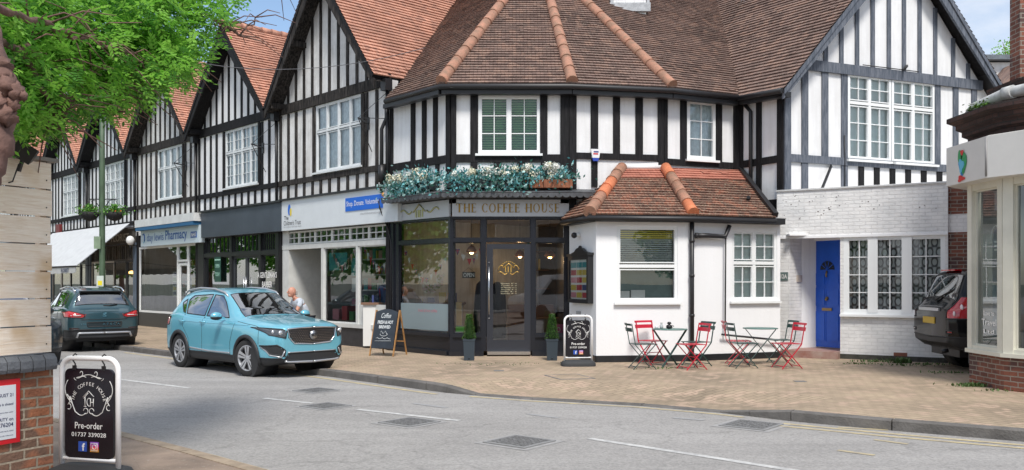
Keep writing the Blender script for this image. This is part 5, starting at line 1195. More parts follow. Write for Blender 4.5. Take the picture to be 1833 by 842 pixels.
for cpx in (1477,1505,1533,1561,1590,1617,1645,1673,1705,1732):
    u=G.u(cpx); top=zf+TG*min(u-tl,tr-u)-.28
    if top>zb1_+.1: G.box(mb,u-.055,u+.055,zb1_,top,0,.035)
mb.build('timber_frame',[grey_t,black_t],gb)
w=window(G,wg[0],G.u(1594)-.01,wg[2],wg[3],gb,(1,1),.66,(2,3),(2,2),.06,upvc,glass_win,.03,.08,'blind',label='left pair of white casements in the gable')
w=window(G,G.u(1594)+.01,wg[1],wg[2]-.0,wg[3],gb,(1,1),.66,(2,3),(2,2),.06,upvc,glass_win,.03,.08,'blind',label='right pair of white casements in the gable')
# roof of the wing
mb=MB(); roof_poly(mb,[v0+Vector((.0,0,-.0)),gF,gA,gAb,v1] if False else [eDR+Vector((.05,-.02,-.04)),gF,gA,gAb],gauge=.12,lift=.032)
o_=mb.build('roof',[tile_brown,black_pl],gb)
mb=MB(); gR=gp(tr,zf,.38); roof_poly(mb,[gR,gp(tr,zf,-9),gAb,gA],gauge=.12,lift=.032); mb.build('roof',[tile_brown,black_pl],gb)
for s in (0,1):
    mb=MB(); a=gp(tl if s==0 else tr,zf-.03,.36); b=gp(tm_,zap-.03,.36); dn=Vector((0,0,1)); H1,H2=.34,.36; nrm=Vector((Gn.x,Gn.y,0))
    P=[a-dn*H1*.55,b-dn*H2*1.25,b,a]; Q=[p-nrm*.06 for p in P]; 
    mb.add(P+Q,[(0,1,2,3),(7,6,5,4)]+[(i,4+i,4+(i+1)%4,(i+1)%4) for i in range(4)])
    P=[p+nrm*.03 for p in (a-dn*.10,b-dn*.12,b+dn*.02,a+dn*.02)]; Q=[p-nrm*.03 for p in P]; mb.add(P+Q,[(0,1,2,3),(7,6,5,4)]+[(i,4+i,4+(i+1)%4,(i+1)%4) for i in range(4)])
    Q=[a-dn*.10-nrm*.06,b-dn*.12-nrm*.06,b-dn*.12-nrm*.40,a-dn*.10-nrm*.40]; mb.add(Q,[(0,1,2,3)],1)
    mb.build('bargeboard',[grey_t,black_t],gb)
mb=MB(); mb.tube([eDR-Vector((0,0,.08)),gF-Vector((0,0,.02))-Vector((.05,0,.02))],.06,8); q=(eDR+gF)/2; mb.bar(eDR+Vector((.1,.05,-.16)),gF+Vector((.1,.05,-.12)),.14,.1); mb.build('gutter',black_pl,gb)
mb=MB(); mb.tube([G.p(G.u(1508),4.9,.06),G.p(G.u(1509),4.35,.06),G.p(G.u(1509),3.6,.06)],.012,6); q=G.p(G.u(1612),zb1_+.02,.08); mb.bar(q,q+Vector((0,-.2,.05)),.05,.05); mb.bar(G.p(G.u(1486),G.z(1486,297),.04),G.p(G.u(1454),3.55,.25),.03,.06); mb.tube([G.p(G.u(1540),zb1_+.02,.08),G.p(G.u(1640),zb1_+.02,.08)],.012,5); mb.build('cable',black_pl,gb)

# ================================================================ white painted brick shop with the blue door
Wd=Wall((5.765,19.36),(8.9,17.44))
wb=thing('painted_brick_shop','low white painted brick front with deep parapet, lace-curtained window and blue door','building',(7,19,0))
up_=lambda p:Wd.u(p); pz0,pz1=2.58,3.55; uend=Wd.u(1697); uE2=Wd.L
rec0,rec1=up_(1413),up_(1504)
wins=(up_(1510),up_(1692),Wd.z(1600,564),Wd.z(1600,420))
mb=MB(); Wd.panel(mb,0,rec0,0,pz0,[],.2); Wd.panel(mb,rec1,uend,0,pz0,[wins],.2); Wd.panel(mb,-.02,uend,pz0,pz1,[],.22,off=.03)
Wd.box(mb,uend,uE2,pz0,pz0+.36,-.2,-.06)
Q_=Vector((.333*20.0,20.0)); Rv=Vector((.3695*19.25,19.25)); P1=Wd.p(rec0,0,0)[:2]; RS=Wall(P1,Q_); RS.panel(mb,0,RS.L,0,pz0,[],.1)
DW=Wall(Q_,Rv); RW=Wall(Rv,Wd.p(rec1,0,0)[:2]); RW.panel(mb,0,RW.L,0,pz0,[],.1)
mb.add([Wd.p(-.5,pz1-.05,-.22),Wd.p(uE2,pz1-.05,-.22),G.p(5.5,pz1-.05,0.0),G.p(0,pz1-.05,0.0)],[(0,1,2,3)])
mb.build('wall',brick_white,wb)
mb=MB(); Wd.box(mb,uend,uE2+.3,pz0+.36,pz1+.0,-.2,-.05); Wd.box(mb,uend,uE2+.3,0,pz0,-.2,-.05); mb.build('brick_pier',brick_red,wb)
mb=MB(); Wd.box(mb,0,uend,pz0-.05,pz0,-.2,.05); DWz=2.5; mb.box(5.9,7.3,19.0,20.2,pz0+.005,pz0+.04); mb.build('lintel',white_clean,wb)
w=window(Wd,*wins,wb,(1,1.13,1.22),None,(2,4),None,.085,upvc,glass_win,.0,.08,None,label='three-light white window with patterned lace curtains')
# lace curtain with diamond pattern
lace=bpy.data.materials.new('lace_curtain'); lace.use_nodes=True; t_=lace.node_tree; b_=t_.nodes['Principled BSDF']; l=t_.links.new
tcn=N(t_,'ShaderNodeTexCoord'); sx=N(t_,'ShaderNodeSeparateXYZ'); l(tcn.outputs['UV'],sx.inputs[0])
def mth(op,a,b=None,v=None):
    n=N(t_,'ShaderNodeMath',operation=op); l(a,n.inputs[0]); 
    if b is not None: l(b,n.inputs[1])
    if v is not None: n.inputs[1].default_value=v
    return n.outputs[0]
cx_=mth('COSINE',mth('MULTIPLY',sx.outputs[0],v=2*math.pi/.17)); cy_=mth('COSINE',mth('MULTIPLY',sx.outputs[1],v=2*math.pi/.20)); 
cy2=mth('COSINE',mth('MULTIPLY',sx.outputs[1],v=2*math.pi/.40)); sm=mth('ADD',mth('MULTIPLY',cx_,cy2),mth('MULTIPLY',cy_,v=.35))
rp=N(t_,'ShaderNodeValToRGB'); rp.color_ramp.elements[0].position=.30; rp.color_ramp.elements[1].position=.55; rp.color_ramp.elements[0].color=(.055,.06,.065,1); rp.color_ramp.elements[1].color=(.50,.53,.54,1)
l(mth('ABSOLUTE',sm),rp.inputs[0]); l(rp.outputs[0],b_.inputs['Base Color']); b_.inputs['Roughness'].default_value=.9
mb=MB(); n=60
for k in range(n):
    a=wins[0]+(wins[1]-wins[0])*k/n;b=wins[0]+(wins[1]-wins[0])*(k+1)/n; oa=-.2+.018*math.sin(k*1.1);ob=-.2+.018*math.sin((k+1)*1.1)
    mb.add([Wd.p(a,wins[2],oa),Wd.p(b,wins[2],ob),Wd.p(b,wins[3],ob),Wd.p(a,wins[3],oa)],[(0,1,2,3)],0,[[(a,wins[2]),(b,wins[2]),(b,wins[3]),(a,wins[3])]],True)
mb.build('lace_curtain',lace,w)
# wide white mullions
mb=MB(); tot=1+1.13+1.22; ua=wins[0]; 
for f in (1/tot,2.13/tot): u=wins[0]+(wins[1]-wins[0])*f; Wd.box(mb,u-.095,u+.095,wins[2]+.05,wins[3],-.05,.02)
mb.build('mullion',upvc,w)
# door
fz=.17; dz1=DW.z(1482,431)
dz0=.17
print('door z',dz1,'DW.L',DW.L)
mb=MB(); DW.box(mb,0,.10,dz0,dz1+.1,-.1,.05); DW.box(mb,.10,DW.L,dz1,dz1+.1,-.1,.05); mb.box(*sorted((Q_.x-.3,Q_.x+.4)),Q_.y-.4,Q_.y+.3,dz1+.1,pz0,0); mb.build('door_frame',white_clean,wb)
bluep=mat('royal_blue_paint',(.012,.10,.56),.35,var=.12,vs=3)
mb=MB(); DW.box(mb,.10,DW.L,dz0,dz1,-.08,.0); Ld=DW.L-.1; m1=.10+Ld*.5
for (a,b) in ((.10+.07,m1-.035),(m1+.035,DW.L-.06)):
    for (c,d) in ((dz0+.12,dz0+.78),(dz0+.90,dz0+1.30),(dz0+1.36,dz0+1.62)):
        DW.box(mb,a,b,c,d,0,.008); DW.box(mb,a+.03,b-.03,c+.03,d-.03,.008,.02)
dd_=mb.build('door',bluep,wb); dd_['label']='royal blue panelled front door'
zf_=dz0+1.70; rr=.19; uc=m1
pts=[(uc+rr*math.cos(a),zf_+rr*math.sin(a)) for a in [i*math.pi/10 for i in range(11)]]; mb=MB(); polyprism(DW,mb,pts,.001,.012,0); mb.build('fanlight',mat('dark_fan_glass',(.015,.02,.03),.08),dd_)
mb=MB()
for k in range(1,5): a=k*math.pi/5; mb.bar(DW.p(uc,zf_,.014),DW.p(uc+rr*math.cos(a),zf_+rr*math.sin(a),.014),.012,.012)
mb.build('fan_bars',bluep,dd_)
brass=mat('aged_brass',(.30,.21,.10),.35,metal=.8); mb=MB(); mb.lathe([(.03,0),(.035,.02),(.028,.05),(.01,.06)],tuple(DW.p(uc+.0,dz0+1.05,.02)),12); DW.box(mb,uc-.13,uc+.13,dz0+.80,dz0+.86,.01,.03); mb.tube([DW.p(uc,zf_-.03,.02),DW.p(uc,zf_-.12,.05),DW.p(uc,zf_-.16,.03)],.018,8); mb.ball(DW.p(uc,dz0+1.05,.04),.035,10,8); mb.build('letter_plate',brass,dd_)
# quarry-tiled step
st=mat('red_quarry_tile',(.26,.11,.085),.6,col2=(.36,.27,.23),vs=5); mb=MB(); a=Wd.p(rec0-.25,0,.25);b=Wd.p(rec1+.0,0,.25);c=Wd.p(rec1,0,-1.1);d=Wd.p(rec0,0,-1.2); P=[a,b,c,d]
mb.add([Vector((p.x,p.y,0)) for p in P]+[Vector((p.x,p.y,.15)) for p in P],[(4,5,6,7),(0,1,5,4),(1,2,6,5),(2,3,7,6),(3,0,4,7)]); mb.build('step',st,wb)
mb=MB(); a=Wd.p(rec1,0,.05); Wd.box(mb,rec1,uend,0,.10,.0,.02); mb.build('plinth',mat('grimy_plinth',(.06,.06,.05),.9,var=.5,vs=9),wb)
mb=MB(); Wd.box(mb,Wd.u(1600),Wd.u(1624),.10,.17,.001,.02); 
for k in range(5): Wd.box(mb,Wd.u(1601+k*4.5),Wd.u(1603+k*4.5),.11,.16,.02,.026)
mb.build('air_brick',mat('terracotta_vent',(.22,.08,.05),.8),wb)
# damage chips in the parapet paint
mb=MB(); random.seed(3)
for k in range(46):
    u=random.uniform(.1,uend-.1) if k>30 else random.uniform(.1,1.3); z=random.uniform(pz0+.35,pz1-.1); s=random.uniform(.005,.014)*(1.7 if k>43 else 1); polyprism(Wd,mb,[(u-s,z-s*.6),(u+s*1.4,z-s*.5),(u+s,z+s*.6),(u-s*.7,z+s*.7)],.031,.034)
mb.build('paint_chips',mat('exposed_brick_chip',(.12,.10,.09),.9),wb)
mb=MB(); mb.tube([Wd.p(-.02,pz1+.02,.0),Wd.p(uend,pz1+.02,0)],.02,5); Wd.box(mb,-.04,uend+.02,pz1,pz1+.03,-.24,.06); mb.build('parapet_coping',mat('white_coping',(.60,.61,.61),.7,var=.3,vs=6),wb)
t=thing('house_number','small grey plate reading 12A on the white pier beside the recessed blue door','sign',tuple(Wd.p(.15,1.7,.01)))
mb=MB(); zc=Wd.z(1400,495); uc=Wd.u(1403.5); Wd.box(mb,uc-.085,uc+.085,zc-.09,zc+.09,0,.015); mb.build('plate',mat('grey_plate',(.12,.17,.16),.4),t); mb=MB(); put_text(mb,'12A',Wd.p(uc,zc,.019),Wd.p(1,0)-Wd.p(0,0),Z3,width=.13,height=.09,bold=.01); mb.build('lettering',white_paint,t)
mb=MB(); RS.box(mb,.35,.6,1.6,1.75,0,.02); tag(mb.build('door_bell_plate',mat('beige_plate',(.5,.44,.38),.6)),'faint beige plate on the wall of the blue door recess','plate')

# ================================================================ near right shop with polygonal bay
ts=thing('corner_shop','cream-fronted shop bay with white fascia and dark brick cornice at the right edge','building',(9,13,0))
C0=Vector((7.264,14.2));C1=Vector((7.264,13.2));C2=Vector((8.4,11.0))
F1=Wall(C0,C1);F2=Wall(C1,C2);F0=Wall((8.1,15.0),C0)
zsl=.53; zfb=3.13
mb=MB()
for W in (F0,F1,F2): W.panel(mb,0,W.L,0,zsl-.04,[],.25)
mb.build('brick_base',brick_red,ts)
mb=MB()
for W in (F0,F1,F2): W.box(mb,-.02,W.L+.02,zsl-.04,zsl+.02,-.2,.06)
for W,us in ((F1,[(0,.13),(F1.L-.13,F1.L)]),(F2,[(0,.16),(1.0,1.06),(F2.L-.1,F2.L)]),(F0,[(0,.1),(F0.L-.1,F0.L)])):
    for a,b in us: W.box(mb,a,b,zsl+.02,zfb,-.12,.03)
    W.box(mb,0,W.L,zsl+.02,zsl+.08,-.1,.02); W.box(mb,0,W.L,zfb-.10,zfb,-.1,.02)
F2.box(mb,.30,.34,zsl+.05,zfb-.4,-.14,-.06); F2.box(mb,.30,1.0,zfb-.45,zfb-.40,-.14,-.06)
mb.build('shop_front',cream,ts)
for W,a,b in ((F1,.13,F1.L-.13),(F2,.16,1.0),(F2,1.06,F2.L-.1),(F0,.1,F0.L-.1)): 
    pane(W,a,b,zsl+.08,zfb-.1,ts,cream,'shop_window',-.03,.025)
mb=MB(); 
def offpoly(o,z,ext=0):
    a=F0.p(-.3,z,o); b=corner(F0,F1,o,z); c=corner(F1,F2,o,z); d=F2.p(F2.L+.5,z,o); return [a,b,c,d]
def band(mb,o0,z0,o1,z1,mi=0):
    p=offpoly(o0,z0);q=offpoly(o1,z1)
    for i in range(3):
        L_=(p[i+1]-p[i]).length; uo=i*1.7
        mb.add([p[i],p[i+1],q[i+1],q[i]],[(0,1,2,3)],mi,[[(uo,z0+o0),(uo+L_,z0+o0),(uo+L_,z1+o1),(uo,z1+o1)]])
    return p,q
fo=.30
band(mb,.0,zfb,fo,zfb); band(mb,fo,zfb,fo,3.74); band(mb,fo,3.74,fo-.06,3.76); band(mb,fo-.06,3.76,.1,3.76)
fs_=mb.build('shop_sign',mat('cream_sign_board',(.66,.65,.62),.4,var=.05),ts)
mb=MB(); P=offpoly(fo,3.15); Q=offpoly(fo,3.72); mb.tube([P[2],Q[2]],.018,6); mb.build('sign_joint',mat('grey_joint',(.25,.25,.25),.5),fs_)
# round emblem: green, blue and red swirl
W=Wall(P[1][:2],P[2][:2]); uc,zc=W.L*.42,3.43; mb=MB()
def blob(cx,cy,rx,ry,mi,o,a0=0,n=14,w=.15):
    pts=[]
    for i in range(n): a=2*math.pi*i/n; r=1+w*math.sin(3*a+a0); pts.append((uc+cx+rx*r*math.cos(a),zc+cy+ry*r*math.sin(a)))
    polyprism(W,mb,pts,o,o+.005,mi)
blob(0,-.0,.11,.17,1,.002); blob(.06,.02,.08,.17,0,.008,1); blob(-.05,.12,.07,.09,0,.008,2); blob(.0,-.03,.07,.10,2,.014,1,w=.3); blob(.02,.17,.045,.04,3,.014); blob(-.02,-.23,.10,.045,3,.008,2,w=.3)
mb.build('emblem',[mat('emblem_green',(.02,.30,.10),.4),mat('emblem_blue',(.02,.22,.50),.4),mat('emblem_light_blue',(.1,.45,.65),.4),mat('emblem_red',(.6,.03,.03),.4)],fs_)
# brick cornice, stepped
mb=MB(); z=3.76; o=.06
prof=[(.02,3.76),(.02,3.86),(.10,3.90),(.10,3.97),(.18,4.01),(.18,4.08),(.30,4.13),(.30,4.20),(.22,4.22),(.02,4.24)]
for (o0,z0),(o1,z1) in zip(prof,prof[1:]): band(mb,o0,z0,o1,z1)
mb.build('cornice',brick_dark,ts)
mb=MB(); P=[p for p in offpoly(.0,4.36)]; P[0]=P[0]; 
q1=P[1]+Vector((.0,-.0,0)); mb.tube([P[1]+Vector((0,-.0,-.12)),P[1]+Vector((.02,-.12,-.02)),P[2]+Vector((.02,.0,.02)),P[2].lerp(P[3],.6)+Vector((0,0,.06)),P[3]+Vector((0,0,.06))],.085,12); 
for t in (.25,.6,.95): c=P[1].lerp(P[2],t)+Vector((.02,0,0)); 
mb.tube([P[2]+Vector((.02,.02,.02)),P[2].lerp(P[3],.05)+Vector((.0,0,.025))],.10,12)
mb.build('pipe',mat('grey_white_pipe',(.52,.53,.52),.5,var=.3,vs=8),ts)
mb=MB(); band(mb,-.28,4.22,-.22,4.62); band(mb,-.22,4.62,-.4,4.62); mb.build('parapet',brick_dark,ts)
mb=MB(); bx0=(1826-CX)/F*14.6; mb.box(bx0,bx0+3,14.6,14.9,3.2,8.2); mb.box(8.1,12,14.95,15.2,0,4.2); mb.build('wall',brick_red,ts)
mb=MB(); mb.box(7.55,11,13.3,14.9,4.0,4.22); mb.build('flat_roof',lead,ts)
# interior with display
mb=MB(); mb.add([(7.3,14.1,.5),(9.5,14.1,.5),(9.5,11,.5),(8.5,11,.5),(7.35,13.2,.5)],[(4,3,2,1,0)],0); mb.add([(8.3,14.6,.3),(8.3,10,.3),(8.3,10,3.3),(8.3,14.6,3.3)],[(0,1,2,3)],1); mb.add([(7.3,14.3,.3),(8.3,14.3,.3),(8.3,14.3,3.3),(7.3,14.3,3.3)],[(0,1,2,3)],1)
mb.build('shop_interior',[mat('display_floor',(.5,.48,.42),.6),mat('grey_green_lining',(.20,.22,.22),.8)],ts)
Fu=lambda W,p:W.u(p,-.07)
mb=MB(); X1=(F1.p(1,0)-F1.p(0,0))
uc=.47
for s_,z_,hh in (('Love to',1.12,.075),('Travel',.98,.10),('Ltd',.84,.06)): put_text(mb,s_,F1.p(uc+.02,z_,-.05),X1,Z3,height=hh,width=.30 if hh<.09 else .42,bold=.01)
for k in range(5): F1.box(mb,uc-.12,uc-.12+.06+.03*(k%3),.70-k*.0,.705,-.052,-.05)
mb.build('window_lettering',white_paint,ts)
# banner with a suitcase-like tag shape standing in the window
mb=MB(); P=[(uc-.12,1.6),(uc+.14,1.6),(uc+.14,2.25),(uc+.10,2.38),(uc+.01,2.43),(uc-.08,2.38),(uc-.12,2.25)]; polyprism(F1,mb,P,-.20,-.18,0); polyprism(F1,mb,[(uc-.12,.75),(uc+.14,.75),(uc+.14,1.55),(uc-.12,1.55)],-.20,-.18,1)
arc=[F1.p(uc+.01+.15*math.cos(a),2.22+.24*math.sin(a),-.17) for a in [math.pi*i/10 for i in range(11)]]; mb.tube(arc,.012,6,2)
for k in range(3): F1.box(mb,uc-.06,uc+.08,2.20-k*.06,2.23-k*.06,-.179,-.175,2)
F1.box(mb,uc-.06,uc+.1,2.7,3.0,-.2,-.18,3)
tag(mb.build('window_banner',[mat('banner_navy',(.06,.09,.13),.5),mat('banner_sea',(.16,.22,.26),.5),mat('banner_white',(.7,.72,.72),.5),mat('banner_pale',(.35,.38,.42),.5)]),'tall grey and navy travel banner standing in the cream shop window','banner')
mb=MB(); q=F1.p(.85,.52,-.2); mb.box(q.x-.05,q.x+.12,q.y-.1,q.y+.1,.52,.85,0); q=F2.p(.4,.52,-.25); mb.box(q.x-.1,q.x+.2,q.y-.1,q.y+.1,.52,.66,1); mb.ball((q.x,q.y-.2,.6),.09,8,6,2); tag(mb.build('window_display',[mat('cream_box',(.6,.55,.35),.5),mat('blue_packet',(.05,.25,.5),.5),goods_m[3]]),'cream box and blue packets lying in the bottom of the cream shop window','display')
mb=MB(); random.seed(5)
for k in range(240):
    p=F1.p(.55+random.gauss(0,.16),4.22+abs(random.gauss(0,.05)),.14+random.gauss(0,.06)); a=random.uniform(0,6.28); d=Vector((math.cos(a),math.sin(a),random.uniform(-.6,1)))*.05; s=Vector((-math.sin(a),math.cos(a),.2))*.016
    mb.add([p,p+d*.5+s,p+d,p+d*.5-s],[(0,1,2,3)])
tag(mb.build('roof_weed',mat('bright_weed',(.10,.22,.02),.6,var=.3,vs=20)),'bright green weed growing under the pale pipe on the dark brick cornice','plant')
# ================================================================ background at the right: house and tree
bgp=lambda x,y,Y: Vector(((x-CX)/F*Y,Y,H+(HZ-y)/F*Y))
t=thing('distant_house','distant white house with a brown roof behind the big gable','house',(24,42,0))
a=bgp(1768,172,42);b=bgp(1850,172,42); mb=MB(); mb.box(a.x,b.x+4,42,50,0,bgp(1800,112,42).z); mb.build('wall',white,t)
zt=bgp(1800,110,42).z; mb=MB(); mb.box(a.x-.3,b.x+4,41.6,50,zt,zt+.22); mb.build('roof_edge',lead,t)
mb=MB(); x0,x1=bgp(1800,0,41).x,bgp(1835,0,41).x; z0=bgp(0,140,41).z; mb.add([(x0-.7,40,z0-.6),((x0+x1)/2,40,z0+.7),(x1+.7,40,z0-.6),(x0-.7,42,z0-.6),((x0+x1)/2,42,z0+.7),(x1+.7,42,z0-.6)],[(0,1,4,3),(1,2,5,4),(0,2,1)]); mb.build('dormer_roof',tile_brown,t)
mb=MB(); mb.box(x0-.2,x0+.9,39.9,40.6,z0-2,z0-.1); mb.build('porch_wall',brick_red,t)
c=bgp(1824,122,38); mb=MB(); mb.tube([c-Vector((.2,0,.9)),c+Vector((-.1,0,.4))],.05,6); mb.tube([c-Vector((-.1,0,.9)),c+Vector((.05,0,.2))],.04,6); mb.tube([c+Vector((0,0,-6)),c+Vector((0,0,-.7))],.12,6); tag(mb.build('chimney_cowl',mat('orange_red_metal',(.6,.08,.03),.5)),'orange-red metal cowl sticking up beside the distant white house','cowl')
# ================================================================ cars: one lofted shell, cells sorted into panels, glass and trim
def interp(tb,x):
    if x<=tb[0][0]: return tb[0][1]
    for (a,ya),(b,yb) in zip(tb,tb[1:]):
        if x<=b: return ya+(yb-ya)*(x-a)/(b-a)
    return tb[-1][1]
def smooth_tb(tb,x,h=.05): return (interp(tb,x-h)+2*interp(tb,x)+interp(tb,x+h))/4
def inpoly(x,y,P):
    c=False
    for i in range(len(P)):
        (x0,y0),(x1,y1)=P[i],P[i-1]
        if (y0>y)!=(y1>y) and x<(x1-x0)*(y-y0)/(y1-y0)+x0: c=not c
    return c
def catmull(P,n):
    out=[]
    for i in range(len(P)-1):
        p0=P[max(i-1,0)];p1=P[i];p2=P[i+1];p3=P[min(i+2,len(P)-1)]
        for k in range(n):
            t=k/n; out.append(tuple(.5*((2*b)+(-a+c)*t+(2*a-5*b+4*c-d)*t*t+(-a+3*b-3*c+d)*t**3) for a,b,c,d in zip(p0,p1,p2,p3)))
    out.append(P[-1]); return out
def lerp_path(P,seg=.04):
    out=[]
    for a,b in zip(P,P[1:]):
        n=max(1,int(math.dist(a,b)/seg)); out+=[(a[0]+(b[0]-a[0])*k/n,a[1]+(b[1]-a[1])*k/n) for k in range(n)]
    return out+[P[-1]]
def make_car(S,root):
    L_=S['L']; NS=230; st=[]
    for i in range(NS+1):
        t=i/NS; st.append(L_*(.80*t+.20*(.5-.5*math.cos(math.pi*t)))) if False else st.append(L_*(t-.135*math.sin(2*math.pi*t)/1))
    secs=[]
    for s in st:
        W=smooth_tb(S['W'],s,.03);T=smooth_tb(S['T'],s,.03);B=smooth_tb(S['B'],s,.05);Sh=min(smooth_tb(S['S'],s,.05),T-.02);Rf=smooth_tb(S['R'],s,.04); mid=B+(Sh-B)*.55
        P=[(0,B),(W*.75,B),(W*.93,B+.03),(W*.99,B+.16),(W*1.0,mid),(W-.005,Sh-.14),(W-.03,Sh-.03),(W-.075,Sh)]
        g=T-Sh
        if g>.25: P+= [(W-.10,Sh+.04),((W-.10)*.55+Rf*.45,Sh+g*.45),(Rf,T-.085),(Rf-.09,T-.025),(Rf*.5,T-.004),(0,T)]
        else: 
            P+= [(W-.11,Sh+g*.25),(W*.80,Sh+g*.52),(W*.72,Sh+g*.72),(W*.58,Sh+g*.88),(W*.3,T-.002),(0,T)]
        secs.append(catmull(P,10))
    M=len(secs[0]); 
    def P3(i,j,sg): y,z=secs[i][j]; return (L_/2-st[i],sg*y,z)
    cls={}
    def put(c,q):
        cls.setdefault(c,[]).append(q)
    wells=S['wheels']; wr=S['wr']+.05
    for i in range(NS):
        for j in range(M-1):
            s=(st[i]+st[i+1])/2; y=sum(secs[a][b][0] for a in(i,i+1) for b in (j,j+1))/4; z=sum(secs[a][b][1] for a in(i,i+1) for b in (j,j+1))/4
            c='body'
            if any(math.hypot(s-w,z-S['wr'])<wr and y>.45 for w in wells): continue
            if S.get('clad') and z<S['clad'](s,y): c='trim'
            if z<.30 : c='trim'
            for nm,poly in S['side'].items():
                if inpoly(s,z,poly) and y>.45: c=nm
            for nm,(a,b,f0,f1) in S['top'].items():
                if a<s<b and z>interp(S['S'],s)+.03:
                    if y<f0+(f1-f0)*(s-a)/(b-a): c=nm
            if s<.75:
                for nm,poly in S['front'].items():
                    if inpoly(y,z,poly): c=nm
            if s>L_-.75:
                for nm,poly in S['rear'].items():
                    if inpoly(y,z,poly): c=nm
            for sg in (1,-1):
                q=[P3(i,j,sg),P3(i+1,j,sg),P3(i+1,j+1,sg),P3(i,j+1,sg)]
                if sg<0: q=q[::-1]
                key=(c,sg) if c.startswith('*') else (c,0)
                put(key,q)
    # end caps
    for i,f in ((0,0),(NS,1)):
        ks=range(M-1)
        for j in range(M-1):
            (y0,z0),(y1,z1)=secs[i][j],secs[i][j+1]
            n=10
            for k in range(n):
                a,b=k/n,(k+1)/n
                yc=(y0+y1)/2*(a+b)/2; zc=(z0+z1)/2; bul=.035
                def cp(y,z,Y): 
                    x=(L_/2-st[i]); r=1-(y/max(.01,Y))**2 if Y>.01 else 1; return (x+(bul*r if not f else -bul*r),y,z)
                c='body'
                if z<0: pass
                zc_=(z0+z1)/2
                if S.get('clad') and zc_<S['clad'](st[i],yc): c='trim'
                for nm,poly in (S['rear'] if f else S['front']).items():
                    if inpoly(yc,zc,poly): c=nm
                for sg in (1,-1):
                    q=[cp(y0*a,z0,y0),cp(y0*b,z0,y0),cp(y1*b,z1,y1),cp(y1*a,z1,y1)]
                    q=[(p[0],sg*p[1],p[2]) for p in q]
                    if (sg>0)==bool(f): q=q[::-1]
                    put((c,sg) if c.startswith('*') else (c,0),q)
    def side_y(s,z):
        i=min(range(NS+1),key=lambda k:abs(st[k]-s)); best=0
        for (y0,z0),(y1,z1) in zip(secs[i],secs[i][1:]):
            if min(z0,z1)-1e-6<=z<=max(z0,z1)+1e-6 and abs(z1-z0)>1e-6: best=max(best,y0+(y1-y0)*(z-z0)/(z1-z0))
        return best
    def front_x(y,z,end=0):
        # furthest forward station whose section half-width at z covers y
        rng=range(NS+1) if not end else range(NS,-1,-1)
        for i in rng:
            zs=[q[1] for q in secs[i]]
            if side_y_i(i,z)>=abs(y): 
                x=L_/2-st[i]; 
                if i in(0,NS):
                    Y=side_y_i(i,z); x+=(.035 if not end else -.035)*(1-(y/Y)**2)
                return x
        return 0
    def side_y_i(i,z):
        best=-1
        for (y0,z0),(y1,z1) in zip(secs[i],secs[i][1:]):
            if min(z0,z1)-1e-6<=z<=max(z0,z1)+1e-6 and abs(z1-z0)>1e-6: best=max(best,y0+(y1-y0)*(z-z0)/(z1-z0))
        return best
    mats_=S['mats']; made={}
    for (c,sg),qs in cls.items():
        nm=c.strip('*'); vid={}; vs=[]; fs=[]
        for q in qs:
            f=[]
            for p in q:
                k=(round(p[0],4),round(p[1],4),round(p[2],4))
                if k not in vid: vid[k]=len(vs); vs.append(p)
                f.append(vid[k])
            f=[a for n_,a in enumerate(f) if a!=f[n_-1]]
            if len(f)>=3: fs.append(tuple(f))
        mb=MB(); mb.add(vs,fs,0,None,True); made[(c,sg)]=mb.build({'*side_glass_a':'side_window'}.get(c,nm),mats_[c],root)
    # inner dark floor and wheel wells
    mb=MB(); mb.box(-L_/2+.25,L_/2-.25,-.62,.62,.25,.5)
    for w in wells:
        x=L_/2-w
        for sg in (1,-1):
            mb.lathe([(wr-.01,.40),(wr-.01,S['W'][4][1]-.03)] if sg>0 else [(wr-.01,-S['W'][4][1]+.03),(wr-.01,-.40)],(x,0,S['wr']),24,0,'y')
            mb.lathe([(.001,.40*sg),(wr,.40*sg)],(x,0,S['wr']),24,0,'y')
    mb.build('underbody',black_pl,root)
    # arch trims and window seals
    mb=MB()
    for w in wells:
        for sg in (1,-1):
            P=[]
            for k in range(21):
                a=math.pi*(-.08+1.16*k/20); s=w-math.cos(a)*(wr+.012); z=S['wr']+math.sin(a)*(wr+.012)
                if z<.22: continue
                P.append((L_/2-s,sg*(side_y(s,min(z,1.0))+.002),z))
            mb.tube(P,S.get('archr',.03),6)
    mb.build('arch_trim',S['mats']['trim'],root)
    for nm,poly in S['side'].items():
        for sg in (1,-1):
            mb=MB(); P=lerp_path(poly+[poly[0]],.05); mb.tube([(L_/2-s,sg*(side_y(s,z)+.001),z) for s,z in P],.011,5); mb.build('window_seal',black_pl,root)
    for (a,b,f0,f1) in S['top'].values():
        mb=MB(); P=lerp_path([(a,0),(a,f0),(b,f1),(b,0)],.06)
        for sg in (1,-1):
            pts=[]
            for s,y in P:
                i=min(range(NS+1),key=lambda k:abs(st[k]-s)); 
                sec=secs[i][len(secs[i])//2:]; zz_=None
                for (y0,z0),(y1,z1) in zip(sec,sec[1:]):
                    if min(y0,y1)<=y<=max(y0,y1)+1e-6 and abs(y0-y1)>1e-6: zz_=z0+(z1-z0)*(y-y0)/(y1-y0)
                if zz_ is None: zz_=sec[-1][1]
                pts.append((L_/2-s,sg*y,zz_+.002))
            mb.tube(pts,.010,5)
        mb.build('window_seal',black_pl,root)
    for end,D_ in ((0,S['front']),(1,S['rear'])):
        for nm,poly in D_.items():
            for sg in (1,-1):
                mb=MB(); P=lerp_path(poly+([poly[0]] if nm[0]=='*' else []),.035); pts=[(front_x(max(y,.0),z,end)+(-.002 if end else .002),sg*y,z) for y,z in P]
                mb.tube(pts,.013,5); mb.build('panel_seal',S['mats']['trim'],root)
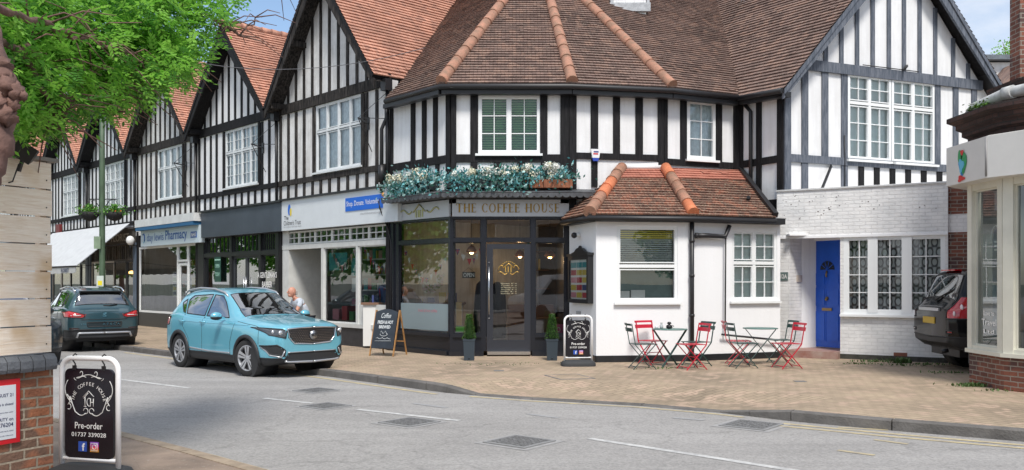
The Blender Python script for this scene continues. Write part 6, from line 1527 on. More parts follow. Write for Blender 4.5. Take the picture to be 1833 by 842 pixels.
    for sg in (1,-1):
        mb=MB(); pts=[(L_/2-st[i],sg*(side_y_i(i,.36)+.001),.36) for i in range(0,NS+1,2) if side_y_i(i,.36)>0 and not any(abs(st[i]-w)<wr for w in wells)]
        seg=[]; last=None
        for p in pts:
            if last and abs(p[0]-last[0])>.3: 
                if len(seg)>2: mb.tube(seg,.012,5)
                seg=[]
            seg.append(p); last=p
        if len(seg)>2: mb.tube(seg,.012,5)
        mb.build('cladding_edge',S['mats']['trim'],root)
    # shut lines
    for ln in S.get('lines',[]):
        mb=MB(); P=lerp_path(ln,.05)
        for sg in (1,-1): mb.tube([(L_/2-s,sg*(side_y(s,z)-.001),z) for s,z in P],.0055,4)
        mb.build('shut_line',mat('shut_line_dark',(.01,.01,.01),.8),root)
    S['side_y']=side_y; S['front_x']=front_x; return S
def wheel(root,x,y,r,w=.21,spokes=5,steer=0,style=0):
    """tyre with rim and spokes, parts of one wheel"""
    sg=1 if y>0 else -1; mb=MB(); rr=r*.70; hw=w/2
    mb.lathe([(rr,-hw*.9),(r*.93,-hw),(r,-hw*.75),(r,hw*.75),(r*.93,hw),(rr,hw*.9),(rr,-hw*.9)],(0,0,0),36,0,'y',caps=False)
    Mx=Matrix.Translation((x,y,r))@Matrix.Rotation(steer,4,'Z')
    mb.v=[tuple(Mx@Vector(v)) for v in mb.v]; t=mb.build('wheel',mat('tyre_rubber',(.018,.018,.018),.8,bump=.2,bs=60),root)
    mb=MB(); o=sg*hw
    mb.lathe([(rr,-hw*.85),(rr,o*.9),(rr*.94,o*.92),(rr*.90,o*.5),(rr*.88,-o*.5)],(0,0,0),36,0,'y',caps=False)
    mb.lathe([(.02,o*.80),(.055,o*.80),(.06,o*.55),(.05,o*.2)],(0,0,0),14,0,'y')
    mb.lathe([(.001,o*.15),(rr*.88,o*.15)],(0,0,0),24,1,'y')
    for k in range(spokes):
        a0=2*math.pi*k/spokes+.3
        for da,mi,wd in ((-.10,0,.035),(.10,0,.035),(0,1,.02)):
            a=a0+da; c,s=math.cos(a0+da*.35),math.sin(a0+da*.35); e,f=math.cos(a0+da*1.6),math.sin(a0+da*1.6)
            mb.bar((c*.045,o*.72,s*.045),(e*rr*.92,o*.84,f*rr*.92),wd*(1.5 if mi==0 else 1),.022,up=(0,1,0),mi=mi)
    mb.v=[tuple(Mx@Vector(v)) for v in mb.v]; mb.build('rim',[mat('alloy_silver',(.42,.43,.45),.3,metal=.4),mat('alloy_dark',(.03,.03,.032),.35)],t); return t
def paint(name,c,flake=.3):
    return mat(name,c,.28,metal=flake,coat=1.0)
tail_red=mat('tail_lamp_red',(.45,.008,.012),.12,coat=1); lamp_clear=mat('lamp_clear',(.25,.27,.29),.10,metal=.3,coat=1); lamp_blk=mat('lamp_black',(.05,.055,.06),.1,coat=1); rub=mat('dark_cladding',(.022,.023,.025),.55)
silver=mat('silver_trim',(.50,.51,.53),.3,metal=.7)
# ---- blue crossover in the foreground
SB=dict(L=4.31,wheels=(.85,3.44),wr=.335,archr=.038,
 T=[(0,.93),(.05,.955),(.2,.985),(.6,1.03),(1.0,1.07),(1.2,1.09),(1.5,1.25),(1.8,1.41),(2.0,1.515),(2.25,1.575),(2.6,1.605),(3.1,1.60),(3.5,1.565),(3.82,1.50),(3.95,1.42),(4.1,1.22),(4.18,1.06),(4.25,.98),(4.31,.90)],
 S=[(0,.82),(.1,.86),(.4,.90),(.9,.955),(1.2,.98),(2.0,1.00),(3.0,1.04),(3.6,1.09),(4.0,1.06),(4.31,.86)],
 W=[(0,.66),(.05,.72),(.12,.78),(.25,.835),(.6,.885),(1.0,.895),(2.2,.885),(3.3,.905),(3.8,.885),(4.1,.83),(4.22,.77),(4.31,.68)],
 R=[(0,.6),(1.2,.70),(1.6,.66),(2.0,.60),(2.6,.585),(3.4,.57),(3.9,.56),(4.31,.55)],
 B=[(0,.30),(.3,.22),(.6,.20),(3.8,.20),(4.1,.26),(4.31,.34)],
 side={'*side_window_a':[(1.62,1.045),(2.48,1.06),(2.44,1.47),(2.14,1.45),(1.95,1.33)],'*side_window_b':[(2.55,1.06),(3.25,1.09),(3.42,1.36),(3.30,1.44),(2.52,1.475)],'*side_window_c':[(3.32,1.10),(3.42,1.12),(3.66,1.30),(3.52,1.37)]},
 top={'windscreen':(1.24,1.99,.66,.54),'rear_window':(3.90,4.12,.52,.60)},
 front={'grille':[(0,.60),(.40,.62),(.50,.72),(.54,.88),(.30,.895),(0,.90)],'*headlight':[(.58,.72),(.80,.775),(.86,.90),(.60,.875),(.555,.84)],'bumper_intake':[(0,.30),(.60,.34),(.52,.45),(0,.46)],'*fog_lamp_housing':[(.60,.40),(.80,.44),(.86,.58),(.72,.60),(.58,.50)]},
 rear={'*tail_lamp':[(.5,.85),(.86,.85),(.86,1.02),(.5,.98)]},
 clad=lambda s,y: .36,
 mats={'body':paint('turquoise_car_paint',(.15,.46,.58),.25),'trim':rub,'windscreen':glass_car,'rear_window':glass_car,'grille':mat('grille_black',(.012,.012,.014),.4),'bumper_intake':rub,'*headlight':lamp_blk,'*fog_lamp_housing':rub,'*tail_lamp':tail_red,'*side_window_a':glass_car,'*side_window_b':glass_car,'*side_window_c':glass_car},
 lines=[[(1.28,.96),(1.42,.60),(1.42,.36)],[(2.52,1.04),(2.50,.60),(2.52,.36)],[(3.30,1.08),(3.28,.85),(3.05,.62),(3.0,.36)],[(1.42,.37),(3.0,.37)],[(1.25,.985),(.62,.925),(.50,.90)],[(.47,.90),(.46,.60)]])
car=thing('parked_car','turquoise blue crossover car parked facing the camera beside the far kerb','car')
S=make_car(SB,car); sy,fx=S['side_y'],S['front_x']; L2=SB['L']/2
for x in (.85,3.44):
    for y in (-1,1): wheel(car,L2-x,y*.79,.335,steer=R(14) if x<1 else 0)
pt=SB['mats']['body']
for sg in (1,-1):
    mb=MB(); 
    P=[(L2-s,sg*z_,h) for s,z_,h in ((1.98,.585,1.43),(2.12,.59,1.515),(2.5,.585,1.58),(3.1,.58,1.595),(3.6,.57,1.55),(3.85,.56,1.46))]; mb.tube(P,[.012,.022,.024,.024,.022,.012],8); mb.build('roof_rail',silver,car)
    # mirror
    mb=MB(); mb.ball((L2-1.70,sg*1.02,1.08),.105,14,10,0,(.72,1.15,.72)); mb.bar((L2-1.72,sg*.84,1.03),(L2-1.70,sg*.96,1.06),.06,.04); m_=mb.build('door_mirror',pt,car); mb=MB(); mb.ball((L2-1.70,sg*1.02,1.055),.105,14,8,0,(.74,1.16,.5)); mb.build('mirror_base',black_pl,m_)
    for s in (2.40,3.22):
        mb=MB(); y=sy(s,.93); mb.tube([(L2-s+.02,sg*(y),.94),(L2-s-.01,sg*(y+.035),.945),(L2-s-.14,sg*(y+.035),.95),(L2-s-.17,sg*y,.95)],.014,6); mb.build('door_handle',pt,car)
    mb=MB(); P=[(s,z) for s,z in ((1.42,.40),(2.2,.395),(2.98,.43))]; mb.tube([(L2-s,sg*(sy(s,z)+.006),z) for s,z in lerp_path(P)],.017,6); mb.build('sill_trim',silver,car)
    mb=MB(); mb.tube([(L2-s,sg*(sy(s,z)+.002),z) for s,z in lerp_path([(.75,.93),(1.5,.93),(2.5,.93),(3.4,.95)])],.006,5); mb.build('waist_crease',pt,car)
    # lamp internals
    mb=MB()
    for y,z,r_ in ((.66,.815,.045),(.755,.83,.035)): mb.ball((fx(y,z)+.0,sg*y,z),r_,12,8,0,(.5,1,1))
    mb.build('headlight_lens',mat('lens_bright',(.7,.72,.75),.08,metal=.7),car)
    mb=MB(); P=[(y,z) for y,z in ((.575,.87),(.70,.885),(.84,.90))]; mb.tube([(fx(y,z)+.004,sg*y,z) for y,z in lerp_path(P)],.008,5)
    P=lerp_path([(.60,.50),(.66,.38),(.80,.42),(.855,.55)]); mb.tube([(fx(y,z)+.006,sg*y,z) for y,z in P],.014,6); mb.build('lamp_trim',silver,car)
    mb=MB(); mb.tube([(L2-1.22+.02,sg*.30,1.105),(L2-1.40,sg*.02,1.215)],.008,5); mb.build('wiper',black_pl,car)
mb=MB(); out=lerp_path([(0,.60),(.40,.62),(.50,.72),(.54,.88),(.30,.895),(0,.90)])
for sg in (1,-1): mb.tube([(fx(y,z)+.006,sg*y,z) for y,z in out],.011,6)
# star-like studs over the grille
for r_ in range(9):
    for c in range(-11,12):
        y=c*.046+(.023 if r_%2 else 0); z=.635+r_*.03
        if inpoly(abs(y),z,[(0,.615),(.38,.63),(.47,.72),(.51,.87),(.3,.88),(0,.885)]) and math.hypot(y,z-.76)>.085:
            x=fx(y,z)+.004; mb.bar((x,y-.010,z),(x,y+.010,z),.008,.008)
mb.build('grille_trim',chrome,car)
mb=MB(); x=fx(0,.76)+.012; mb.lathe([(.0001,0),(.085,0),(.085,.012),(.0001,.014)],(x,0,.76),8,0,'x'); bd=mb.build('badge',mat('badge_silver',(.45,.46,.48),.25,metal=.9),car)
mb=MB(); put_text(mb,'MG',(x+.017,0,.76),Vector((0,1,0)),Vector((0,0,1)),width=.10,height=.07,bold=.03); mb.build('badge_letters',black_pl,bd)
mb=MB(); P=lerp_path([(.0,.30),(.52,.315),(.60,.33)]); 
for sg in (1,-1): mb.tube([(fx(y,z)+.02,sg*y,z-.02) for y,z in P],.022,6)
for sg in (1,-1): mb.tube([(fx(y,.465)+.006,sg*y,.465) for y in [k*.06 for k in range(10)]],.009,5)
for y in (-.3,0,.3): mb.ball((fx(y,.28)+.035,y,.285),.028,8,6)
mb.build('skid_plate',silver,car)
# simple cabin
def cabin(root,L2,xs=(1.9,2.9),h=1.1):
    mb=MB()
    for x in xs:
        for y in (-.36,.36):
            mb.box(L2-x-.5,L2-x,y-.24,y+.24,.45,.62); 
            P=[(L2-x-.42,y-.23,.6),(L2-x-.42,y+.23,.6),(L2-x-.60,y+.20,h+.02),(L2-x-.60,y-.20,h+.02)]; Q=[(p[0]-.12,p[1],p[2]) for p in P]; mb.add(P+Q,[(0,1,2,3),(7,6,5,4)]+[(i,4+i,4+(i+1)%4,(i+1)%4) for i in range(4)])
            mb.box(L2-x-.70,L2-x-.60,y-.12,y+.12,h+.05,h+.22)
    mb.box(L2-1.55,L2-1.25,-.68,.68,.8,.98); mb.tube([(L2-1.72+.08*math.cos(t),-.36*1+.18*math.sin(t),.98+.16*math.cos(t)) for t in [k*math.pi/8 for k in range(17)]],.015,6)
    mb.build('cabin',mat('cabin_dark',(.03,.03,.034),.8),root)
cabin(car,L2)
ch_=Vector((1.80,-1.72)).normalized(); lf=Vector((-ch_.y,ch_.x))
mid=Vector((-5.72,17.22)); cc=mid+lf*.80
car.scale=(1,.95,1); cc-=lf*.05; car.location=(cc.x,cc.y,-.12); car.rotation_euler=(0,0,math.atan2(ch_.y,ch_.x))

# ---- dark teal-grey SUV seen from behind
SS=dict(L=4.36,wheels=(.87,3.50),wr=.345,archr=.03,
 T=[(0,.85),(.05,.92),(.3,.98),(1.0,1.08),(1.2,1.12),(1.6,1.34),(2.0,1.53),(2.4,1.60),(3.0,1.61),(3.6,1.57),(3.92,1.51),(4.02,1.42),(4.13,1.20),(4.20,1.08),(4.28,1.03),(4.36,.98)],
 S=[(0,.78),(.5,.93),(1.2,1.00),(3.0,1.05),(3.8,1.09),(4.1,1.06),(4.36,.93)],
 W=[(0,.55),(.06,.70),(.2,.82),(.5,.90),(1.0,.92),(2.2,.915),(3.4,.925),(3.9,.92),(4.15,.89),(4.27,.85),(4.36,.78)],
 R=[(0,.6),(1.2,.72),(2.0,.62),(3.2,.61),(3.9,.60),(4.36,.60)],
 B=[(0,.3),(.4,.22),(3.8,.24),(4.2,.30),(4.36,.36)],
 side={'*side_window_a':[(1.7,1.06),(2.5,1.08),(2.46,1.46),(2.1,1.44)],'*side_window_b':[(2.58,1.08),(3.4,1.10),(3.36,1.43),(2.54,1.47)],'*side_window_c':[(3.48,1.12),(3.78,1.18),(3.62,1.38),(3.44,1.41)]},
 top={'windscreen':(1.28,2.0,.66,.55),'rear_window':(3.97,4.15,.55,.66)},
 front={},rear={'*tail_lamp':[(.48,.86),(.55,.84),(.90,.86),(.91,.99),(.80,1.01),(.47,.93)],'number_plate_recess':[(0,.62),(.40,.62),(.42,.73),(0,.73)],'*reflector':[(.60,.56),(.82,.57),(.82,.60),(.60,.59)],'bumper_lower':[(0,.30),(.9,.30),(.9,.54),(0,.54)]},
 clad=lambda s,y: .36,
 mats={'body':paint('dark_teal_grey_paint',(.035,.085,.105),.4),'trim':rub,'windscreen':glass_car,'rear_window':glass_mat('rear_screen_glass',(.2,.28,.30),.16,power=2.5,tr=.5),'*tail_lamp':tail_red,'number_plate_recess':mat('recess_dark',(.02,.03,.035),.3),'*reflector':tail_red,'bumper_lower':rub,'*side_window_a':glass_car,'*side_window_b':glass_car,'*side_window_c':glass_car},
 lines=[[(1.3,.98),(1.45,.6),(1.45,.36)],[(2.54,1.05),(2.54,.36)],[(3.4,1.08),(3.3,.7),(3.1,.36)]])
suv=thing('parked_car','dark teal-grey estate-shaped SUV seen from behind, left of the lamp post','car'); S=make_car(SS,suv); sy,fx=S['side_y'],S['front_x']; L2=SS['L']/2
for x in SS['wheels']:
    for y in (-1,1): wheel(suv,L2-x,y*.80,.345,.23)
for sg in (1,-1):
    mb=MB(); mb.tube([(L2-s,sg*y,z) for s,y,z in ((2.02,.62,1.45),(2.15,.62,1.53),(3.0,.61,1.60),(3.6,.605,1.565),(3.88,.60,1.48))],.022,8); mb.build('roof_rail',chrome,suv)
    mb=MB(); mb.ball((L2-1.75,sg*1.03,1.08),.11,12,8,0,(.7,1.15,.75)); mb.bar((L2-1.75,sg*.85,1.02),(L2-1.75,sg*1.0,1.05),.05,.04); mb.build('door_mirror',SS['mats']['body'],suv)
    mb=MB(); mb.tube([(fx(y,.90,1)-.004,sg*y,.90) for y in (.56,.64,.72,.80)],.012,5); mb.build('lamp_lens',mat('lamp_white_strip',(.7,.6,.6),.2),suv)
bx=lambda y,z: fx(y,z,1)-.006
mb=MB(); P=lerp_path([(.0,.47),(.62,.47),(.66,.36)]); 
for sg in (1,-1): mb.tube([(bx(y,z)-.012,sg*y,z) for y,z in P],.026,6)
mb.build('skid_trim',silver,suv)
mb=MB()
for sg in (1,-1): mb.tube([(bx(y,.555)-.006,sg*y,.555) for y in [k*.08 for k in range(11)]],.012,5)
mb.tube([(bx(y,.80)+.0,y,.80) for y in [-.55+k*.1 for k in range(12)]],.007,5); mb.build('boot_crease',black_pl,suv)
mb=MB(); put_text(mb,'ATECA',(bx(.2,.68)-.008,-.16,.685),Vector((0,-1,0)),Z3,width=.42,height=.05,bold=.02,space=1.6); put_text(mb,'S',(bx(0,.90)-.006,0,.91),Vector((0,-1,0)),Z3,width=.11,height=.11,bold=.06); put_text(mb,'TSI',(bx(.5,.68)-.004,.52,.685),Vector((0,-1,0)),Z3,width=.14,height=.035,bold=.02); mb.build('badge',chrome,suv)
mb=MB(); mb.tube([(-L2+.20,0-.02,1.125),(-L2+.17,-.20,1.14),(-L2+.19,-.36,1.15)],[.022,.014,.01],6); mb.box(-L2+.30,-L2+.42,-.52,.52,1.475,1.50); mb.build('wiper',black_pl,suv)
cabin(suv,L2)
sh=Vector((-.60,.80)).normalized(); rc_=Vector((-10.02,22.1)); cc=rc_+sh*L2
suv.scale=(1,.95,1); suv.location=(cc.x-.06,cc.y,-.12); suv.rotation_euler=(0,0,math.atan2(sh.y,sh.x))

# ---- dark car half hidden behind the plank fence (another body like the SUV, darker)
nv=suv.copy(); COL.objects.link(nv)
sm={'body':paint('near_black_blue_paint',(.02,.028,.036),.3)}
for c in [q for q in bpy.data.objects if q.parent==suv]:
    if c.name.split('.')[0] in ('badge',): continue
    d=c.copy(); COL.objects.link(d); d.parent=nv
    if c.name.split('.')[0] in ('body','door_mirror'):
        d.data=c.data.copy(); d.data.materials[0]=sm['body']
    for g in [q for q in bpy.data.objects if q.parent==c]:
        e=g.copy(); COL.objects.link(e); e.parent=d
nv['label']='near-black car mostly hidden behind the plank fence, left of the teal-grey SUV'
nh=Vector((.70,-.714)); q=Vector((-.4995*18.6,18.6)); cc=q-nh*(L2-.25)+Vector((nh.y,-nh.x))*.85
nv.location=(cc.x,cc.y,-.12); nv.rotation_euler=(0,0,math.atan2(nh.y,nh.x))

# ---- black four-by-four at the right
SR=dict(L=4.50,wheels=(.90,3.56),wr=.37,archr=.03,
 T=[(0,1.0),(.05,1.06),(.5,1.12),(1.2,1.17),(1.6,1.42),(2.0,1.66),(2.4,1.74),(3.2,1.76),(4.0,1.73),(4.15,1.68),(4.30,1.38),(4.38,1.20),(4.44,1.14),(4.50,1.08)],
 S=[(0,.95),(1.2,1.08),(4.2,1.12),(4.5,1.02)],
 W=[(0,.75),(.06,.85),(.2,.90),(.5,.94),(1.0,.955),(2.2,.95),(3.6,.955),(4.2,.94),(4.36,.91),(4.44,.88),(4.50,.80)],
 R=[(0,.6),(1.2,.75),(2.0,.68),(4.1,.67),(4.5,.67)],
 B=[(0,.35),(.4,.28),(3.9,.30),(4.3,.38),(4.5,.50)],
 side={'*side_window_a':[(1.75,1.13),(2.6,1.15),(2.58,1.60),(2.1,1.58)],'*side_window_b':[(2.68,1.15),(3.45,1.17),(3.43,1.60),(2.66,1.61)],'*side_window_c':[(3.53,1.20),(4.10,1.24),(4.00,1.58),(3.50,1.60)]},
 top={'windscreen':(1.28,2.0,.70,.60),'rear_window':(4.17,4.36,.60,.72)},
 front={},rear={'*tail_lamp':[(.70,.90),(.97,.90),(.97,1.26),(.74,1.26)],'bumper_lower':[(0,.40),(.97,.40),(.97,.60),(0,.58)],'*reflector':[(.70,.66),(.84,.66),(.84,.70),(.70,.70)]},
 clad=lambda s,y: .50,
 mats={'body':mat('black_car_paint',(.002,.0025,.004),.10,coat=.0,spec=.35),'trim':rub,'windscreen':glass_car,'rear_window':glass_mat('smoked_rear_glass',(.3,.45,.40),.08,power=2.0,tr=.8),'*tail_lamp':tail_red,'*reflector':tail_red,'bumper_lower':rub,'*side_window_a':glass_car,'*side_window_b':glass_car,'*side_window_c':glass_car},
 lines=[[(2.63,1.1),(2.63,.5)],[(3.5,1.15),(3.4,.7),(3.2,.5)]])
frl=thing('parked_car','black four-by-four seen from its rear corner beside the cream shop bay','car'); S=make_car(SR,frl); sy,fx=S['side_y'],S['front_x']; L2=SR['L']/2
for x in SR['wheels']:
    for y in (-1,1): wheel(frl,L2-x,y*.80,.37,.24)
for sg in (1,-1):
    mb=MB(); mb.box(-L2+.06,-L2+.30,sg*.80,sg*.965,.91,1.25,0) if False else None
    mb.ball((bx(.82,1.1) if False else fx(.84,1.08,1)+.012,sg*.84,1.08),.06,12,8,0,(.4,1,1)); mb.ball((fx(.84,.98,1)+.012,sg*.84,.985),.045,12,8,0,(.4,1,1)); mb.build('lamp_lens',mat('lamp_white_pink',(.72,.62,.64),.15,coat=1),frl)
    mb=MB(); mb.tube([(L2-s,sg*.665,z) for s,z in ((2.2,1.655),(2.4,1.70),(3.9,1.70),(4.05,1.65))],.02,6); mb.build('roof_rail',black_pl,frl)
mb=MB(); x=fx(.0,.80,1)-.012; mb.box(x-.0,x+.02,-.26,.26,.80,.91); mb.build('number_plate',mat('yellow_plate',(.55,.36,.03),.5),frl)
mb=MB(); x=fx(.0,1.02,1)-.015; mb.box(x,x+.03,-.45,.45,1.02,1.07); mb.build('boot_handle',silver,frl)
mb=MB(); mb.box(-L2+.30,-L2+.42,-.30,.30,1.70,1.725); mb.build('brake_light',tail_red,frl)
mb=MB(); mb.tube([(-L2+.08,0,1.20),(-L2+.16,-.3,1.32),(-L2+.2,-.5,1.38)],[.02,.012,.01],6); mb.tube([(-L2+.1,-.5,.36),(-L2-.02,-.5,.34)],.035,8); mb.build('wiper',black_pl,frl)
cabin(frl,L2,h=1.2)
ph=R(-4); hd=Vector((math.cos(ph),math.sin(ph))); near=Vector((7.62,15.45)); cc=near+hd*L2+Vector((-hd.y,hd.x))*.95
frl.location=(cc.x,cc.y,0); frl.rotation_euler=(0,0,ph); frl.scale=(1,1,1.06)
# ================================================================ bistro chairs and tables
red_m=mat('red_enamel',(.50,.015,.04),.35); grn_m=mat('dark_green_enamel',(.015,.055,.05),.35); pale_g=mat('pale_green_top',(.10,.19,.17),.4)
def chair(m,nm,lab):
    t=thing(nm,lab,'chair',group='folding bistro chairs outside the coffee shop')
    w=.20
    mb=MB()
    for s in (1,-1):
        # back upright runs down forward to the front foot (x forward)
        mb.bar((-.26,s*w,.84),(-.19,s*w,.45),.012,.024,up=(0,1,0)); mb.bar((-.19,s*w,.45),(.20,s*w,0.0),.012,.024,up=(0,1,0))
    mb.build('frame',m,t)
    mb=MB()
    for s in (1,-1): mb.bar((.20,s*(w-.025),.455),(-.22,s*(w-.025),0.0),.012,.024,up=(0,1,0))
    mb.tube([(.16,-w,.045),(.16,w,.045)],.008,6); mb.tube([(-.18,-w+.03,.045),(-.18,w-.03,.045)],.008,6); mb.tube([(.0,-w,.225),(.0,w,.225)],.008,6)
    mb.build('cross_legs',m,t)
    mb=MB()
    for k in range(6): x=-.19+k*.072; mb.box(x,x+.055,-w+.005,w-.005,.452,.464)
    mb.build('seat',m,t)
    mb=MB()
    for z0,z1 in ((.80,.84),(.69,.76)):
        n=6
        for k in range(n):
            y0=-w-.015+(2*w+.03)*k/n; y1=-w-.015+(2*w+.03)*(k+1)/n; b=lambda y:-.028*(1-(y/w)**2)
            x=-.235-(z0-.69)*.17
            P=[(x+b(y0)-.03,y0,z0),(x+b(y1)-.03,y1,z0),(x+b(y1)-.045,y1,z1),(x+b(y0)-.045,y0,z1)]; Q=[(p[0]+.012,p[1],p[2]) for p in P]; mb.add(P+Q,[(0,3,2,1),(4,5,6,7),(0,1,5,4),(2,3,7,6),(0,4,7,3),(1,2,6,5)])
    mb.build('backrest',m,t); return t
cr_=chair(red_m,'folding_chair','x'); cg=chair(grn_m,'folding_chair','x')
places=[('g',1150,660,8,'dark green folding chair at the far left of the left table'),
 ('r',1168,652,-58,'red folding chair between the wall and the far left green chair'),
 ('r',1238,661,196,'red folding chair on the right side of the left table'),
 ('g',1247,655,204,'green folding chair just behind the red one right of the left table'),
 ('g',1331,658,6,'green folding chair on the near left side of the right table'),
 ('r',1321,652,-4,'red folding chair behind the green one on the left side of the right table'),
 ('r',1408,659,192,'red folding chair nearest the blue door, right of the right table'),
 ('g',1397,650,188,'green folding chair mostly hidden behind the red one by the blue door')]
first={'r':cr_,'g':cg}; used=set()
for kd,px_,py_,ang,lab in places:
    p=gpt(px_,py_); 
    if kd not in used: o=first[kd]; used.add(kd); o.location=p; o.rotation_euler=(0,0,R(ang)); o['label']=lab
    else: dup(first[kd],p,R(ang),lab)
def table(lab):
    t=thing('bistro_table',lab,'table',group='round bistro tables'); mb=MB(); mb.lathe([(.001,.695),(.33,.695),(.335,.705),(.33,.712),(.001,.712)],(0,0,0),28); mb.build('tabletop',pale_g,t)
    for s in (1,-1):
        mb=MB()
        for y in (.13*s,.16*s): mb.bar((-.27*s,y,.69),(.27*s,y,0),.012,.022,up=(0,1,0))
        mb.tube([(.24*s,.13*s,.04),(.24*s,-.10*s,.04)],.008,6)
        mb.build('leg_frame',grn_m,t)
    return t
tb=table('green folding table in the left group, with small pots on it'); tb.location=gpt(1199,656); tb.rotation_euler=(0,0,R(25))
t2=dup(tb,gpt(1361,653),R(-8),'pale green topped folding table in the right group, nearer the blue door')
# second pair of crossed legs look (square trestle): rotate copy of legs kept simple
c=gpt(1196,656); 
t=thing('tealight_holder','small dark pot with lid on the left table','pot',(c.x+.02,c.y,.713)); mb=MB(); mb.lathe([(.03,.713),(.055,.72),(.06,.76),(.045,.785),(.02,.79),(.02,.80),(.045,.81),(.03,.84),(.001,.845)],(c.x+.02,c.y,0),16); mb.build('pot',black_m,t); mb=MB(); mb.tube([(c.x+.08,c.y,.74),(c.x+.11,c.y,.76),(c.x+.08,c.y,.78)],.006,5); mb.build('handle',black_m,t)
c2=c+Vector((-.13,-.02,0)); mb=MB(); mb.lathe([(.03,.713),(.035,.77),(.02,.79),(.02,.82),(.025,.83)],(c2.x,c2.y,0),12); tag(mb.build('glass_jar',mat('pale_jar',(.45,.47,.47),.2)),'small pale glass jar beside the dark pot on the left table','jar')
c2=c+Vector((-.22,.0,0)); mb=MB(); mb.lathe([(.03,.713),(.035,.76),(.02,.77)],(c2.x,c2.y,0),12); tag(mb.build('sugar_pot',mat('white_pot',(.7,.7,.7),.3)),'tiny white pot at the left of the things on the left table','pot')

# ================================================================ A-boards of the coffee house (same design twice)
def aboard(lab):
    t=thing('pavement_sign',lab,'sign',group='swinging coffee house pavement signs')
    w,h=.27,.98; r=.10; mb=MB()
    P=[(-w,0,.10)]+[(-w,0,h-r)]+[(-w+r-r*math.cos(a),0,h-r+r*math.sin(a)) for a in [k*math.pi/12 for k in range(1,7)]]+[(w-r+r*math.sin(a),0,h-r+r*math.cos(a)) for a in [k*math.pi/12 for k in range(0,7)]]+[(w,0,.10)]
    mb.tube(P,.022,10); mb.tube([(-w,0,.16),(w,0,.16)],.016,8); mb.build('frame',mat('white_tube',(.88,.89,.90),.3),t)
    mb=MB(); rr=.05; x1=.232; z0,z1=.17,.895
    pl=[]
    for cx,cz,a0 in ((x1-rr,z0+rr,-90),(x1-rr,z1-rr,0),(-x1+rr,z1-rr,90),(-x1+rr,z0+rr,180)):
        for k in range(7): a=R(a0+15*k); pl.append((cx+rr*math.cos(a),cz+rr*math.sin(a)))
    mb.prism(pl,(0,.012,0),Vector((1,0,0)),Vector((0,0,1)),.024); pn=mb.build('panel',mat('sign_black_panel',(.008,.007,.012),.25),t)
    mb=MB(); y=-.0145; O=lambda x,z:Vector((x,y,z))
    s='THE COFFEE HOUSE'; n=len(s); R0=.155
    for k,chh in enumerate(s):
        if chh==' ': continue
        a=R(168-156*k/(n-1)); c=O(R0*math.cos(a),.615+R0*math.sin(a)*1.02); X=Vector((math.sin(a),0,-math.cos(a))); Y=Vector((math.cos(a),0,math.sin(a))); put_text(mb,chh,c,X,Y,height=.029,bold=.0)
    # TCH house mark
    T_=lambda pts,r_=.0045:mb.tube([O(a,b) for a,b in pts],r_*.72,5)
    T_([(-.055,.665),(0,.715),(.05,.67)]);T_([(-.05,.655),(-.005,.698)]);T_([(-.035,.67),(-.035,.59)],.005);T_([(-.045,.59),(-.022,.59)]);T_([(.045,.655),(.045,.59)],.005);T_([(.018,.655),(.018,.59)],.005);T_([(.018,.625),(.045,.625)])
    T_([(.005+.022*math.cos(a),.625+.032*math.sin(a)) for a in [R(50+26*k) for k in range(11)]],.0045)
    def curl(cx,cz,rx,rz,a0,a1,r_=.004): T_([(cx+rx*math.cos(R(a0+(a1-a0)*k/14)),cz+rz*math.sin(R(a0+(a1-a0)*k/14))) for k in range(15)],r_)
    for f in (1,-1):
        curl(f*.028,.553,.022,.022,0 if f>0 else 180,(300 if f>0 else -120)); T_([(f*(.028+t*.017),.535-.012*math.sin(t*.62)*1.6+.0045*t*(1 if t>6 else 0)*(t-6)) for t in range(10)],.005)
        T_([(f*(.025+.0*t+t*.012),.825+.008*math.sin(t*.7)) for t in range(9)],.004); curl(f*.07,.855,.013,.018,-80,170,.004); T_([(f*(.12+.02*math.sin(t*.5)),.80+.005*t-.0) for t in range(5)],.003)
        T_([(f*(.205-.045*((t-5)/5)**2+.004*t),.61+.019*t) for t in range(11)],.004); T_([(f*(.20-.02*math.sin(t*.6)),.60+.014*t) for t in range(7)],.005); curl(f*.19,.585,.02,.022,90,300 if f>0 else -120,.004)
    T_([(x/100,.835+.012*math.cos(x*.26)) for x in range(-11,12)],.004)
    put_text(mb,'Pre-order',O(0,.435),Vector((1,0,0)),Z3,width=.265,height=.052,bold=.006); put_text(mb,'01737 339028',O(0,.362),Vector((1,0,0)),Z3,width=.33,height=.034,bold=.008)
    mb.build('sign_artwork',white_paint,pn)
    mb=MB(); mb.box(-.098,-.018,-.016,-.0125,.225,.305,0); put_text(mb,'f',O(-.048,.262)+Vector((0,-.003,0)),Vector((1,0,0)),Z3,height=.062,bold=.03,mi=1)
    # camera-style app mark: rounded square in warm to violet bands
    cx,cz=.055,.265
    for k in range(8):
        zz0=.225+.01*k; mb.box(cx-.040,cx+.040,-.016,-.0125,zz0,zz0+.01,2+min(3,k//2))
    mb.tube([O(cx+.018*math.cos(a),cz+.018*math.sin(a))-Vector((0,.003,0)) for a in [k*math.pi/8 for k in range(17)]],.0035,4,1)
    mb.tube([O(a,b)-Vector((0,.003,0)) for a,b in ((cx-.03,cz-.03),(cx+.03,cz-.03),(cx+.03,cz+.03),(cx-.03,cz+.03),(cx-.03,cz-.03))],.0035,4,1); mb.ball((cx+.02,-.018,cz+.02),.004,6,4,1)
    mb.build('app_marks',[mat('social_blue',(.03,.09,.42),.4),white_paint,mat('mark_orange',(.8,.35,.05),.4),mat('mark_red',(.75,.08,.08),.4),mat('mark_pink',(.6,.05,.3),.4),mat('mark_violet',(.25,.06,.5),.4)],pn)
    mb=MB()
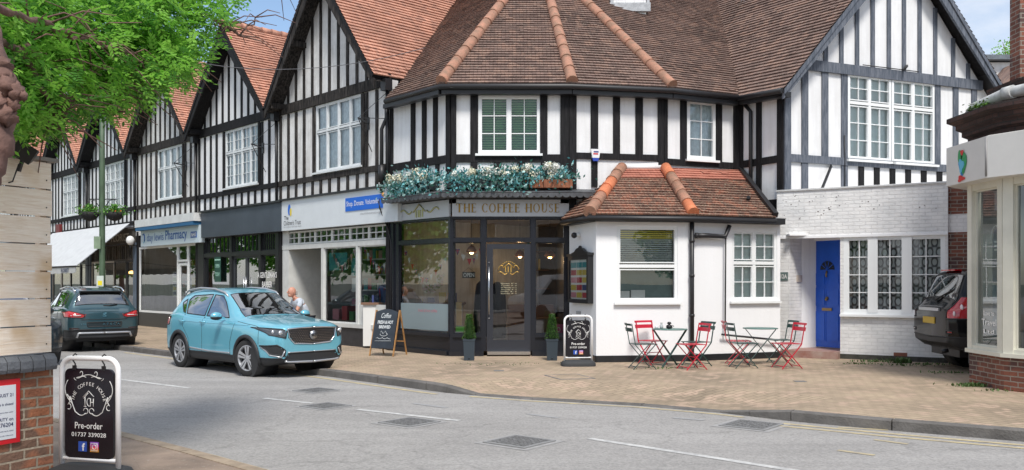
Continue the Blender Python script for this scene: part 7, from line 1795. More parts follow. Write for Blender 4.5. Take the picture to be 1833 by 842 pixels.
    for x in (-.14,.14):
        mb.tube([(x,0,.985),(x+.012,0,1.005),(x,0,1.015),(x-.012,-.01,1.0),(x-.012,-.012,.96),(x+.01,-.012,.93),(x,-.012,.905)],.006,6); mb.box(x-.018,x+.018,-.015,-.005,.885,.92)
    mb.build('hanger',black_pl,t)
    mb=MB()
    pts=[]
    for k in range(24): a=2*math.pi*k/24; c,s=math.cos(a),math.sin(a); pts.append((.34*abs(c)**.5*(1 if c>0 else -1),.20*abs(s)**.5*(1 if s>0 else -1)))
    rings=[(1,0),(1,.05),(.93,.085),(.75,.115),(.6,.12)]
    vs=[(x*k,yy*k*(1 if k>.8 else .6),z) for k,z in rings for x,yy in pts]; n=24
    mb.add(vs,[(i*n+j,i*n+(j+1)%n,(i+1)*n+(j+1)%n,(i+1)*n+j) for i in range(4) for j in range(n)]+[tuple(4*n+j for j in range(n))],0,None,True)
    mb.build('rubber_base',mat('rubber_base',(.035,.037,.04),.75,bump=.3,bs=60),t); return t
ab=aboard('black and white coffee house pavement sign close to the camera, against the brick wall')
ab.scale=(1.02,1.02,1.02); p=gpt(161,858,-.03); ab.location=(p.x,p.y,-.03); ab.rotation_euler=(0,0,R(-15))
p=gpt(1035,655); a2=dup(ab,p,R(4),'black and white coffee house pavement sign standing under the menu case',scale=.97)
# chalkboard A-frame
t=thing('chalkboard','wooden A-frame chalkboard standing on the pavement by the charity shop window','sign'); wood_=mat('golden_pine',(.42,.22,.08),.5,var=.25,vs=14)
for s in (1,-1):
    mb=MB(); ln=.30*s
    for x in (-.29,.29): mb.bar((x,0.01*s,.98),(x,ln,0),.035,.02,up=(1,0,0))
    mb.build('leg_frame',wood_,t)
mb=MB(); mb.bar((-.29,.2,.3),(.29,.2,.3),.03,.02); mb.bar((-.29,-.2,.25),(-.29,.2,.25),.02,.01); mb.build('brace',wood_,t)
nb=Vector((0,-.98,.29)).normalized(); up_v=Vector((0,.29,.98)).normalized(); org=Vector((0,-.30,0))-Vector((0,.018,0))
pl=[(-.27,.17),(.27,.17),(.27,.98)]+[(.27-.54*k/8,.98+.07*math.sin(math.pi*k/8)) for k in range(1,8)]+[(-.27,.98)]
mb=MB(); mb.prism(pl,org,Vector((1,0,0)),up_v,.016); bo=mb.build('board',mat('chalkboard_slate',(.022,.030,.042),.55,var=.3,vs=6),t)
mb=MB(); o2=org+nb*.019; Q=lambda x,z:o2+Vector((x,0,0))+up_v*z
put_text(mb,'Coffee',Q(0,.90),Vector((1,0,0)),up_v,width=.24,height=.11,shear=.3); put_text(mb,'FRESH & HOT',Q(0,.75),Vector((1,0,0)),up_v,width=.38,height=.075,bold=.03); put_text(mb,'BREWED',Q(.0,.645),Vector((1,0,0)),up_v,width=.28,height=.07,bold=.03)
mb.tube([Q(-.09+.02*k,.52+.035*math.sin(k*1.3)) for k in range(10)],.004,4); mb.tube([Q(.09*math.cos(a),.49+.05*math.sin(a)) for a in [math.pi+math.pi*k/8 for k in range(9)]],.005,4); mb.tube([Q(-.18+.04*k,.39+.015*math.sin(k*2)) for k in range(10)],.005,4); mb.tube([Q(-.2,.33),Q(.2,.34)],.004,4)
mb.build('chalk_writing',mat('chalk_white',(.6,.64,.66),.9),bo)
p=gpt(695,636); t.location=p; t.rotation_euler=(0,0,R(-22))
# topiary planters
box_leaf=[mat('box_leaf',(.05,.15,.02),.6,var=.4,vs=25),mat('box_leaf_light',(.10,.25,.03),.6)]
pot_m=mat('slate_blue_planter',(.035,.05,.065),.45)
def topiary(lab,px_,py_,seed):
    random.seed(seed); p=gpt(px_,py_); t=thing('potted_topiary',lab,'potted plant',tuple(p),group='clipped cones either side of the coffee shop door')
    mb=MB(); h=.42; P=[(-.10,-.10),(.10,-.10),(.10,.10),(-.10,.10)]; a=[(p.x+x,p.y+y,0) for x,y in P]; b=[(p.x+x*1.18,p.y+y*1.18,h) for x,y in P]; mb.add(a+b,[(0,1,5,4),(1,2,6,5),(2,3,7,6),(3,0,4,7)]); mb.box(p.x-.125,p.x+.125,p.y-.125,p.y+.125,h-.02,h+.015); mb.lathe([(.02,.02),(.02,.03)],(p.x,p.y-.11,.03),8); mb.build('planter',pot_m,t)
    mb=MB(); 
    for k in range(1500):
        z=random.uniform(0,1); r=(.125*(1-.72*z)+.01)*math.sqrt(random.uniform(.5,1.05)); th=random.uniform(0,6.28); q=Vector((p.x+r*math.cos(th),p.y+r*math.sin(th),.44+z*.50)); d=Vector((math.cos(th),math.sin(th),random.uniform(-.3,1))).normalized()*.024; s=d.cross(Vector((random.random()-.5,random.random()-.5,1))).normalized()*.010
        mb.add([q,q+d*.5+s,q+d,q+d*.5-s],[(0,1,2,3)],random.choice((0,0,1)))
    mb.build('foliage',box_leaf,t); mb=MB(); mb.lathe([(.03,.40),(.09,.46),(.05,.8),(.01,.9)],(p.x,p.y,0),10); mb.build('stem',mat('dark_inner_leaf',(.02,.05,.012),.9),t)
topiary('clipped cone shrub in a slate planter left of the coffee shop door',840,645,1); topiary('clipped cone shrub in a slate planter right of the coffee shop door',988,645,2); random.seed(11)
mb=MB(); B_=gpt(1003,634); mb.box(B_.x-.1,B_.x+.06,B_.y-.02,B_.y,.42,.66); 
t=thing('stacked_sign','dark stand with a pink and white notice half hidden behind the pavement sign','sign',tuple(B_)); mb2=MB(); mb2.tube([(B_.x-.16,B_.y,0),(B_.x-.16,B_.y,.85),(B_.x-.08,B_.y,.92),(B_.x+.1,B_.y,.92)],.02,6); mb2.tube([(B_.x-.16,B_.y,.32),(B_.x+.1,B_.y,.32)],.02,6); mb2.build('stand',black_m,t); mb.build('notice',mat('pink_notice',(.62,.12,.25),.6),t)
mb=MB(); put_text(mb,'OK',(B_.x-.04,B_.y-.024,.54),Vector((1,0,0)),Z3,width=.09,height=.08,bold=.03) if False else mb.tube([(B_.x-.04+.035*math.cos(a),B_.y-.024,.54+.05*math.sin(a)) for a in [k*.7 for k in range(10)]],.008,5); mb.build('notice_mark',white_paint,t)

# ================================================================ lamp post with hanging baskets
post_m=mat('green_post_paint',(.07,.115,.065),.5,var=.3,vs=4); py0=26.0; pX=(183-CX)/F*py0
t=thing('lamp_post','tall green lamp post standing behind the teal-grey SUV','lamp post',(pX,py0,0))
mb=MB(); mb.lathe([(.13,0),(.13,1.3),(.10,1.36),(.085,1.45),(.075,4.5),(.06,8.4)],(pX,py0,0),16); mb.build('pole',post_m,t)
mb=MB(); mb.tube([(pX,py0,8.3),(pX+.3,py0-.3,8.7),(pX+1.0,py0-1.0,8.8)],.04,8); mb.build('arm',post_m,t); mb=MB(); mb.ball((pX+1.2,py0-1.2,8.8),.3,12,8,0,(1,1,.35)); mb.build('lantern',mat('lantern_grey',(.35,.36,.37),.5),t)
zb=lambda y: H+(HZ-y)/F*py0
mb=MB(); mb.box(pX-.17,pX+.02,py0-.16,py0-.14,zb(446),zb(424)); mb.build('sign_plate',mat('faded_green_plate',(.22,.30,.20),.6,var=.3),t)
mb=MB(); mb.box(pX-.10,pX+.10,py0-.14,py0-.12,zb(513),zb(494),0); mb.box(pX-.06,pX+.06,py0-.145,py0-.14,zb(511),zb(503),1); mb.build('sticker',[mat('pale_sticker',(.55,.6,.55),.5),mat('yellow_sticker',(.75,.62,.02),.5)],t)
mb=MB()
for s in (1,-1): mb.bar((pX,py0,zb(357)),(pX+s*.40,py0,zb(357)),.03,.03); mb.tube([(pX+s*.07,py0,zb(372)),(pX+s*.2,py0,zb(360)),(pX+s*.34,py0,zb(357))],.012,5)
mb.build('basket_bracket',black_m,t)
gl_=[mat('basket_leaf',(.06,.20,.02),.6,var=.3,vs=20),mat('basket_leaf_light',(.13,.33,.04),.6),mat('orange_bloom',(.7,.15,.03),.6)]
for s,lab in ((-1,'hanging basket of trailing green plants on the left of the lamp post'),(1,'hanging basket with a few orange flowers on the right of the lamp post')):
    c=Vector((pX+s*.36,py0,zb(384))); t=thing('hanging_basket',lab,'hanging basket',tuple(c),group='baskets on the lamp post')
    mb=MB(); mb.lathe([(.02,-.20),(.16,-.15),(.24,-.04),(.26,.06)],tuple(c),16); mb.build('basket',mat('basket_black',(.02,.02,.02),.8),t)
    mb=MB()
    for a in (0,2.1,4.2): mb.tube([c+Vector((.25*math.cos(a),.25*math.sin(a),.06)),Vector((c.x,c.y,zb(357)))],.005,4)
    mb.build('chain',black_m,t); mb=MB()
    for k in range(700):
        th=random.uniform(0,6.28); r=abs(random.gauss(0,.20)); z=.06+random.uniform(-.1,.24)*(1-r*.9); q=c+Vector((r*math.cos(th),r*math.sin(th),z)); d=Vector((random.gauss(0,1),random.gauss(0,1),random.gauss(0,1))).normalized()*.06; sv_=d.cross(Vector((random.random(),random.random(),.4))).normalized()*.022
        mb.add([q,q+d*.5+sv_,q+d,q+d*.5-sv_],[(0,1,2,3)],random.choice((0,0,1,1)) if random.random()<.985 else 2)
    mb.build('foliage',gl_,t)
# overhead wire
mb=MB(); a=bgp(330,108,22);b=bgp(760,86,20.6); mb.tube([a.lerp(b,k/12)-Vector((0,0,.35*4*(k/12)*(1-k/12))) for k in range(13)],.008,4); tag(mb.build('overhead_cable',mat('grey_cable',(.12,.12,.13),.6)),'thin overhead cable crossing in front of the nearest gables','cable')

# ================================================================ brick wall, plank screen, red-bordered sign, floodlight at the left
Wl=Wall((-3.85-.44*6,7.5-.9*6),(-3.85,7.5)); LW=Wl.L
zc0=Wl.z(100,672); zc1=Wl.z(100,645); print('coping',zc0,zc1)
t=thing('brick_wall','weathered orange and sooty brick wall with rounded grey coping at the left edge','wall',(-4.2,6.8,0))
mb=MB(); Wl.box(mb,0,LW,-.05,.87,-.22,0); mb.build('brickwork',brick_old,t)
mb=MB(); n=int(LW/.11)
for k in range(n):
    u0,u1=LW*k/n+.004,LW*(k+1)/n-.004; pts=[(-.30,.87),(.05,.87),(.06,.90),(.055,.96),(.02,1.0),(-.26,1.0),(-.30,.96)]; j=random.uniform(-.003,.003)
    A_=[Wl.p(u0,z+j,o) for o,z in pts];B_2=[Wl.p(u1,z+j,o) for o,z in pts]; m=len(pts)
    mb.add(A_+B_2,[tuple(range(m)),tuple(reversed(range(m,2*m)))]+[(i,(i+1)%m,m+(i+1)%m,m+i) for i in range(m)][:0]+[((i+1)%m,i,m+i,m+(i+1)%m) for i in range(m)])
mb.build('coping',mat('blue_grey_coping_brick',(.15,.16,.175),.6,col2=(.085,.09,.10),vs=7,bump=.4,bs=50),t)
plank=bpy.data.materials.new('weathered_planks'); plank.use_nodes=True; t_=plank.node_tree; b_=t_.nodes['Principled BSDF']; l=t_.links.new
tcn=N(t_,'ShaderNodeTexCoord'); mp=N(t_,'ShaderNodeMapping'); mp.inputs['Scale'].default_value=(.9,9,1); l(tcn.outputs['UV'],mp.inputs[0]); wv=N(t_,'ShaderNodeTexNoise',Scale=4.0,Detail=8.0,Roughness=.65,Distortion=1.6); l(mp.outputs[0],wv.inputs[0])
cr=N(t_,'ShaderNodeValToRGB'); cr.color_ramp.elements[0].position=.36; cr.color_ramp.elements[1].position=.62; cr.color_ramp.elements[0].color=(.80,.65,.50,1); cr.color_ramp.elements[1].color=(.93,.82,.69,1); l(wv.outputs[0],cr.inputs[0])
n2=N(t_,'ShaderNodeTexNoise',Scale=2.2,Detail=3.0); l(tcn.outputs['Object'],n2.inputs[0]); mm=N(t_,'ShaderNodeMixRGB'); mm.inputs[2].default_value=(.62,.42,.22,1); r2=N(t_,'ShaderNodeValToRGB'); r2.color_ramp.elements[0].position=.56; r2.color_ramp.elements[1].position=.75; l(n2.outputs[0],r2.inputs[0]); l(r2.outputs[0],mm.inputs[0]); l(cr.outputs[0],mm.inputs[1])
vo=N(t_,'ShaderNodeTexVoronoi',Scale=2.6); mp2=N(t_,'ShaderNodeMapping'); mp2.inputs['Scale'].default_value=(1,2,1); l(tcn.outputs['UV'],mp2.inputs[0]); l(mp2.outputs[0],vo.inputs[0]); r3=N(t_,'ShaderNodeValToRGB'); r3.color_ramp.elements[0].position=.03; r3.color_ramp.elements[1].position=.09; r3.color_ramp.elements[0].color=(.28,.25,.22,1); r3.color_ramp.elements[1].color=(1,1,1,1); l(vo.outputs['Distance'],r3.inputs[0]); m3=N(t_,'ShaderNodeMixRGB',blend_type='MULTIPLY'); m3.inputs[0].default_value=1; l(mm.outputs[0],m3.inputs[1]); l(r3.outputs[0],m3.inputs[2]); l(m3.outputs[0],b_.inputs['Base Color'])
b_.inputs['Roughness'].default_value=.75; bp=N(t_,'ShaderNodeBump',Strength=.4,Distance=.01); l(wv.outputs[0],bp.inputs['Height']); l(bp.outputs[0],b_.inputs['Normal'])
t=thing('plank_screen','screen of wide pale weathered planks standing on the brick wall','fence',(-4.2,6.9,1)); mb=MB(); mb2=MB(); zbase=1.015; zt=Wl.z(100,292); k=0; n=7; hpl=(zt-zbase)/n*1.0
tone=[(.0,0)]
for k in range(n):
    z0=zbase+hpl*k; z1=z0+hpl-.012; jo=random.uniform(-.004,.006); u0,u1=LW-2.4,LW-.02+random.uniform(-.006,.006); P=[Wl.p(u0,z0,jo),Wl.p(u1,z0,jo),Wl.p(u1,z0,jo-.03),Wl.p(u0,z0,jo-.03)]; P+= [Vector((p.x,p.y,z1)) for p in P]; ou=random.uniform(0,9)
    mb.add(P,[(0,1,5,4),(1,2,6,5),(2,3,7,6),(3,0,4,7),(4,5,6,7),(0,3,2,1)],0,[[(u0+ou,z0+ou),(u1+ou,z0+ou),(u1+ou,z1+ou),(u0+ou,z1+ou)],[(0,z0+ou),(.03,z0+ou),(.03,z1+ou),(0,z1+ou)]]+[[(u0,0),(u1,0),(u1,.1),(u0,.1)]]*4)
mb.build('planks',plank,t); mb=MB(); Wl.box(mb,LW-.1,LW-.03,zbase,zt,-.09,-.032); Wl.box(mb,LW-1.6,LW-1.5,zbase,zt,-.09,-.032); mb.build('batten',plank,t)
mb=MB(); mb.bar(Wl.p(LW-2.4,zt+.06,-.05),Wl.p(LW+.03,zt+.015,-.05),.16,.03); mb.build('capping',mat('grey_capping',(.25,.23,.21),.8,var=.3),t)
mb=MB(); 
for k in range(n):
    for z in (.07,.22): 
        c=Wl.p(LW-.065,zbase+hpl*k+z,.006); mb.ball(c,.006,6,4)
mb.build('screws',mat('screw_dark',(.08,.07,.06),.5,metal=.5),t)
t=thing('notice_board','white printed notice with a thick red border fixed to the brick wall','sign',tuple(Wl.p(LW-.6,.6,0)))
off_=.02; ur=Wl.u(36,off_); z1=Wl.z(30,678,off_); z0=Wl.z(30,792,off_); ul_=ur-1.0
mb=MB(); Wl.box(mb,ul_,ur,z0,z1,0,off_,0); Wl.box(mb,ul_+.04,ur-.038,z0+.038,z1-.045,off_,off_+.003,1); bd=mb.build('board',[mat('sign_red',(.60,.01,.02),.4),mat('sign_white',(.68,.72,.76),.4)],t)
mb=MB(); X=Wl.p(1,0)-Wl.p(0,0); hh=z1-z0; fz_=lambda f:z0+hh*f
for f,s_,h_,mi in ((.76,'FROM 2 AUGUST 21',.026,0),(.62,'this site is closed',.02,0),(.49,'for all enquiries please contact',.012,0),(.385,'THE AUTHORITY on',.026,0),(.30,'01737 276204',.032,0),(.20,'unauthorised vehicles may be refused',.012,0),(.13,'by order of the owner',.012,0)):
    put_text(mb,s_,Wl.p(ur-.062,fz_(f),off_+.005),X,Z3,height=h_,align='r',bold=.01)
mb.build('lettering',mat('ink_navy_blue',(.03,.04,.12),.5),bd)
t=thing('floodlight','small black floodlight clamped above the planks','floodlight',tuple(Wl.p(LW-.2,zt+.1,0)))
c=Wl.p(Wl.u(42,.1),0,.12); cz=Wl.z(44,272,.1); q=Vector((c.x,c.y,cz)); mb=MB(); Rm=Matrix.Rotation(R(35),3,'Y')@Matrix.Rotation(R(20),3,'Z')
P=[q+Rm@Vector(v) for v in ((-.08,-.05,-.07),(.08,-.05,-.07),(.08,.05,-.05),(-.08,.05,-.05),(-.08,-.05,.07),(.08,-.05,.07),(.08,.05,.05),(-.08,.05,.05))]; mb.box8(P); mb.bar(q,q+Vector((-.05,0,-.16)),.03,.02); 
for k in range(4): mb.box8([p+Rm@Vector((0,.012,0)) for p in [q+Rm@Vector(v) for v in ((-.06+k*.035,.04,-.05),(-.05+k*.035,.04,-.05),(-.05+k*.035,.09,-.04),(-.06+k*.035,.09,-.04),(-.06+k*.035,.04,.05),(-.05+k*.035,.04,.05),(-.05+k*.035,.09,.04),(-.06+k*.035,.09,.04))]])
mb.build('housing',black_m,t); mb=MB(); mb.tube([q+Vector((-.05,0,-.10)),q+Vector((-.1,0,-.24)),q+Vector((-.24,0,-.28)),q+Vector((-.4,0,-.18))],.006,5); mb.build('cable',black_pl,t)

# ================================================================ tree at the upper left
bark=mat('rough_brown_bark',(.23,.13,.105),.9,col2=(.11,.065,.055),vs=7,bump=1.0,bs=14)
leafm=[mat('ash_leaf_bright',(.25,.54,.07),.55,var=.3,vs=2),mat('ash_leaf',(.19,.47,.055),.55,var=.3,vs=2),mat('ash_leaf_deep',(.09,.27,.04),.55,var=.3,vs=2)]
for m in leafm:
    b=m.node_tree.nodes['Principled BSDF']; tr=N(m.node_tree,'ShaderNodeBsdfTranslucent'); ms=N(m.node_tree,'ShaderNodeMixShader'); ms.inputs[0].default_value=.5
    lk=b.inputs['Base Color'].links; m.node_tree.links.new(lk[0].from_socket,tr.inputs[0]); o=[n for n in m.node_tree.nodes if n.type=='OUTPUT_MATERIAL'][0]; m.node_tree.links.new(b.outputs[0],ms.inputs[1]); m.node_tree.links.new(tr.outputs[0],ms.inputs[2]); m.node_tree.links.new(ms.outputs[0],o.inputs[0])
tree=thing('ash_tree','leafy ash tree with knobbly trunk at the left edge, its branches hanging over the street','tree',(-3.25,5.2,0))
mb=MB(); tp=[(-60,760,5.2),(-54,640,5.2),(-46,500,5.2),(-42,400,5.2),(-34,320,5.2),(-14,250,5.25),(-14,170,5.3),(-30,80,5.4),(-60,-60,5.6),(-100,-260,6.0)]
P=[bgp(*a) for a in tp]; P[0].z=-.05; rs=[.13,.105,.095,.095,.105,.12,.13,.11,.10,.08]
q=[];rr=[]
for i in range(len(P)-1):
    for k in range(6): t_=k/6; q.append(P[i].lerp(P[i+1],t_)+Vector((random.gauss(0,.004),random.gauss(0,.004),0))); rr.append((rs[i]*(1-t_)+rs[i+1]*t_)*random.uniform(.9,1.1))
mb.tube(q,rr,14)
for x,y,r_ in ((2,118,.06),(14,150,.07),(8,205,.065),(30,165,.05),(0,262,.05),(-8,140,.08),(42,172,.022),(24,186,.035),(2,180,.07)):
    c=bgp(x,y,5.22); mb.ball(c,r_,12,9,0,(random.uniform(.8,1.2),1,random.uniform(.8,1.4)),.30)
mb.build('trunk',bark,tree)
limbs=[[( -40,-40,5.6),(20,-30,7.0),(120,10,8.0),(230,60,8.6),(300,95,9.0),(335,125,9.2)],[(-50,60,5.4),(40,90,6.5),(120,130,7.4),(210,160,8.0),(240,172,8.3)],[(20,-30,7.0),(150,-60,8.0),(260,-30,8.8),(370,30,9.4),(430,60,9.8),(470,30,10)],[(40,90,6.5),(70,150,6.9),(90,200,7.1),(85,235,7.1)],[(120,10,8.0),(180,90,8.2),(200,150,8.2),(195,200,8.2)],[(-20,10,5.5),(60,40,6.4),(150,70,7.0),(220,90,7.6),(270,125,8.2)],[(150,-60,8.0),(280,-90,9.5),(420,-60,10.5),(520,-20,11)]]
twig_pts=[]
mb=MB()
for lb in limbs:
    P=[bgp(*a) for a in lb]; n=len(P); q=[];rr=[]
    for i in range(n-1):
        for k in range(5): t_=k/5; q.append(P[i].lerp(P[i+1],t_)+Vector((random.gauss(0,.02),random.gauss(0,.02),random.gauss(0,.02)))); rr.append(.026*(1-(i+t_)/n)**1.2+.004)
    q.append(P[-1]); rr.append(.005); mb.tube(q,rr,7)
    for k in range(22):
        a=random.choice(q[4:]); d=Vector((random.gauss(.3,.6),random.gauss(.2,.6),random.gauss(.15,.4))).normalized(); l_=random.uniform(.2,.6); e=a+d*l_+Vector((0,0,-.12)); mb.tube([a,a+d*l_*.5,e],[.008,.006,.003],4); twig_pts.append((a+d*l_*.5)); twig_pts.append(e)
mb.build('limbs',bark,tree)
# leaves: pinnate sprays placed through the crown volume
random.seed(21)
def crown_density(x,y):
    """how leafy the crown is in direction (x,y); outline irregular"""
    low=[(-40,250),(20,238),(60,240),(95,232),(130,205),(165,200),(195,208),(215,190),(262,182),(290,165),(330,160),(352,118),(345,90),(385,85),(400,30),(430,10),(480,5)]
    yl=interp(low,x)
    if y>yl-8: return 0
    if x<360: d=1.0
    else: d=.5 if y<70 else .25
    if x>480: d=0
    for gx_,gy,rx_,ry in ((395,60,30,45),(345,40,28,22),(372,95,22,20),(260,30,16,12),(140,20,12,10),(445,65,50,40),(300,18,18,10),(60,50,12,16)):
        if ((x-gx_)/rx_)**2+((y-gy)/ry)**2<1: d*=.12
    return d
L1=MB(); cnt=0
def spray(L1,base,d,ln,nl,m):
    """rachis with paired leaflets"""
    d=d.normalized(); side=d.cross(Vector((random.gauss(0,.4),random.gauss(0,.4),1))).normalized(); upn=side.cross(d)
    for k in range(nl):
        t=(k+1)/nl; p=base+d*ln*t+Vector((0,0,-.05*t*t))
        for sgn in (1,-1) if k<nl-1 else (0,):
            dd=(d*.75+side*sgn*.8+upn*random.uniform(-.2,.1)).normalized(); ll=random.uniform(.042,.066); w=dd.cross(upn).normalized()*ll*.24
            L1.add([p,p+dd*ll*.45+w,p+dd*ll,p+dd*ll*.45-w],[(0,1,2,3)],m)
tries=0
clumps=[]
while len(clumps)<500 and tries<60000:
    tries+=1; x=random.uniform(-60,480); y=random.uniform(-30,240); dn=crown_density(x,max(0,y))
    if random.random()>dn: continue
    Y=7.0+2.6*max(0,min(1,(x+40)/460))+random.gauss(0,.55); clumps.append((x,y,Y,random.uniform(.07,.20)))
for x,y,Y,r_ in clumps:
    c=bgp(x,y,Y); m0=random.choice((0,0,1,1,2)); ns=17 if x<360 else 11
    for k in range(ns):
        b=c+Vector((random.gauss(0,r_),random.gauss(0,r_),random.gauss(0,r_*.55)))
        px_=CX+F*b.x/b.y; py_=HZ-F*(b.z-H)/b.y
        if crown_density(px_,max(0,py_))<.05 and random.random()<.985: continue
        d=Vector((random.gauss(.3,1),random.gauss(0,1),random.gauss(-.35,.5))); spray(L1,b,d,random.uniform(.12,.24),random.choice((4,5,5,6)),m0 if random.random()<.7 else random.choice((0,1,2)))
L1.build('crown',leafm,tree); print('leaf quads',len(L1.f))
# far small trees beyond roofs on the right and behind the terrace
c=bgp(1812,98,60); mb=MB(); random.seed(2)
for k in range(500):
    q=c+Vector((random.gauss(0,.55),random.gauss(0,.5),random.gauss(0,.45))); d=Vector((random.gauss(0,1),random.gauss(0,1),random.gauss(0,1))).normalized()*.16; s_=d.cross(Vector((.3,random.random(),.7))).normalized()*.06; mb.add([q,q+d*.5+s_,q+d,q+d*.5-s_],[(0,1,2,3)],random.choice((0,1)))
t=thing('garden_tree','sparse treetop showing over the distant white house','tree',(c.x,c.y,0)); mb.build('crown',leafm[:2],t); mb=MB(); mb.tube([(c.x,c.y,0),(c.x,c.y,c.z)],[.3,.05],8)
for k in range(8): mb.tube([c-Vector((0,0,1.5)),c+Vector((random.gauss(0,.6),random.gauss(0,.4),random.uniform(-.2,.8)))],[.05,.015],5)
mb.build('trunk',bark,t)

# ================================================================ man leaning behind the blue car
skin=mat('weathered_skin',(.55,.27,.19),.55,var=.08,vs=20); shirt=mat('pale_checked_shirt',(.50,.55,.62),.8,var=.2,vs=30)
def skinmesh(name,J,edges,parent,m,sub=2):
    me=bpy.data.meshes.new(name); me.from_pydata([j[0] for j in J],edges,[]); o=bpy.data.objects.new(name,me); COL.objects.link(o)
    md=o.modifiers.new('s','SKIN'); md.use_smooth_shade=True
    sv_=me.skin_vertices[0].data
    for i,j in enumerate(J): r=j[1]; sv_[i].radius=r if isinstance(r,tuple) else (r,r); sv_[i].use_root=(i==0)
    o.modifiers.new('u','SUBSURF').levels=sub; bpy.context.view_layer.update()
    m2=bpy.data.meshes.new_from_object(o.evaluated_get(bpy.context.evaluated_depsgraph_get())); o.modifiers.clear(); o.data=m2; m2.materials.clear(); m2.materials.append(m)
    for p in m2.polygons: p.use_smooth=True
    if parent: o.parent=parent
    return o
pm_=gpt(527,625); man=thing('person','bald man in a pale shirt leaning forward on the pavement behind the blue car','person',(0,0,0))
# local frame: facing -x (towards screen left / camera), leaning forward
J=[((0,0,.92),(.15,.12)),((-.06,0,1.06),(.16,.12)),((-.15,0,1.20),(.17,.12)),((-.23,0,1.31),(.11,.09)),((-.28,0,1.37),(.055,.055)),((-.33,0,1.44),(.06,.06)),
 ((-.22,.19,1.29),.06),((-.22,-.19,1.29),.06),((-.30,.25,1.08),.045),((-.34,-.24,1.06),.045),((-.50,.20,.96),.034),((-.54,-.14,.95),.034),((-.57,.18,.95),.03),((-.61,-.12,.95),.03),
 ((.02,.10,.86),.09),((.02,-.10,.86),.09),((-.06,.11,.48),.06),((-.05,-.11,.48),.06),((.04,.11,.09),.045),((.06,-.11,.09),.045),((-.10,.12,.04),.04),((-.08,-.12,.04),.04)]
E=[(0,1),(1,2),(2,3),(3,4),(4,5),(3,6),(3,7),(6,8),(7,9),(8,10),(9,11),(10,12),(11,13),(0,14),(0,15),(14,16),(15,17),(16,18),(17,19),(18,20),(19,21)]
bdy=skinmesh('body',J,E,man,skin)
sh_=skinmesh('shirt',[((0,0,.88),(.175,.145)),((-.06,0,1.06),(.185,.145)),((-.15,0,1.20),(.195,.145)),((-.235,0,1.305),(.125,.105)),((-.22,.195,1.29),.075),((-.22,-.195,1.29),.075),((-.27,.24,1.15),.062),((-.29,-.235,1.14),.062)],[(0,1),(1,2),(2,3),(3,4),(3,5),(4,6),(5,7)],man,shirt)
skinmesh('trousers',[((0,0,.90),(.165,.14)),((.02,.105,.84),.105),((.02,-.105,.84),.105),((-.06,.11,.48),.08),((-.05,-.11,.48),.08),((.03,.11,.12),.065),((.05,-.11,.12),.065)],[(0,1),(0,2),(1,3),(2,4),(3,5),(4,6)],man,mat('navy_trousers',(.02,.025,.045),.85))
hc=Vector((-.355,0,1.52)); mb=MB(); 
def headv(r,c,sc,nu=20,nv=14):
    o=len(mb.v); mb.ball(c,r,nu,nv,0,sc)
headv(.10,hc,(1.05,.80,1.22)); headv(.062,hc+Vector((-.045,0,-.075)),(1,.85,.8)); mb.ball(hc+Vector((-.115,0,-.01)),.018,8,6,0,(1,.7,1.5)); mb.ball(hc+Vector((.0,.082,-.01)),.024,8,6,0,(.7,.4,1.3)); mb.ball(hc+Vector((.0,-.082,-.01)),.024,8,6,0,(.7,.4,1.3)); mb.tube([hc+Vector((.04,0,-.06)),hc+Vector((.08,0,-.2))],.05,10)
mb.build('head',skin,man); mb=MB()
for s in (1,-1): mb.ball(hc+Vector((-.098,s*.032,.01)),.010,8,6,0)
mb.tube([hc+Vector((-.105,-.025,-.065)),hc+Vector((-.112,0,-.067)),hc+Vector((-.105,.025,-.065))],.004,5); mb.build('face_features',mat('dark_features',(.06,.03,.025),.5),man)
mb=MB(); 
for s in (1,-1):
    for k in range(60): a=random.uniform(-.6,1.2); p=hc+Vector((.05+.05*math.cos(a),s*(.06+.02*random.random()),random.uniform(-.06,.02))); mb.ball(p,.012,5,4)
mb.build('hair',mat('short_grey_hair',(.35,.33,.31),.9),man)
for s,hx in ((1,-.60),(-1,-.64)):
    for f in range(5):
        a=(f-2)*.012; b0=Vector((hx+.01,s*.12+(.05 if s>0 else 0)+a*1.2,.948)); ln=(.05,.072,.08,.072,.055)[f]
        d=Vector((-1,(f-2)*.10,-.25)).normalized() if f<4 else Vector((-.6,-s*.8,-.15)).normalized()
        mb=MB(); mb.tube([b0,b0+d*ln*.5,b0+d*ln*.85+Vector((0,0,-.012)),b0+d*ln+Vector((0,0,-.02))],[.010,.009,.008,.005],8); mb.build('finger',skin,man)
man.location=(pm_.x+.22,pm_.y+.2,-.13); man.rotation_euler=(0,0,R(38)); man.scale=(.98,.98,.98)

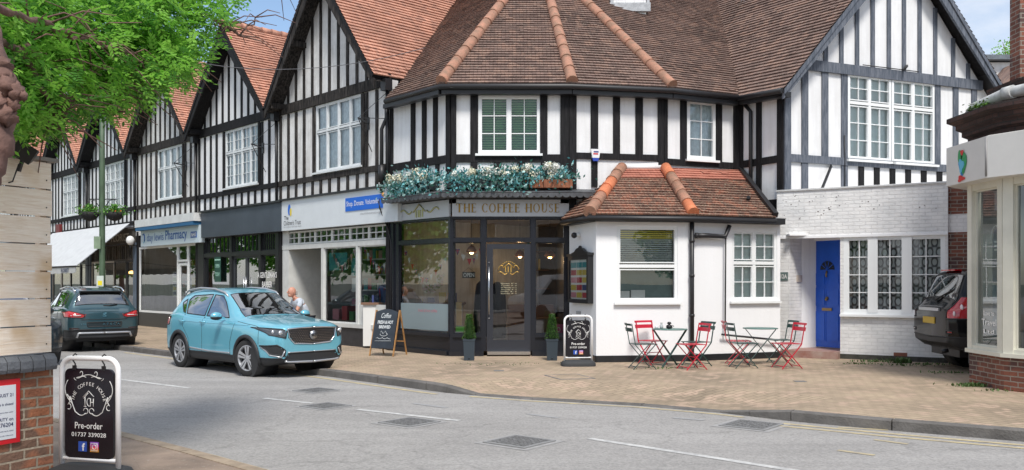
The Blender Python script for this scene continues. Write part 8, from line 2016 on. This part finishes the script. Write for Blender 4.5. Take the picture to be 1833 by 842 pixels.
# ================================================================ the street behind the camera (seen only in reflections)
def back_tree(x,y,h,lab,seed):
    random.seed(seed); t=thing('street_tree',lab,'tree',(x,y,0),group='trees behind the viewer'); mb=MB(); mb.tube([(x,y,-.1),(x+.1,y,h*.4),(x,y,h*.8)],[.2,.15,.05],8); mb.build('trunk',bark,t); mb=MB()
    for k in range(4200):
        v=Vector((random.gauss(0,1),random.gauss(0,1),random.gauss(0,1))).normalized()*random.uniform(.5,1); q=Vector((x+v.x*2.6,y+v.y*2.2,h*.62+v.z*h*.36)); d=Vector((random.gauss(0,1),random.gauss(0,1),random.gauss(0,1))).normalized()*.26; s_=d.cross(Vector((.3,random.random(),.7))).normalized()*.12; mb.add([q,q+d*.5+s_,q+d,q+d*.5-s_],[(0,1,2,3)],random.choice((0,1,2)))
    mb.build('crown',leafm,t)
for i,(x,y,h) in enumerate(((-27,36,7),(-21,28,6),(-35,45,7),(9,-12,7),(17,-9,6.5),(-31,33,8),(-25,31.5,7),(-17.5,24,6))): back_tree(x,y,h,'bushy green tree behind the viewer, number %s from the left'%('one','two','three','four','five','six','seven','eight')[i],i+40)
t=thing('opposite_house','white rendered house behind the viewer','house',(-4,-16,0)); Wb=Wall((6,-14),(-14,-10)); hs=[(3+4*k,4.6+4*k,3.6,5) for k in range(4)]+[(3+4*k,4.6+4*k,.9,2.4) for k in range(4)]
mb=MB(); Wb.panel(mb,0,Wb.L,0,6,hs,.2); mb.build('wall',mat('opposite_cream_wall',(.42,.40,.36),.8),t); mb=MB(); a,b,c,d=Wb.p(-.3,6,.3),Wb.p(Wb.L+.3,6,.3),Wb.p(Wb.L+.3,9,-4),Wb.p(-.3,9,-4); mb.add([a,b,c,d],[(0,1,2,3)]); mb.build('roof',tile_brown,t); mb=MB()
for h_ in hs: Wb.box(mb,h_[0],h_[1],h_[2],h_[3],-.4,-.3)
mb.build('window_glazing',dark_room,t)
# white van across the road behind the camera
t=thing('parked_van','white panel van behind the viewer','van',(3.6,-3,0)); mb=MB(); pr=[(-2.4,.35),(2.3,.35),(2.45,.8),(2.3,1.05),(1.6,1.2),(1.0,1.95),(.6,2.05),(-2.4,2.05)]; mb.prism(pr,(0,.95,0),Vector((1,0,0)),Vector((0,0,1)),1.9); M=Matrix.Translation((2.4,-2.6,-.1))@Matrix.Rotation(R(160),4,'Z'); mb.v=[tuple(M@Vector(v)) for v in mb.v]; mb.build('body',mat('white_van_paint',(.75,.75,.75),.3,coat=.5),t)
mb=MB(); 
for y in (-.96,.955): mb.prism([(.3,1.15),(1.45,1.15),(.95,1.8),(.3,1.8)],(0,y+.005,0),Vector((1,0,0)),Vector((0,0,1)),.01)
for x in (-1.5,1.5):
    for y in (-.97,.82): mb.lathe([(.05,0),(.33,0),(.33,.15),(.05,.15)],(x,y,.33),18,0,'y')
mb.v=[tuple(M@Vector(v)) for v in mb.v]; mb.build('windows_and_tyres',black_p,t)
